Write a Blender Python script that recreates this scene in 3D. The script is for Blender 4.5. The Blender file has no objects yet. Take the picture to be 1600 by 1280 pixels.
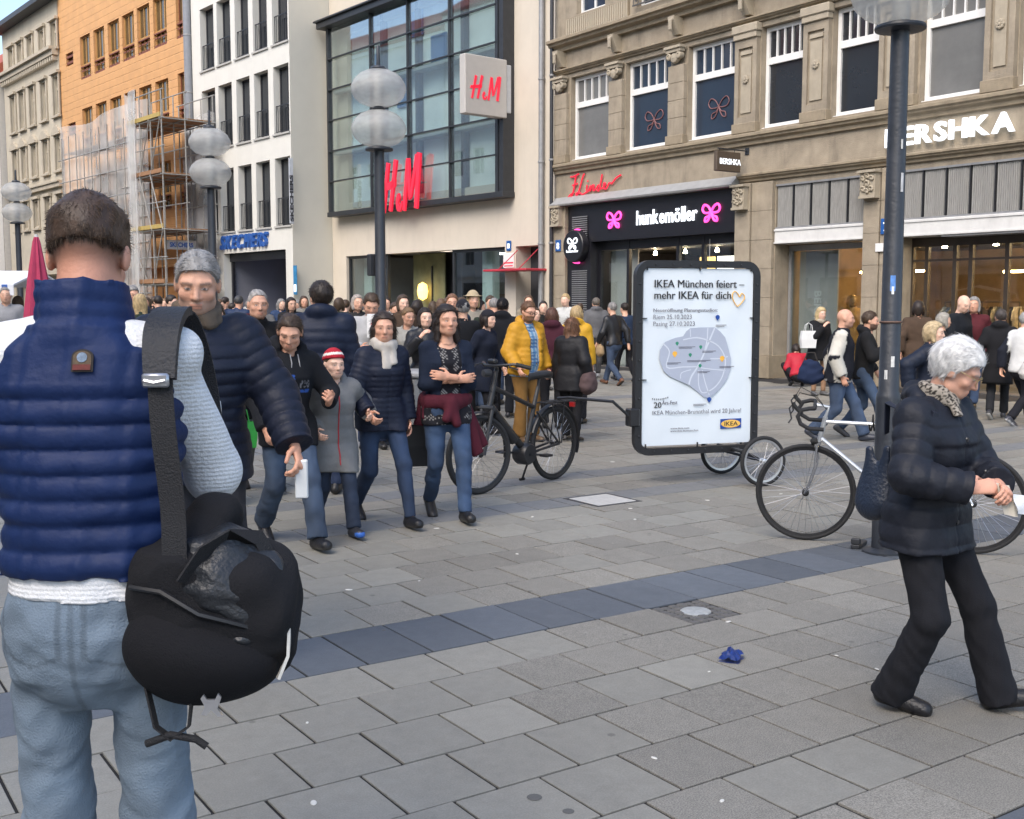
import bpy, bmesh, math, random
import numpy as np
from mathutils import Vector, Matrix
R = math.radians
PI = math.pi
random.seed(7)
SC = bpy.context.scene
COL = SC.collection

# ------------------------------------------------------------------ camera, sky, sun, exposure
# World axes: +Y runs along the shopping street, +X towards the shop fronts.  Metres.
FPX, CAMH = 1750.0, 1.65
PITCH, YAW = math.atan(168 / FPX), R(35)
cam_d = bpy.data.cameras.new('camera')
cam = bpy.data.objects.new('camera', cam_d); COL.objects.link(cam)
cam_d.sensor_width = 36.0
cam_d.lens = FPX / 1600 * 36.0
cam_d.clip_start, cam_d.clip_end = 0.05, 2000
cam.location = (0, 0, CAMH)
cam.rotation_euler = (PI / 2 - PITCH, 0, -YAW)
SC.camera = cam
SC.render.resolution_x, SC.render.resolution_y = 1024, 819

SUN_EL, SUN_AZ = R(46), R(244)          # azimuth measured clockwise from +Y
w = bpy.data.worlds.new('World'); SC.world = w; w.use_nodes = True
wn, wl = w.node_tree.nodes, w.node_tree.links
sky = wn.new('ShaderNodeTexSky'); sky.sky_type = 'NISHITA'; sky.sun_disc = False
sky.sun_elevation, sky.sun_rotation = SUN_EL, SUN_AZ
sky.air_density, sky.dust_density, sky.ozone_density = 1.0, 2.2, 1.0
wl.new(sky.outputs[0], wn['Background'].inputs[0])
wn['Background'].inputs[1].default_value = 0.15
sun_d = bpy.data.lights.new('sun', 'SUN'); sun = bpy.data.objects.new('sun', sun_d); COL.objects.link(sun)
sun_d.energy, sun_d.angle, sun_d.color = 1.0, R(42), (1.0, 0.93, 0.84)
sdir = Vector((math.sin(SUN_AZ) * math.cos(SUN_EL), math.cos(SUN_AZ) * math.cos(SUN_EL), math.sin(SUN_EL)))
sun.rotation_euler = sdir.to_track_quat('Z', 'Y').to_euler()
sun.location = (0, 0, 30)
SC.view_settings.view_transform = 'Standard'; SC.view_settings.look = 'None'
SC.view_settings.exposure = 1.22; SC.view_settings.gamma = 1.0
SC.cycles.max_bounces = 6; SC.cycles.transparent_max_bounces = 8
SC.cycles.diffuse_bounces = 3; SC.cycles.glossy_bounces = 3; SC.cycles.transmission_bounces = 4
SC.cycles.sample_clamp_indirect = 4.0
SC.cycles.caustics_reflective = False; SC.cycles.caustics_refractive = False

# ------------------------------------------------------------------ photo pixel (1600x1280) -> ground point
F0 = (math.sin(YAW), math.cos(YAW)); RT = (math.cos(YAW), -math.sin(YAW))
def ray(px, py):
    u, v = (px - 800) / FPX, (640 - py) / FPX
    c, s = math.cos(PITCH), math.sin(PITCH)
    h, z = c + v * s, -s + v * c
    return (F0[0] * h + RT[0] * u, F0[1] * h + RT[1] * u, z)
def gp(px, py, z=0.0):
    r = ray(px, py); t = (z - CAMH) / r[2]
    return (r[0] * t, r[1] * t)
def at_depth(px, d):
    """ground point seen in column px at horizontal view depth d"""
    u = (px - 800) / FPX * d
    return (F0[0] * d + RT[0] * u, F0[1] * d + RT[1] * u)

# ------------------------------------------------------------------ materials
MATS = {}
def lin(c):
    return tuple(((v / 12.92) if v <= 0.04045 else ((v + 0.055) / 1.055) ** 2.4) for v in c)
def rgb(r, g, b):
    return lin((r / 255, g / 255, b / 255))
def mat(name, color=(0.5, 0.5, 0.5), rough=0.7, var=0.12, scale=6.0, bump=0.0, bscale=60.0, metal=0.0,
        spec=0.5, attr=None, emit=None, estr=1.0, stretch=None, stain=0.0, coat=0.0, sheen=0.0, wave=None):
    if name in MATS: return MATS[name]
    m = bpy.data.materials.new(name); m.use_nodes = True; MATS[name] = m
    n, l = m.node_tree.nodes, m.node_tree.links
    b = n['Principled BSDF']
    tc = n.new('ShaderNodeTexCoord'); vec = tc.outputs['Object']
    if stretch:
        mp = n.new('ShaderNodeMapping'); mp.inputs['Scale'].default_value = stretch
        l.new(vec, mp.inputs[0]); vec = mp.outputs[0]
    b.inputs['Roughness'].default_value = rough
    b.inputs['Metallic'].default_value = metal
    b.inputs['Specular IOR Level'].default_value = spec
    if coat: b.inputs['Coat Weight'].default_value = coat; b.inputs['Coat Roughness'].default_value = 0.25
    if sheen: b.inputs['Sheen Weight'].default_value = sheen; b.inputs['Sheen Roughness'].default_value = 0.5
    if attr:
        a = n.new('ShaderNodeAttribute'); a.attribute_name = attr; base = a.outputs['Color']
    else:
        rg = n.new('ShaderNodeRGB'); rg.outputs[0].default_value = (*color[:3], 1); base = rg.outputs[0]
    nz = n.new('ShaderNodeTexNoise'); nz.inputs['Scale'].default_value = scale
    nz.inputs['Detail'].default_value = 6; nz.inputs['Roughness'].default_value = 0.62
    l.new(vec, nz.inputs['Vector'])
    mr = n.new('ShaderNodeMapRange'); mr.inputs[1].default_value = 0.25; mr.inputs[2].default_value = 0.75
    mr.inputs[3].default_value = 1 - var; mr.inputs[4].default_value = 1 + var
    l.new(nz.outputs[0], mr.inputs[0])
    mx = n.new('ShaderNodeVectorMath'); mx.operation = 'SCALE'
    l.new(base, mx.inputs[0]); l.new(mr.outputs[0], mx.inputs['Scale'])
    out = mx.outputs[0]
    if stain:
        n2 = n.new('ShaderNodeTexNoise'); n2.inputs['Scale'].default_value = 1.3; n2.inputs['Detail'].default_value = 8
        n2.inputs['Roughness'].default_value = 0.7
        mp2 = n.new('ShaderNodeMapping'); mp2.inputs['Scale'].default_value = (2.2, 2.2, 0.45)
        l.new(tc.outputs['Object'], mp2.inputs[0]); l.new(mp2.outputs[0], n2.inputs['Vector'])
        m2 = n.new('ShaderNodeMapRange'); m2.inputs[1].default_value = 0.5; m2.inputs[2].default_value = 0.8
        m2.inputs[3].default_value = 1.0; m2.inputs[4].default_value = 1 - stain
        l.new(n2.outputs[0], m2.inputs[0])
        mx2 = n.new('ShaderNodeVectorMath'); mx2.operation = 'SCALE'
        l.new(out, mx2.inputs[0]); l.new(m2.outputs[0], mx2.inputs['Scale']); out = mx2.outputs[0]
    l.new(out, b.inputs['Base Color'])
    # roughness variation
    rr = n.new('ShaderNodeMapRange'); rr.inputs[3].default_value = max(0.02, rough - 0.08); rr.inputs[4].default_value = min(1, rough + 0.08)
    l.new(nz.outputs[0], rr.inputs[0]); l.new(rr.outputs[0], b.inputs['Roughness'])
    if bump:
        bt = n.new('ShaderNodeTexNoise'); bt.inputs['Scale'].default_value = bscale; bt.inputs['Detail'].default_value = 4
        l.new(vec, bt.inputs['Vector'])
        hgt = bt.outputs[0]
        if wave:
            wv = n.new('ShaderNodeTexWave'); wv.bands_direction = wave[0]; wv.inputs['Scale'].default_value = wave[1]
            wv.inputs['Distortion'].default_value = wave[2]
            l.new(tc.outputs['Object'], wv.inputs['Vector'])
            ad = n.new('ShaderNodeMath'); ad.operation = 'MULTIPLY_ADD'; ad.inputs[1].default_value = wave[3]
            l.new(wv.outputs[1], ad.inputs[0]); l.new(hgt, ad.inputs[2]); hgt = ad.outputs[0]
        bp = n.new('ShaderNodeBump'); bp.inputs['Strength'].default_value = bump; bp.inputs['Distance'].default_value = 0.02
        l.new(hgt, bp.inputs['Height']); l.new(bp.outputs[0], b.inputs['Normal'])
    if emit:
        b.inputs['Emission Color'].default_value = (*emit[:3], 1); b.inputs['Emission Strength'].default_value = estr
    return m
def glass(name, tint=(0.9, 0.95, 0.95), refl=0.35, rough=0.02):
    """thin architectural glazing: see-through with a Fresnel reflection"""
    if name in MATS: return MATS[name]
    m = bpy.data.materials.new(name); m.use_nodes = True; MATS[name] = m
    n, l = m.node_tree.nodes, m.node_tree.links
    n.remove(n['Principled BSDF'])
    tr = n.new('ShaderNodeBsdfTransparent'); tr.inputs[0].default_value = (*tint, 1)
    gl = n.new('ShaderNodeBsdfGlossy'); gl.inputs['Roughness'].default_value = rough; gl.inputs[0].default_value = (0.95, 0.97, 1, 1)
    lw = n.new('ShaderNodeLayerWeight'); lw.inputs[0].default_value = 0.5
    pw = n.new('ShaderNodeMath'); pw.operation = 'POWER'; pw.inputs[1].default_value = 3.5; l.new(lw.outputs['Facing'], pw.inputs[0])
    ma = n.new('ShaderNodeMath'); ma.operation = 'MULTIPLY_ADD'; ma.inputs[1].default_value = .9; ma.inputs[2].default_value = refl * .25; l.new(pw.outputs[0], ma.inputs[0])
    mx = n.new('ShaderNodeMixShader')
    l.new(ma.outputs[0], mx.inputs[0]); l.new(tr.outputs[0], mx.inputs[1]); l.new(gl.outputs[0], mx.inputs[2])
    l.new(mx.outputs[0], n['Material Output'].inputs[0])
    return m

# ------------------------------------------------------------------ mesh builder
class MB:
    """collects boxes, prisms, tubes and lathes; build() links them as ONE mesh object"""
    def __init__(self): self.v = []; self.f = []; self.mi = []; self.m = 0
    def raw(self, vs, fs):
        o = len(self.v); self.v += [tuple(p) for p in vs]
        for f in fs: self.f.append([o + i for i in f]); self.mi.append(self.m)
        return self
    def box(self, x0, x1, y0, y1, z0, z1):
        vs = [(x, y, z) for z in (z0, z1) for y in (y0, y1) for x in (x0, x1)]
        return self.raw(vs, [(0, 2, 3, 1), (4, 5, 7, 6), (0, 1, 5, 4), (2, 6, 7, 3), (0, 4, 6, 2), (1, 3, 7, 5)])
    def bbox(self, x0, x1, y0, y1, z0, z1, b=0.01):
        """box with its edges chamfered by b"""
        vs, idx = [], {}
        for k, (sx, sy, sz) in enumerate([(a, c, d) for a in (0, 1) for c in (0, 1) for d in (0, 1)]):
            X, Y, Z = (x0, x1)[sx], (y0, y1)[sy], (z0, z1)[sz]
            dx, dy, dz = (b, -b)[sx], (b, -b)[sy], (b, -b)[sz]
            idx[(sx, sy, sz)] = len(vs)
            vs += [(X, Y + dy, Z + dz), (X + dx, Y, Z + dz), (X + dx, Y + dy, Z)]
        I = lambda sx, sy, sz, k: idx[(sx, sy, sz)] + k
        fs = []
        for s in (0, 1):
            q = [I(s, 0, 0, 0), I(s, 1, 0, 0), I(s, 1, 1, 0), I(s, 0, 1, 0)]; fs.append(q if s else q[::-1])
            q = [I(0, s, 0, 1), I(0, s, 1, 1), I(1, s, 1, 1), I(1, s, 0, 1)]; fs.append(q if s else q[::-1])
            q = [I(0, 0, s, 2), I(1, 0, s, 2), I(1, 1, s, 2), I(0, 1, s, 2)]; fs.append(q if s else q[::-1])
        for a in (0, 1):
            for c in (0, 1):
                q = [I(a, c, 0, 0), I(a, c, 0, 1), I(a, c, 1, 1), I(a, c, 1, 0)]; fs.append(q if (a ^ c) else q[::-1])
                q = [I(a, 0, c, 0), I(a, 0, c, 2), I(a, 1, c, 2), I(a, 1, c, 0)]; fs.append(q[::-1] if (a ^ c) else q)
                q = [I(0, a, c, 1), I(0, a, c, 2), I(1, a, c, 2), I(1, a, c, 1)]; fs.append(q if (a ^ c) else q[::-1])
        for k in idx:
            q = [idx[k], idx[k] + 1, idx[k] + 2]; fs.append(q if (sum(k) % 2) else q[::-1])
        return self.raw(vs, fs)
    def prism(self, pts, y0, y1, axis='y'):
        """polygon in the x-z plane (or axis order) extruded along y"""
        n = len(pts)
        if axis == 'y': mk = lambda a, b, t: (a, t, b)
        elif axis == 'x': mk = lambda a, b, t: (t, a, b)
        else: mk = lambda a, b, t: (a, b, t)
        vs = [mk(a, b, y0) for a, b in pts] + [mk(a, b, y1) for a, b in pts]
        fs = [tuple(range(n)), tuple(range(2 * n - 1, n - 1, -1))] + [(i, n + i, n + (i + 1) % n, (i + 1) % n) for i in range(n)]
        return self.raw(vs, fs)
    def tube(self, pts, r, seg=8, closed=False, cap=True, r2=None):
        P = [Vector(p) for p in pts]; n = len(P)
        rs = r if isinstance(r, (list, tuple)) else [r + ((r2 - r) * i / max(1, n - 1) if r2 is not None else 0) for i in range(n)]
        vs, fs = [], []
        prev = None
        for i in range(n):
            if closed: t = (P[(i + 1) % n] - P[i - 1])
            else: t = P[min(i + 1, n - 1)] - P[max(i - 1, 0)]
            if t.length < 1e-9: t = Vector((0, 0, 1))
            t.normalize()
            if prev is None:
                a = Vector((0, 0, 1)) if abs(t.z) < 0.9 else Vector((1, 0, 0))
                u = t.cross(a).normalized()
            else:
                u = (prev - t * prev.dot(t))
                u = u.normalized() if u.length > 1e-6 else t.orthogonal().normalized()
            prev = u; v = t.cross(u)
            for k in range(seg):
                a = 2 * PI * k / seg
                vs.append(P[i] + (u * math.cos(a) + v * math.sin(a)) * rs[i])
        m = n if closed else n - 1
        for i in range(m):
            j = (i + 1) % n
            for k in range(seg):
                fs.append((i * seg + k, i * seg + (k + 1) % seg, j * seg + (k + 1) % seg, j * seg + k))
        if cap and not closed:
            fs.append(tuple(range(seg - 1, -1, -1))); fs.append(tuple((n - 1) * seg + k for k in range(seg)))
        return self.raw(vs, fs)
    def lathe(self, prof, c=(0, 0, 0), seg=24, axis='z', a0=0.0, ring=None):
        vs, fs = [], []
        n = len(prof)
        for r_, z in prof:
            for k in range(seg):
                a = a0 + 2 * PI * k / seg
                x, y = r_ * math.cos(a), r_ * math.sin(a)
                p = (x, y, z) if axis == 'z' else ((z, x, y) if axis == 'x' else (y, z, x))
                vs.append((c[0] + p[0], c[1] + p[1], c[2] + p[2]))
        for i in range(n - 1):
            for k in range(seg):
                fs.append((i * seg + k, i * seg + (k + 1) % seg, (i + 1) * seg + (k + 1) % seg, (i + 1) * seg + k))
        shut = prof[0] == prof[-1]
        if prof[0][0] > 1e-4 and not shut: fs.append(tuple(range(seg - 1, -1, -1)))
        if prof[-1][0] > 1e-4 and not shut: fs.append(tuple((n - 1) * seg + k for k in range(seg)))
        return self.raw(vs, fs)
    def ribbon(self, pts, wdir, w_, th):
        """strap: centre line pts, half width vectors wdir per point, thickness along the normal"""
        P = [Vector(p) for p in pts]; n = len(P); vs, fs = [], []
        for i in range(n):
            t = (P[min(i + 1, n - 1)] - P[max(i - 1, 0)]).normalized()
            wd = Vector(wdir[i] if isinstance(wdir, list) else wdir); wd = (wd - t * wd.dot(t)).normalized()
            nn = t.cross(wd)
            wi = w_[i] if isinstance(w_, list) else w_
            vs += [P[i] + wd * wi + nn * th, P[i] - wd * wi + nn * th, P[i] - wd * wi - nn * th, P[i] + wd * wi - nn * th]
        for i in range(n - 1):
            a, b = i * 4, i * 4 + 4
            for k in range(4): fs.append((a + k, b + k, b + (k + 1) % 4, a + (k + 1) % 4))
        fs.append((0, 1, 2, 3)); fs.append(tuple(n * 4 - 1 - k for k in range(4)))
        return self.raw(vs, fs)
    def mesh(self, name, mats, smooth=False, fix=True):
        me = bpy.data.meshes.new(name); me.from_pydata(self.v, [], self.f)
        for m in (mats if isinstance(mats, (list, tuple)) else [mats]): me.materials.append(m)
        if any(self.mi): me.polygons.foreach_set('material_index', self.mi)
        if fix:
            bm = bmesh.new(); bm.from_mesh(me); bmesh.ops.recalc_face_normals(bm, faces=bm.faces); bm.to_mesh(me); bm.free()
        if smooth:
            me.polygons.foreach_set('use_smooth', [True] * len(me.polygons))
            me.set_sharp_from_angle(angle=R(40 if smooth is True else smooth))
        me.update(); return me
    def build(self, name, mats, parent=None, smooth=False, fix=True, loc=(0, 0, 0), rz=0.0):
        return link(name, self.mesh(name, mats, smooth, fix), parent, loc, rz)
def link(name, data, parent=None, loc=(0, 0, 0), rz=0.0):
    o = bpy.data.objects.new(name, data); COL.objects.link(o)
    o.location = loc; o.rotation_euler = (0, 0, rz)
    if parent: o.parent = parent
    return o
def empty(name, loc=(0, 0, 0), rz=0.0, parent=None):
    o = link(name, None, parent, loc, rz); o.empty_display_size = 0.2
    return o
def tag(o, label=None, cat=None, group=None, kind=None):
    if label: o['label'] = label
    if cat: o['category'] = cat
    if group: o['group'] = group
    if kind: o['kind'] = kind
    return o
def copy_tree(o, parent=None):
    c = o.copy(); COL.objects.link(c); c.parent = parent
    for ch in list(o.children): copy_tree(ch, c)
    return c
def text_mesh(s, size=1.0, extrude=0.0, bold=0.0, shear=0.0, align='LEFT', spacing=1.0, bevel=0.0, sx=1.0):
    """writing as a mesh in the x-z plane, facing -y; x to the right, baseline at z=0"""
    cu = bpy.data.curves.new('t', 'FONT'); cu.body = s; cu.size = size; cu.extrude = extrude; cu.offset = bold
    cu.shear = shear; cu.align_x = align; cu.space_character = spacing; cu.bevel_depth = bevel
    cu.resolution_u = 3
    o = bpy.data.objects.new('t', cu); COL.objects.link(o)
    dg = bpy.context.evaluated_depsgraph_get()
    me = bpy.data.meshes.new_from_object(o.evaluated_get(dg))
    bpy.data.objects.remove(o); bpy.data.curves.remove(cu)
    me.transform(Matrix.Diagonal((sx, 1, 1, 1)))
    me.transform(Matrix.Rotation(PI / 2, 4, 'X'))
    me.materials.clear()
    return me
def put_text(name, s, m, parent, loc, rz=0.0, **kw):
    me = text_mesh(s, **kw); me.materials.append(m)
    return link(name, me, parent, loc, rz)
# ================================================================== GROUND
def slab_mat(name, rough, speck, base_rough_scale):
    m = bpy.data.materials.new(name); m.use_nodes = True; MATS[name] = m
    n, l = m.node_tree.nodes, m.node_tree.links; b = n['Principled BSDF']
    ge = n.new('ShaderNodeNewGeometry'); at = n.new('ShaderNodeAttribute'); at.attribute_name = 'Col'
    def noise(sc, det, r_=0.6):
        x = n.new('ShaderNodeTexNoise'); x.inputs['Scale'].default_value = sc; x.inputs['Detail'].default_value = det
        x.inputs['Roughness'].default_value = r_; l.new(ge.outputs['Position'], x.inputs['Vector']); return x.outputs[0]
    def rng(s, a, b_, c, d):
        x = n.new('ShaderNodeMapRange'); x.inputs[1].default_value, x.inputs[2].default_value = a, b_
        x.inputs[3].default_value, x.inputs[4].default_value = c, d; l.new(s, x.inputs[0]); return x.outputs[0]
    def mul(a, b_):
        x = n.new('ShaderNodeMath'); x.operation = 'MULTIPLY'; l.new(a, x.inputs[0]); l.new(b_, x.inputs[1]); return x.outputs[0]
    big = rng(noise(1.1, 5), 0.3, 0.7, 0.86, 1.12)
    mid = rng(noise(14, 6, 0.7), 0.3, 0.7, 0.9, 1.08)
    fine = rng(noise(190 if speck > .2 else 160, 2), 0.36, 0.64, 1 - speck, 1 + speck)
    dirt = rng(noise(4.3, 8, 0.72), 0.62, 0.78, 1.0, 0.78)
    vo = n.new('ShaderNodeTexVoronoi'); vo.inputs['Scale'].default_value = 3.1; l.new(ge.outputs['Position'], vo.inputs['Vector'])
    spot = rng(vo.outputs['Distance'], 0.035, 0.06, 0.62, 1.0)
    vo2 = n.new('ShaderNodeTexVoronoi'); vo2.inputs['Scale'].default_value = 1.7; l.new(ge.outputs['Position'], vo2.inputs['Vector'])
    spot2 = rng(vo2.outputs['Distance'], 0.012, 0.022, 1.7, 1.0)
    streak = rng(noise(0.55, 9, 0.75), 0.45, 0.7, 1.05, 0.84)
    f = mul(mul(mul(big, mid), mul(fine, dirt)), mul(mul(spot, spot2), streak))
    sc = n.new('ShaderNodeVectorMath'); sc.operation = 'SCALE'; l.new(at.outputs['Color'], sc.inputs[0]); l.new(f, sc.inputs['Scale'])
    l.new(sc.outputs[0], b.inputs['Base Color'])
    l.new(rng(noise(3.0, 6), 0.3, 0.7, rough - 0.14, rough + 0.1), b.inputs['Roughness'])
    b.inputs['Specular IOR Level'].default_value = 0.45
    bp = n.new('ShaderNodeBump'); bp.inputs['Strength'].default_value = 0.25; bp.inputs['Distance'].default_value = 0.004
    l.new(noise(260, 3), bp.inputs['Height']); l.new(bp.outputs[0], b.inputs['Normal'])
    return m
M_SMOOTH = slab_mat('slab_smooth', 0.62, 0.10, 1)
M_GRAN = slab_mat('slab_granular', 0.72, 0.34, 1)
M_JOINT = mat('joint_grit', (0.013, 0.012, 0.012), 0.95, 0.25, 40)
def setcol(me, c):
    a = me.color_attributes.new('Col', 'FLOAT_COLOR', 'POINT')
    a.data.foreach_set('color', np.tile(np.array([c[0], c[1], c[2], 1.0], dtype=np.float32), len(me.vertices)))

pave = empty('pavement', (2.5, 3.5, 0), R(-1.1)); tag(pave, 'grey stone slab paving with darker cross bands across the shopping street', 'pavement', kind='structure')
bm_ = MB().raw([(-400, -400, -0.0075), (400, -400, -0.0075), (400, 600, -0.0075), (-400, 600, -0.0075)], [(0, 1, 2, 3)])
gs = bm_.build('ground', M_JOINT); tag(gs, 'dark bedding ground below the street paving', 'ground', kind='structure')
# rows (local y from the pivot), measured up the street
rows = []
def add_rows():
    pat_up = [('s', .53)] + [('n', .36)] * 6 + [('s', .36)] + [('n', .36)] * 2 + [('s', .36)]
    y = 4.46
    for k, h in pat_up: rows.append((k, y, h)); y += h
    while y < 62:
        for _ in range(8): rows.append(('n', y, .36)); y += .36
        rows.append(('s', y, .5)); y += .5
    y = 4.46
    while y > -6:
        for _ in range(7): y -= .357; rows.append(('n', y, .357))
        y -= .53; rows.append(('s', y, .53))
add_rows()
GRASS = random.Random(11)
TONES_N = [tuple(v * k for v in (0.236, 0.226, 0.196)) for k in (0.93, 0.96, 0.98, 1.0, 1.02, 1.05, 1.10)]
TONES_G = [tuple(v * k for v in (0.215, 0.202, 0.174)) for k in (0.9, 0.96, 1.0, 1.04, 1.1)]
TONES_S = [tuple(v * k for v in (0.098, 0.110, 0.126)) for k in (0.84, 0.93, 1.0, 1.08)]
slabs = []
for ri, (k, y0, h) in enumerate(rows):
    if k == 'n':
        off = (2.257 if int(round((y0 - 0.2) / .36)) % 2 else 2.081) + GRASS.uniform(-.012, .012); wid = [.348]
    else:
        off = GRASS.uniform(2.0, 2.3); wid = [.30, .38, .34]
    x = off - .348 * 16; i = 0
    xmax = 17.2 if y0 < 40 else 16.0
    while x < xmax:
        wd = wid[0] if k == 'n' else wid[GRASS.randrange(3)]
        slabs.append((k, x, y0, wd, h)); x += wd
def screen_area(x, y, w_, h):
    q = []
    for X, Y in ((x, y), (x + w_, y), (x + w_, y + h), (x, y + h)):
        d = X * F0[0] + Y * F0[1]
        if d < 1.2: return 0
        u = (X * RT[0] + Y * RT[1]) / d
        q.append((800 + FPX * u, 472 + FPX * CAMH / d))
    if not (-120 < q[0][0] < 1720 and q[0][1] < 1420 and q[2][0] > -60): return 0
    return abs(sum(q[i][0] * q[(i + 1) % 4][1] - q[(i + 1) % 4][0] * q[i][1] for i in range(4))) / 2
areas = [screen_area(s[1], s[2], s[3], s[4]) for s in slabs]
near = set(sorted(range(len(slabs)), key=lambda i: -areas[i])[:298])
proto = {}
def slab_proto(k, wd, h, tone, gran):
    key = (k, wd, h, tone, gran)
    if key not in proto:
        me = MB().bbox(0.0062, wd - 0.0062, 0.0050, h - 0.0050, -0.05, 0.0, 0.0016).mesh('slab', M_GRAN if gran else M_SMOOTH, fix=False)
        setcol(me, tone); proto[key] = me
    return proto[key]
sv, sf, sc_, sm = [], [], [], []; COBC = []
for i, (k, x, y0, wd, h) in enumerate(slabs):
    X, Y = x - 2.5, y0 - 3.5
    p_gran = min(1, max(0, (x - 2.0 - 0.12 * (y0 - 3)) / 1.4)) * (0.9 if y0 < 6 else 0.5)
    gran = k == 'n' and GRASS.random() < p_gran
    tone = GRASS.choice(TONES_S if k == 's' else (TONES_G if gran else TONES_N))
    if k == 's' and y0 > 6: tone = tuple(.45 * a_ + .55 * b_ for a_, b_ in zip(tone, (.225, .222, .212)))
    dz = GRASS.uniform(-.0022, .0012)
    # the cobble set and the metal plate replace slabs here
    if k == 'n' and not COBC and 4.08 < x + wd / 2 < 4.45 and 4.06 < y0 + h / 2 < 4.46: COBC.append((X + wd / 2, Y + h / 2)); continue
    if areas[i] <= 0 and (y0 > 30 and not -1 < X < 16): continue
    if i in near:
        o = link('slab', slab_proto(k, wd, h, tone, gran), pave, (X, Y, dz))
        o.rotation_euler = (GRASS.uniform(-.003, .003), GRASS.uniform(-.003, .003), GRASS.uniform(-.003, .003))
    else:
        b0 = len(sv); g = 0.006; c = 0.0016
        for (zz, e) in ((-0.028, g), (dz - c, g), (dz, g + c)):
            sv += [(X + e, Y + e, zz), (X + wd - e, Y + e, zz), (X + wd - e, Y + h - e, zz), (X + e, Y + h - e, zz)]
        for r_ in (0, 4):
            for q in range(4): sf.append((b0 + r_ + q, b0 + r_ + (q + 1) % 4, b0 + r_ + 4 + (q + 1) % 4, b0 + r_ + 4 + q))
        sf.append((b0 + 8, b0 + 9, b0 + 10, b0 + 11)); sm += [1 if gran else 0] * 9
        sc_ += [(*tone, 1.0)] * 12
me = bpy.data.meshes.new('slab_field'); me.from_pydata(sv, [], sf); me.materials.append(M_SMOOTH); me.materials.append(M_GRAN)
me.polygons.foreach_set('material_index', sm)
a = me.color_attributes.new('Col', 'FLOAT_COLOR', 'POINT'); a.data.foreach_set('color', np.array(sc_, dtype=np.float32).ravel())
tag(link('slab_field', me, pave), kind='stuff')

# cobbles set round a small round cover
ca_, sa_ = math.cos(R(-1.1)), math.sin(R(-1.1))
cob = empty('cobble_patch', (2.5 + COBC[0][0] * ca_ - COBC[0][1] * sa_, 3.5 + COBC[0][0] * sa_ + COBC[0][1] * ca_, 0), R(-1.1)); tag(cob, 'square of dark cobbles around a small round pale cover in the paving', 'drain cover')
mcob = mat('cobble_dark', (0.11, 0.106, 0.10), 0.8, 0.35, 30, 0.3, 90)
cobm = [MB().bbox(0, .052, 0, .052, -.03, z, .008).mesh('cobble', mcob, fix=False) for z in (.0, .002, -.003)]
for i in range(6):
    for j in range(6):
        x, y = -.17 + i * .057, -.17 + j * .057
        if math.hypot(x + .026, y + .026) < .085: continue
        link('cobble', cobm[(i * 7 + j * 5) % 3], cob, (x, y, 0), GRASS.uniform(-.08, .08))
MB().lathe([(.0, .004), (.075, .004), (.082, .0), (.082, -.03)], seg=28).build('cover', mat('cover_metal', (.42, .43, .42), .45, .3, 25, .2, 80, metal=.3), cob, True)
# sheet metal plate let into the slabs
pl = empty('cover_plate', (5.93, 7.15, 0), R(-1)); tag(pl, 'pale square metal access plate with dark rim in paving beside the cargo bicycle', 'access plate')
MB().bbox(-.2, .2, -.2, .2, -.01, .006, .003).build('plate', mat('plate_metal', (.5, .49, .46), .5, .15, 18, .2, 120, metal=.1), pl)
rim = MB()
for a0, a1, b0, b1 in ((-.235, .235, -.235, -.203), (-.235, .235, .203, .235), (-.235, -.203, -.203, .203), (.203, .235, -.203, .203)): rim.box(a0, a1, b0, b1, -.01, .004)
rim.build('rim', mat('dark_iron', (.04, .04, .042), .6, .2, 30), pl)
# ================================================================== BUILDINGS
class Facade:
    """local frame of a street front: x runs away along the front, y out over the street, z up"""
    def __init__(s, p0, alpha):
        s.p, s.a = Vector((p0[0], p0[1])), R(alpha)
        s.d = Vector((-math.sin(s.a), math.cos(s.a))); s.n = Vector((-math.cos(s.a), -math.sin(s.a)))
        s.rz = PI / 2 + s.a
    def px(s, px, py, o=0.0):
        """photo pixel -> (along, height) on the plane o metres in front of the front"""
        r = ray(px, py); rv = Vector((r[0], r[1])); base = s.p + s.n * o
        t = base.dot(s.n) / rv.dot(s.n)
        return ((rv * t - base).dot(s.d), CAMH + r[2] * t)
    def pt(s, a, o=0.0): q = s.p + s.d * a + s.n * o; return (q.x, q.y)
    def root(s, name): return empty(name, (s.p.x, s.p.y, 0), s.rz)
def wall_mesh(mb, x0, x1, z0, z1, ops, depth=.25, y=0.0):
    """flat wall in the x-z plane at y with openings (x0,x1,z0,z1[,depth]) and their reveals"""
    xs = sorted({x0, x1, *[o[0] for o in ops], *[o[1] for o in ops]}); zs = sorted({z0, z1, *[o[2] for o in ops], *[o[3] for o in ops]})
    xs = [v for v in xs if x0 <= v <= x1]; zs = [v for v in zs if z0 <= v <= z1]
    for i in range(len(xs) - 1):
        for j in range(len(zs) - 1):
            cx, cz = (xs[i] + xs[i + 1]) / 2, (zs[j] + zs[j + 1]) / 2
            if any(o[0] < cx < o[1] and o[2] < cz < o[3] for o in ops): continue
            mb.raw([(xs[i], y, zs[j]), (xs[i + 1], y, zs[j]), (xs[i + 1], y, zs[j + 1]), (xs[i], y, zs[j + 1])], [(0, 3, 2, 1)])
    for o in ops:
        a, b, c, d = o[:4]; dp = o[4] if len(o) > 4 else depth
        for (p, q) in (((a, c), (b, c)), ((b, c), (b, d)), ((b, d), (a, d)), ((a, d), (a, c))):
            mb.raw([(p[0], y, p[1]), (q[0], y, q[1]), (q[0], y - dp, q[1]), (p[0], y - dp, p[1])], [(0, 1, 2, 3)])
    return mb
WPROTO = {}
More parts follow.
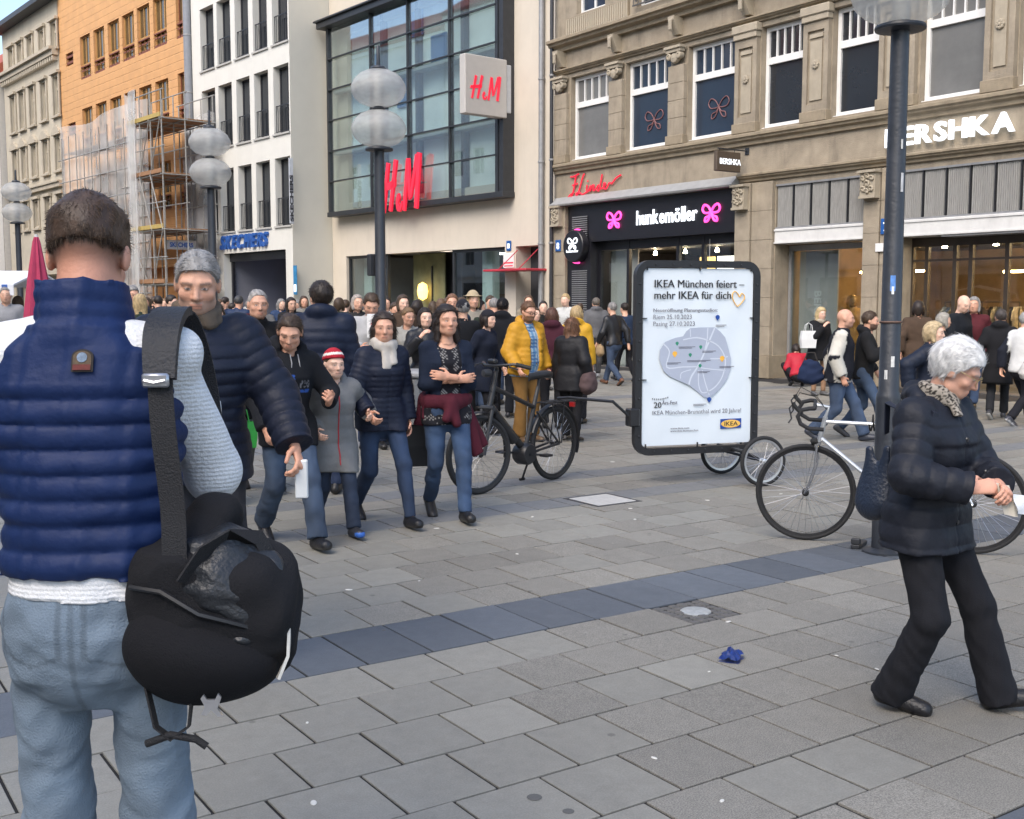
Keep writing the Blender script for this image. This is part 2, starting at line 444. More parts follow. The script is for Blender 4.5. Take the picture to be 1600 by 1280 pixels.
def window(parent, x0, x1, z0, z1, recess, fm, pm, cols=(), rows_=(), fw=.06, bar=.03, fd=.05, name='window', topcols=None):
    """frame mesh with one pane object per light; cols/rows_ are fractions of width/height"""
    w_, h = round(x1 - x0, 3), round(z1 - z0, 3)
    key = (w_, h, fm.name, pm.name, tuple(cols), tuple(rows_), fw, topcols)
    if key not in WPROTO:
        mb = MB()
        mb.box(0, fw, 0, fd, 0, h).box(w_ - fw, w_, 0, fd, 0, h).box(fw, w_ - fw, 0, fd, 0, fw).box(fw, w_ - fw, 0, fd, h - fw, h)
        zs = [fw] + [r_ * h for r_ in rows_] + [h - fw]
        panes = []
        for r_ in rows_: mb.box(fw, w_ - fw, 0.002, fd + .012, r_ * h - bar * 1.3, r_ * h + bar * 1.3)
        for j in range(len(zs) - 1):
            cc = cols if not (topcols and j == len(zs) - 2) else [k / topcols for k in range(1, topcols)]
            xs = [fw] + [fw + c * (w_ - 2 * fw) for c in cc] + [w_ - fw]
            za = zs[j] + (bar * 1.3 if j else 0); zb = zs[j + 1] - (bar * 1.3 if j < len(zs) - 2 else 0)
            bb = bar * (.6 if (topcols and j == len(zs) - 2) else 1)
            for c in xs[1:-1]: mb.box(c - bb / 2, c + bb / 2, .003, fd - .004, za, zb)
            for i in range(len(xs) - 1): panes.append((xs[i], xs[i + 1], za, zb))
        pms = [MB().box(a - .004, b + .004, .012, .02, c - .004, d + .004).mesh('pane', pm) for a, b, c, d in panes]
        WPROTO[key] = (mb.mesh(name, fm), pms)
    me, pms = WPROTO[key]
    o = link(name, me, parent, (x0, -recess, z0))
    for p in pms: link('pane', p, o)
    return o
def profile(mb, x0, x1, pts):
    """moulding: pts are (y, z) of a closed section run along x"""
    return mb.prism(pts, x0, x1, 'x')

M_STONE = mat('sandstone', (0.325, 0.272, 0.20), .85, .26, 2.2, .5, 45, stain=.45)
M_STONE2 = mat('sandstone_dressed', (0.29, 0.236, 0.162), .85, .22, 5, .4, 60, stain=.35)
M_STONEP = mat('sandstone_pale', (0.39, 0.335, 0.25), .85, .14, 3, .3, 60, stain=.2)
M_WHITEF = mat('white_frame', (0.76, 0.75, 0.72), .45, .05, 8)
M_GDARK = mat('window_glass_dark', (0.02, 0.024, 0.03), .04, .1, 2, spec=.75)
M_GBLUE = mat('window_glass_blue', (0.022, 0.036, 0.06), .05, .1, 2, spec=.7)
M_GGREY = mat('window_glass_blind', (0.16, 0.16, 0.155), .06, .15, 2, spec=.7)
M_BLACK = mat('black_fascia', (0.012, 0.012, 0.016), .35, .15, 6)
M_ZINC = mat('zinc', (0.30, 0.30, 0.30), .55, .18, 6, .1, 30, metal=.35)
M_GUNM = mat('dark_metal', (0.045, 0.047, 0.052), .5, .2, 8, metal=.4)
M_SHOPG = glass('shop_glass', (.88, .92, .92), .30)

# ------------------------------------------------------------------ stone building with the two fashion shops
FA = Facade((18.5, 2.0), 0.0)
def Y2(y): return y - 2.0
A = FA.root('stone_shop_building')
tag(A, 'brown sandstone building with pilasters and tall white framed windows above black and glazed shop fronts', 'building')
wins = [(22.07, 23.72), (19.91, 21.53), (17.78, 19.34), (15.88, 17.10), (14.03, 15.2), (11.81, 13.15), (9.85, 11.2), (7.8, 9.1), (5.6, 6.9)]
ops = [(Y2(a), Y2(b), 5.36, 7.5, .24) for a, b in wins]
ops2 = []
up = [(22.35, 23.5, 0), (19.75, 21.15, 1), (17.0, 18.1, 0), (14.6, 15.7, 0), (12.1, 13.2, 0), (9.4, 10.5, 0)]
for a, b, k in up: ops2.append((Y2(a), Y2(b), 9.06 if not k else 8.75, 11.3, .24))
shop_ops = [(Y2(17.72), Y2(23.76), 0, 4.16, .5), (Y2(14.27), Y2(16.6), 0, 4.14, .5), (Y2(8.6), Y2(13.5), 0, 4.14, .5), (Y2(3.6), Y2(7.6), 0, 4.14, .5)]
wall_mesh(MB(), 0, Y2(24.38), 0, 15.5, ops + ops2 + shop_ops).build('wall', M_STONE, A)
MB().box(0, Y2(24.38), -9, -6.2, 0, 15.5).box(0, .3, -6.2, -.01, 4.4, 15.5).box(Y2(24.1), Y2(24.38), -6.2, -.01, 0, 15.5).box(.3, Y2(24.1), -6.2, -.3, 15.2, 15.45).box(.3, Y2(24.1), -6.2, -.52, 4.2, 4.5).build('back_wall', M_STONE, A)
for i, ((a, b), gm) in enumerate(zip(wins, (M_GGREY, M_GBLUE, M_GBLUE, M_GDARK, M_GDARK, M_GGREY, M_GDARK, M_GDARK, M_GDARK))):
    o = window(A, Y2(a) + .01, Y2(b) - .01, 5.37, 7.49, .21, M_WHITEF, gm, (), (.665,), .085, .055, .07, topcols=5)
    MB().box(0, b - a - .02, .03, .17, -.055, .012).build('sill', M_WHITEF, o)
for a, b, k in up:
    o = window(A, Y2(a) + .01, Y2(b) - .01, 9.07 if not k else 8.76, 11.29, .21, M_WHITEF, M_GBLUE, (.5,), (.7,), .07, .05, .07)
    if k:   # curly wrought iron balcony rail
        mb = MB(); W_ = b - a
        mb.box(-.05, W_ + .03, .3, .33, .0, .03).box(-.05, W_ + .03, .3, .33, .92, .96)
        for q in range(7):
            cx = .1 + q * W_ / 7
            for (cz, r_) in ((.3, .09), (.62, .07), (.12, .05)):
                mb.tube([(cx + r_ * (1 - t / 14) * math.cos(t * .7), .315, cz + r_ * (1 - t / 14) * math.sin(t * .7)) for t in range(13)], .011, 5)
            mb.tube([(cx + W_ / 14, .315, .02), (cx + W_ / 14, .315, .93)], .01, 5)
        mb.build('balcony_rail', mat('wrought_iron', (.09, .085, .08), .6, .2, 20), o)
# parapet panels with vertical grooves below the second floor windows
for (a, b) in ((21.4, 23.9), (17.3, 19.5), (14.9, 16.9), (12.3, 14.4), (9.6, 12.0)):
    p = empty('grooved_panel', (Y2(a), 0, 0), 0, A); g = MB().box(0, b - a, .02, .06, 8.52, 9.0).mesh('rib', M_STONE2)
    rib = MB().box(0, .055, .06, .082, 8.54, 8.98).mesh('rib', M_STONEP)
    link('panel_back', g, p)
    for k in range(int((b - a) / .085)): link('rib', rib, p, (.02 + k * .085, 0, 0))
# cornices
def cornice(z, out, h, x0, x1, nm='cornice', m=M_STONE2):
    profile(MB(), x0, x1, [(-.05, z), (out * .35, z), (out * .4, z + h * .3), (out * .75, z + h * .45), (out * .8, z + h * .62), (out, z + h * .7), (out, z + h * .92), (out * .9, z + h), (-.05, z + h)]).build(nm, m, A)
cornice(5.05, .2, .24, 0, Y2(24.36))
cornice(8.2, .36, .3, 0, Y2(24.36))
cornice(7.62, .16, .12, 0, Y2(24.36), 'architrave')
cornice(4.26, .17, .17, 0, Y2(17.62), 'string_course')
profile(MB(), Y2(17.66), Y2(24.3), [(-.02, 4.18), (.26, 4.18), (.28, 4.22), (.05, 4.42), (-.02, 4.42)]).build('flashing', mat('sheet_lead', (.36, .36, .35), .5, .15, 5, metal=.2), A)
corb = MB().prism([(.0, 7.8), (.13, 7.8), (.2, 7.92), (.3, 8.12), (.3, 8.2), (0, 8.2)], 0, .2, 'x').prism([(.3, 7.86), (.33, 7.9), (.33, 8.1), (.3, 8.15)], .05, .15, 'x').mesh('corbel', M_STONEP)
# pilasters between the first floor windows
pil = [(23.78, 24.3, 0), (21.55, 22.05, 0), (19.36, 19.89, 0), (17.13, 17.76, 1), (15.22, 15.86, 1), (13.2, 14.0, 1), (11.22, 11.79, 1), (9.15, 9.8, 1), (6.95, 7.75, 1)]
rosm = MB()
for k in range(8):
    a_ = k * PI / 4
    rosm.lathe([(.0, .045), (.03, .035), (.04, .01), (.03, 0)], (.055 * math.cos(a_), 0, .055 * math.sin(a_)), 8, 'y')
rosm.lathe([(0, .06), (.03, .05), (.04, .0)], (0, 0, 0), 10, 'y'); rosm = rosm.mesh('rosette', M_STONEP, True)
scroll = MB()
for sx in (-1, 1):
    scroll.lathe([(.02, -.03), (.075, -.03), (.09, .0), (.075, .1), (.04, .11), (.03, .09), (0, .1)], (sx * .16, .09, 0), 14, 'y')
scroll.box(-.24, .24, .05, .2, .08, .16).box(-.27, .27, .04, .24, .16, .22).lathe([(0, .2), (.11, .17), (.13, .1), (.1, .05)], (0, 0, -.04), 14, 'y')
scroll = scroll.mesh('capital', M_STONEP, True)
for (a, b, k) in pil:
    p = empty('pilaster', (Y2((a + b) / 2), 0, 0), 0, A); hw = (b - a) / 2
    MB().bbox(-hw - .03, hw + .03, 0, .17, 5.3, 5.52, .012).build('base', M_STONE2, p)
    if k:
        sh = MB(); wall_mesh(sh, -hw, hw, 5.52, 7.3, [(-hw + .11, hw - .11, 5.66, 7.12, .05)], y=.12)
        sh.box(-hw, -hw + .02, -.02, .118, 5.52, 7.3).box(hw - .02, hw, -.02, .118, 5.52, 7.3).box(-hw + .1, hw - .1, .05, .068, 5.6, 7.2)
        sh.build('shaft', M_STONE, p)
        MB().box(-hw + .15, hw - .15, .07, .1, 6.98, 7.06).box(-hw + .17, hw - .17, .07, .095, 5.74, 6.92).build('raised_field', M_STONEP, p)
        o = link('rosette', rosm, p, (0, .1, 6.45))
        MB().bbox(-hw - .02, hw + .02, 0, .17, 7.3, 7.42, .012).bbox(-hw - .05, hw + .05, 0, .2, 7.42, 7.6, .02).build('capital', M_STONEP, p)
    else:
        for q in range(4):
            MB().bbox(-hw, hw, -.02, .12, 5.52 + q * .4, 5.515 + (q + 1) * .4, .008).build('stone_block', M_STONE, p)
        o = link('capital', scroll, p, (0, .02, 7.32)); o.scale = (hw / .26, 1, 1)
    c = link('corbel', corb, A, (Y2((a + b) / 2) - .1, 0, 0))
# ground floor piers of ashlar blocks with carved capitals
leaf = MB()
for (cx, cz, r_) in ((-.1, .1, .07), (.1, .1, .07), (0, .2, .08), (-.11, .3, .06), (.11, .3, .06), (0, .06, .06), (0, .35, .07)):
    leaf.tube([(cx + r_ * (1 - t / 11) * math.cos(t * .75), .15 + .01 * t % .03, cz + r_ * (1 - t / 11) * math.sin(t * .75)) for t in range(10)], .022, 6)
leaf.box(-.19, .19, 0, .14, -.02, .42).box(-.23, .23, 0, .2, .42, .47).box(-.2, .2, 0, .17, -.07, -.02)
leaf = leaf.mesh('carved_capital', M_STONEP, True)
def pier(a, b, capx=None, out=.1):
    p = empty('pier', (Y2((a + b) / 2), 0, 0), 0, A); hw = (b - a) / 2; z = 0.0
    for k, h in enumerate((.5, .62, .62, .62, .62, .62, .62)):
        h = min(h, 4.24 - z)
        if h < .05: break
        MB().bbox(-hw - (.03 if k == 0 else 0), hw + (.03 if k == 0 else 0), -.46, out + (.03 if k == 0 else 0), z + .002, z + h - .002, .006).build('stone_block', M_STONE2 if k == 0 else M_STONE, p); z += h
    if capx is not None: o = link('carved_capital', leaf, p, (capx, out, 3.72)); o.scale = (hw / .2 if hw < .2 else .9, 1, 1)
pier(16.62, 17.2); pier(17.22, 17.66, 0, .14); pier(13.88, 14.25, 0, .12); pier(13.52, 13.86); pier(23.8, 24.34, 0, .12); pier(7.7, 8.5, 0, .12)
# roller shutter boxes with corrugated panels and white beams
M_CORR = mat('shutter_metal', (.27, .265, .25), .6, .3, 7, .15, 40, metal=.2, stretch=(9, 9, .6), stain=.3)
M_BEAM = mat('beam_white', (.66, .65, .62), .55, .08, 6, stain=.15)
for (a, b, n_) in ((14.27, 16.6, 5), (8.62, 13.5, 10)):
    rt_ = empty('shutter_box', (Y2(a), 0, 0), 0, A); wd = (b - a) / n_
    for k in range(n_):
        mb = MB(); nn = 11; pts = []
        for q in range(nn * 2 + 1):
            xx = .015 + (wd - .03) * q / (nn * 2); yy = .02 if q % 2 else .0
            pts.append((xx, yy))
        vs = [(x, y - .04, 3.24) for x, y in pts] + [(x, y - .04, 4.1) for x, y in pts]; m_ = len(pts)
        mb.raw(vs, [(q, q + 1, m_ + q + 1, m_ + q) for q in range(m_ - 1)])
        mb.box(.0, wd, -.12, -.06, 3.21, 4.14)
        mb.build('corrugated_panel', M_CORR, rt_, loc=(k * wd, 0, 0))
        MB().box(-.008, .008, -.05, .01, 3.22, 4.13).build('clip_rail', M_GUNM, rt_, loc=(k * wd, 0, 0))
    MB().box(0, b - a, -.06, .012, 4.1, 4.139).box(0, b - a, -.06, .015, 3.2, 3.235).build('edge_trim', M_ZINC, rt_)
    MB().bbox(0, b - a, -.5, .03, 2.88, 3.2, .01).box(0, b - a, .03, .05, 3.15, 3.19).box(0, b - a, .03, .05, 2.89, 2.92).build('beam', M_BEAM, rt_)
# shop interiors (room shells belong to the building)
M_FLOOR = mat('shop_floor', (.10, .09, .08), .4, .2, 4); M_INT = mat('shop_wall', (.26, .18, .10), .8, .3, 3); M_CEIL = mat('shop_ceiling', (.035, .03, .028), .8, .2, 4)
M_WARM = mat('warm_strip_light', (1, .8, .5), .5, 0, emit=(1, .60, .24), estr=45)
M_SPOT = mat('warm_spot', (1, .9, .7), .5, 0, emit=(1, .78, .5), estr=60)
M_WOOD = mat('shelf_wood', (.22, .13, .06), .6, .25, 6, stretch=(1, 1, 6))
def room(nm, a, b, dep, h, par=A, wm=M_INT, cm=M_CEIL, y0=-.5):
    r_ = empty(nm, (Y2(a), 0, 0), 0, par); W_ = b - a
    MB().box(0, W_, y0 - dep - .06, y0 - dep, 0, h).box(-.06, 0, y0 - dep, y0, 0, h).box(W_, W_ + .06, y0 - dep, y0, 0, h).build('room_wall', wm, r_)
    MB().box(0, W_, y0 - dep, y0, h, h + .05).build('room_ceiling', cm, r_)
    MB().box(0, W_, y0 - dep, y0 + .5, -.015, .012).build('room_floor', M_FLOOR, r_)
    return r_
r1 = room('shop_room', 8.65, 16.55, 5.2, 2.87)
# warm cove strips and spot lamps
for (x, y, z, L, ax) in ((5.7, -2.2, 2.28, 1.7, 'x'), (3.0, -4.9, 2.3, 1.6, 'x'), (.6, -4.9, 2.3, 1.6, 'x'), (.2, -3.0, 2.2, 1.8, 'y'), (3.6, -3.2, 2.25, 1.0, 'x')):
    (MB().box(0, L, 0, .05, 0, .045) if ax == 'x' else MB().box(0, .05, -L, 0, 0, .045)).build('strip_light', M_WARM, r1, loc=(x, y, z))
for k in range(9): MB().lathe([(.05, 0), (.05, .02), (.02, .1), (0, .1)], seg=10).build('spot_lamp', M_SPOT, r1, loc=(.4 + (k % 5) * 1.1, -1.4 - (k // 5) * 1.6, 2.72))
# shelving and hanging clothes
SHIRT = [(.0, .0), (.1, .0), (.11, -.05), (.19, -.09), (.245, -.28), (.2, -.3), (.155, -.19), (.15, -.62), (0, -.63)]
def garment_mesh(c, nm, sc_=1.0, ln=1.0):
    pts = [(x * sc_, z * (ln if z < -.31 else 1)) for x, z in SHIRT]; pts += [(-x, z) for x, z in reversed(pts[1:-1])]
    mb = MB(); n_ = len(pts)
    vs = [(x, .0 - .05 * (1 - abs(x) / .25), z) for x, z in pts] + [(x, .06 * (1 - abs(x) / .3), z) for x, z in pts]
    mb.raw(vs, [tuple(range(n_)), tuple(range(2 * n_ - 1, n_ - 1, -1))] + [(i, n_ + i, n_ + (i + 1) % n_, (i + 1) % n_) for i in range(n_)])
    return mb.mesh(nm, mat('garment_' + nm, c, .85, .2, 12))
GM = [garment_mesh(c, k) for c, k in (((.02, .02, .025), 'black'), ((.30, .2, .1), 'tan'), ((.45, .42, .36), 'cream'), ((.12, .07, .04), 'brown'), ((.08, .1, .14), 'blue'))]
def rail(par, x, y, n_, rz, z=1.55, sp=.09, lab='clothes_rail'):
    q = empty(lab, (x, y, 0), rz, par); L = n_ * sp
    MB().tube([(0, 0, z + .1), (L, 0, z + .1)], .012, 6).tube([(0, 0, 0), (0, 0, z + .1)], .012, 6).tube([(L, 0, 0), (L, 0, z + .1)], .012, 6).build('rack', M_GUNM, q)
    for k in range(n_): o = link('garment', GM[(k * 3 + int(x * 7)) % 5], q, (sp * (k + .5), 0, z), PI / 2 + random.uniform(-.2, .2))
def shop_rail(x, y, n_, rz, z=1.55):
    p = (Y2(8.65) + x, y); wx, wy = 18.5 - y, 8.65 + x
    t = empty('clothes_rail', (wx, wy, 0), FA.rz + rz); L = n_ * .09
    MB().tube([(0, 0, z + .1), (L, 0, z + .1)], .012, 6).tube([(0, 0, .012), (0, 0, z + .1)], .012, 6).tube([(L, 0, .012), (L, 0, z + .1)], .012, 6).build('rack', M_GUNM, t)
    for k in range(n_): link('garment', GM[(k * 3 + int(x * 7)) % 5], t, (.09 * (k + .5), 0, z), PI / 2 + random.uniform(-.2, .2))
    return t
for i, (x, y, n_, rz, lb) in enumerate(((4.0, -1.5, 9, 0, 'clothes rail with mixed garments just behind the glass entrance of the right hand shop'), (5.9, -2.4, 11, .2, 'clothes rail of dark garments under the warm light strip in the narrow shop window'),
        (2.6, -2.1, 10, -.15, 'clothes rail of mixed garments beside the shelving inside the shop'), (1.2, -1.6, 9, .1, 'clothes rail of garments close to the shelving at the street end of the shop'), (4.6, -3.8, 12, 0, 'long clothes rail along the back wall of the right hand shop'))):
    tag(shop_rail(x, y, n_, rz), lb, 'clothes rail', 'clothes rails in the shop')
def shelf_unit(x, y, lab):
    t = empty('shelf_unit', (18.5 - y, 8.65 + x, 0), FA.rz); tag(t, lab, 'shelf', 'shelves in the shop')
    MB().box(0, .05, -.35, 0, .012, 2.2).box(1.15, 1.2, -.35, 0, .012, 2.2).build('upright', M_WOOD, t)
    MB().box(.05, 1.15, -.35, -.33, .012, 2.2).build('back_panel', M_WOOD, t)
    for k in range(4):
        s_ = MB().box(.05, 1.15, -.33, -.01, .4 + k * .5, .43 + k * .5).build('shelf', M_WOOD, t)
        MB().box(.06, 1.14, -.32, -.29, .365 + k * .5, .39 + k * .5).build('shelf_light', M_WARM, s_)
        fold = MB()
        for q in range(5): fold.bbox(.1 + q * .21, .27 + q * .21, -.28, -.05, .432 + k * .5, .5 + k * .5 + .04 * ((q * 7 + k) % 3), .015)
        fold.build('folded_clothes', MATS[['garment_cream', 'garment_tan', 'garment_brown', 'garment_blue'][k]], t)
shelf_unit(2.0, -3.4, 'wooden shelf unit with warm lights inside the shop behind the tall man')
shelf_unit(.3, -2.9, 'wooden shelf unit with warm lights at the street end of the shop')
# bay 1: display window with grey panel
bay = empty('display_window', (Y2(14.27), 0, 0), 0, A)
MB().box(.02, 2.31, -.5, -.42, 2.74, 2.86).box(.02, .1, -.5, -.42, .08, 2.74).box(2.24, 2.31, -.5, -.42, .08, 2.74).box(.02, 2.31, -.52, -.4, 0, .08).build('frame', M_ZINC, bay)
MB().box(.1, 2.24, -.47, -.458, .08, 2.74).build('pane', M_SHOPG, bay)
MB().box(1.18, 2.2, -.7, -.66, .02, 2.74).build('display_panel', mat('display_grey', (.34, .33, .31), .7, .1, 4), bay)
o = put_text('panel_lettering', 'BERSHKA', mat('panel_text', (.52, .52, .5), .6, .05), bay, (1.78, -.655, 1.9), PI, size=.26, bold=.006, extrude=.002)
o.rotation_euler = (0, R(90), PI)
# bay 2: glazed entrance with dark frames
bay = empty('glazed_entrance', (Y2(8.62), 0, 0), 0, A)
fr = MB(); xs = [0, .95, 1.9, 2.9, 3.62, 3.95, 4.55, 4.88]
for x in xs: fr.box(x - .04, x + .04, -.5, -.42, .0, 2.7)
fr.box(0, 4.88, -.5, -.42, 2.7, 2.87).box(0, 4.88, -.495, -.425, 2.42, 2.46).build('frame', mat('bronze_frame', (.075, .06, .048), .4, .2, 6, metal=.5), bay)
for i in range(len(xs) - 1): MB().box(xs[i] + .04, xs[i + 1] - .04, -.466, -.456, .01, 2.42).build('pane', M_SHOPG, bay); MB().box(xs[i] + .04, xs[i + 1] - .04, -.466, -.456, 2.46, 2.7).build('pane', M_SHOPG, bay)
MB().box(0, 3.95, -.5, .02, 2.85, 2.879).build('soffit', M_ZINC, bay)
# black lingerie shop front
bf = empty('black_shop_front', (Y2(17.72), 0, 0), 0, A)
W_ = 6.04
MB().box(0, W_, -.3, .04, 3.2, 4.158).build('fascia', M_BLACK, bf)
MB().box(5.06, W_, -.3, .06, 0, 3.2).build('side_panel', M_BLACK, bf)
sl = MB().box(0, .62, 0, .02, 0, .022).mesh('louvre_slat', M_ZINC)
for k in range(22):
    for zz in (2.85, 1.9):
        if k < 11 or zz < 2: link('louvre_slat', sl, bf, (5.2, .065, zz + 1.0 - k * .055 if zz > 2 else zz + .55 - k * .055))
fr = MB(); xs = [0, .42, 2.1, 2.75, 3.9, 5.06]
for x in (0.03, 1.25, 2.1, 3.9, 5.02): fr.box(x - .045, x + .045, -.3, -.2, 0, 3.2)
fr.box(0, 5.06, -.29, -.21, 2.98, 3.2).box(0, 2.1, -.29, -.21, 0, .25).build('frame', M_BLACK, bf)
for a, b in ((.075, 1.2), (1.3, 2.05)): MB().box(a, b, -.256, -.246, .25, 2.98).build('pane', M_SHOPG, bf)
MB().box(3.95, 4.97, -.26, -.25, .02, 2.98).build('pane', M_SHOPG, bf)
MB().box(3.95, 5.0, -.62, -.58, .012, 2.98).build('display_panel', mat('display_cream', (.52, .5, .46), .7, .1, 3), bf)
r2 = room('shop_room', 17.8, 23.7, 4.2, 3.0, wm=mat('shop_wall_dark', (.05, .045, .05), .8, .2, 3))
MB().box(.1, .75, -1.3, -1.26, 1.7, 2.75).build('lit_poster', mat('poster_light', (.7, .6, .5), .6, .25, 3, emit=(1, .8, .6), estr=1.3), r2)
MB().box(.9, 1.75, -1.3, -1.26, 1.6, 2.75).build('lit_poster', mat('poster_light2', (.8, .75, .7), .6, .2, 3, emit=(1, .92, .85), estr=1.5), r2)
MB().box(1.85, 2.35, -1.3, -1.26, 1.5, 2.75).build('lit_poster', mat('poster_gold', (.5, .3, .1), .6, .3, 5, emit=(1, .6, .2), estr=1.2), r2)
for (x, z) in ((.4, 2.0), (1.3, 1.95)):
    MB().lathe([(0, .2), (.1, .16), (.14, .05), (.16, -.15), (.1, -.25)], (x, -1.2, z), 12).build('poster_figure', mat('poster_skin', (.32, .16, .09), .7, .3, 6), r2)
for k in range(5): MB().lathe([(.05, 0), (.05, .02), (.02, .1), (0, .1)], seg=10).build('spot_lamp', M_SPOT, r2, loc=(.6 + k * 1.1, -1.2, 2.86))
pend = MB().tube([(0, 0, .3), (0, 0, 1)], .006, 5).tube([(-.1, 0, .3), (.1, 0, .3)], .012, 6).lathe([(.02, .3), (.06, .22), (.07, .12), (.04, .1)], seg=10).build('pendant_lamp', M_WHITEF, r2, loc=(.95, -.2, 2.1))
# ================================================================== SIGNS ON THE STONE BUILDING
M_SIGNW = mat('sign_white', (.85, .88, .92), .4, .02, emit=(.85, .92, 1), estr=.55)
M_RED = mat('sign_red', (.72, .02, .045), .4, .05, emit=(.8, .02, .06), estr=.25)
M_PINK = mat('neon_pink', (.75, .04, .3), .4, .05, emit=(1, .08, .4), estr=.8)
def letters(root, s, m, x, y, z, **kw):
    """each letter its own object; x is the left end seen from the street"""
    sp = kw.pop('sp', .0); cur = x
    for ch in s:
        me = text_mesh(ch, **kw); me.materials.append(m)
        w_ = max(v.co.x for v in me.vertices)
        link('letter', me, root, (cur, y, z), PI); cur -= w_ + sp
    return cur
def fit_letters(root, s, m, xl, xr, y, z, h, gap, bold, extrude, shear=0.0):
    ws = []; ms = []
    for ch in s:
        me = text_mesh(ch, size=1.0, bold=bold, shear=shear)
        a = min(v.co.x for v in me.vertices); b = max(v.co.x for v in me.vertices); c = max(v.co.z for v in me.vertices); ms.append((a, b, c))
    capz = max(m_[2] for m_ in ms); size = h / capz
    tot = sum(b - a for a, b, c in ms); sx = (abs(xl - xr) - gap * (len(s) - 1)) / (tot * size); cur = xl
    for ch, (a, b, c) in zip(s, ms):
        me = text_mesh(ch, size=size, bold=bold * size, extrude=extrude, sx=sx, shear=shear); me.materials.append(m)
        link('letter', me, root, (cur + a * size * sx, y, z), PI); cur -= (b - a) * size * sx + gap
def signroot(F, nm, s, z, lab, cat='sign', o=0.0):
    p = F.pt(s, o); e = empty(nm, (p[0], p[1], z), F.rz); return tag(e, lab, cat)
g = signroot(FA, 'fascia_lettering', Y2(13.80), 4.6, 'large white block letters spelling BERSHKA on the stone fascia')
fit_letters(g, 'BERSHKA', M_SIGNW, 0, -2.63, .09, 0, .34, .06, .022, .035)
# projecting sign BERSHKA on a bracket
g = signroot(FA, 'projecting_sign', Y2(17.45), 4.45, 'small brown box sign with BERSHKA in white hung on bracket beside the black shop')
mbx = mat('sign_brown', (.09, .065, .045), .55, .15, 8)
MB().bbox(-.05, .05, .25, .98, 0, .42, .012).build('sign_box', mbx, g)
MB().tube([(0, 0, .48), (0, .9, .48)], .015, 6).tube([(0, .4, .42), (0, .4, .48)], .01, 6).tube([(0, .85, .42), (0, .85, .48)], .01, 6).bbox(-.06, .06, 0, .02, .4, .55, .005).build('bracket', M_GUNM, g)
o = put_text('lettering', 'BERSHKA', M_SIGNW, g, (-.056, .9, .15), 0, size=.17, bold=.002, extrude=.003, sx=.9); o.rotation_euler = (0, 0, -PI / 2)
# handwritten red name
g = signroot(FA, 'script_sign', Y2(23.7), 4.42, 'red handwritten style sign reading J. Lindner above the black shop front')
def stroke(pts, nn=6):
    P = [Vector((p[0], 0, p[1])) for p in pts]; out = []
    for i in range(len(P) - 1):
        p0, p1, p2, p3 = P[max(i - 1, 0)], P[i], P[i + 1], P[min(i + 2, len(P) - 1)]
        for k in range(nn):
            t = k / nn
            out.append(.5 * ((2 * p1) + (-p0 + p2) * t + (2 * p0 - 5 * p1 + 4 * p2 - p3) * t * t + (-p0 + 3 * p1 - 3 * p2 + p3) * t ** 3))
    out.append(P[-1]); return out
J = [[(.05, .62), (.22, .62), (.42, .68)], [(.3, .66), (.24, .4), (.16, .12), (.05, -.05), (-.05, -.06), (.0, .03), (.2, .12)], [(.14, .34), (.36, .38)],
     [(.68, .66), (.6, .55), (.5, .3), (.4, .08), (.34, .02), (.3, .06), (.42, .1), (.6, .02), (.8, .08)],
     [(.8, .3), (.78, .12), (.86, .1), (.96, .26), (.94, .1), (1.02, .24), (1.1, .26), (1.08, .1), (1.2, .14), (1.3, .25), (1.24, .12), (1.34, .1), (1.46, .56)], [(1.4, .12), (1.52, .16), (1.6, .26), (1.54, .28), (1.54, .12), (1.66, .12), (1.76, .26), (1.84, .26), (1.88, .24), (2.05, .38), (2.25, .46)], [(.82, .4), (.84, .43)]]
mb = MB()
for s_ in J: mb.tube([(-p.x * .92, .05, p.z * .82) for p in stroke(s_)], .022, 6)
mb.build('script_lettering', M_RED, g)
mb = MB()
for s_ in J[:4]: mb.tube([(-s_[0][0] * .92, 0, s_[0][1] * .82), (-s_[0][0] * .92, .05, s_[0][1] * .82)], .008, 5)
mb.build('standoff', M_GUNM, g)
# lingerie shop lettering and bows
g = signroot(FA, 'fascia_lettering', Y2(21.0), 3.53, 'white letters spelling hunkemöller on the black shop fascia', o=.05)
fit_letters(g, 'hunkemöller', M_SIGNW, 0, -2.1, .02, 0, .34, .035, .018, .012)
BOW = [[(0, 0), (-.1, .14), (-.24, .2), (-.32, .1), (-.26, .0), (-.12, -.02), (0, 0)], [(0, 0), (.1, .14), (.24, .2), (.32, .1), (.26, .0), (.12, -.02), (0, 0)],
       [(0, 0), (-.08, -.1), (-.2, -.14), (-.22, -.24), (-.12, -.22), (-.04, -.1), (0, 0)], [(0, 0), (.08, -.1), (.2, -.14), (.22, -.24), (.12, -.22), (.04, -.1), (0, 0)]]
def bow_mesh(r_, sc_, m, nm='bow'):
    mb = MB()
    for s_ in BOW: mb.tube([(p.x * sc_, 0, p.z * sc_) for p in stroke(s_)], r_, 6)
    return mb.mesh(nm, m)
bw = bow_mesh(.028, .85, M_PINK, 'neon_bow')
for yy, lb in ((21.85, 'pink neon bow on the black fascia between the louvres and the white lettering'), (18.45, 'pink neon bow on the black fascia beside the stone pier')):
    p = FA.pt(Y2(yy), .075); o = link('neon_bow', bw, None, (p[0], p[1], 3.72 if yy > 20 else 3.68), FA.rz); tag(o, lb, 'neon sign', 'neon bows'); 
bw2 = bow_mesh(.012, 1.0, mat('bow_dull', (.22, .1, .1), .6, .1))
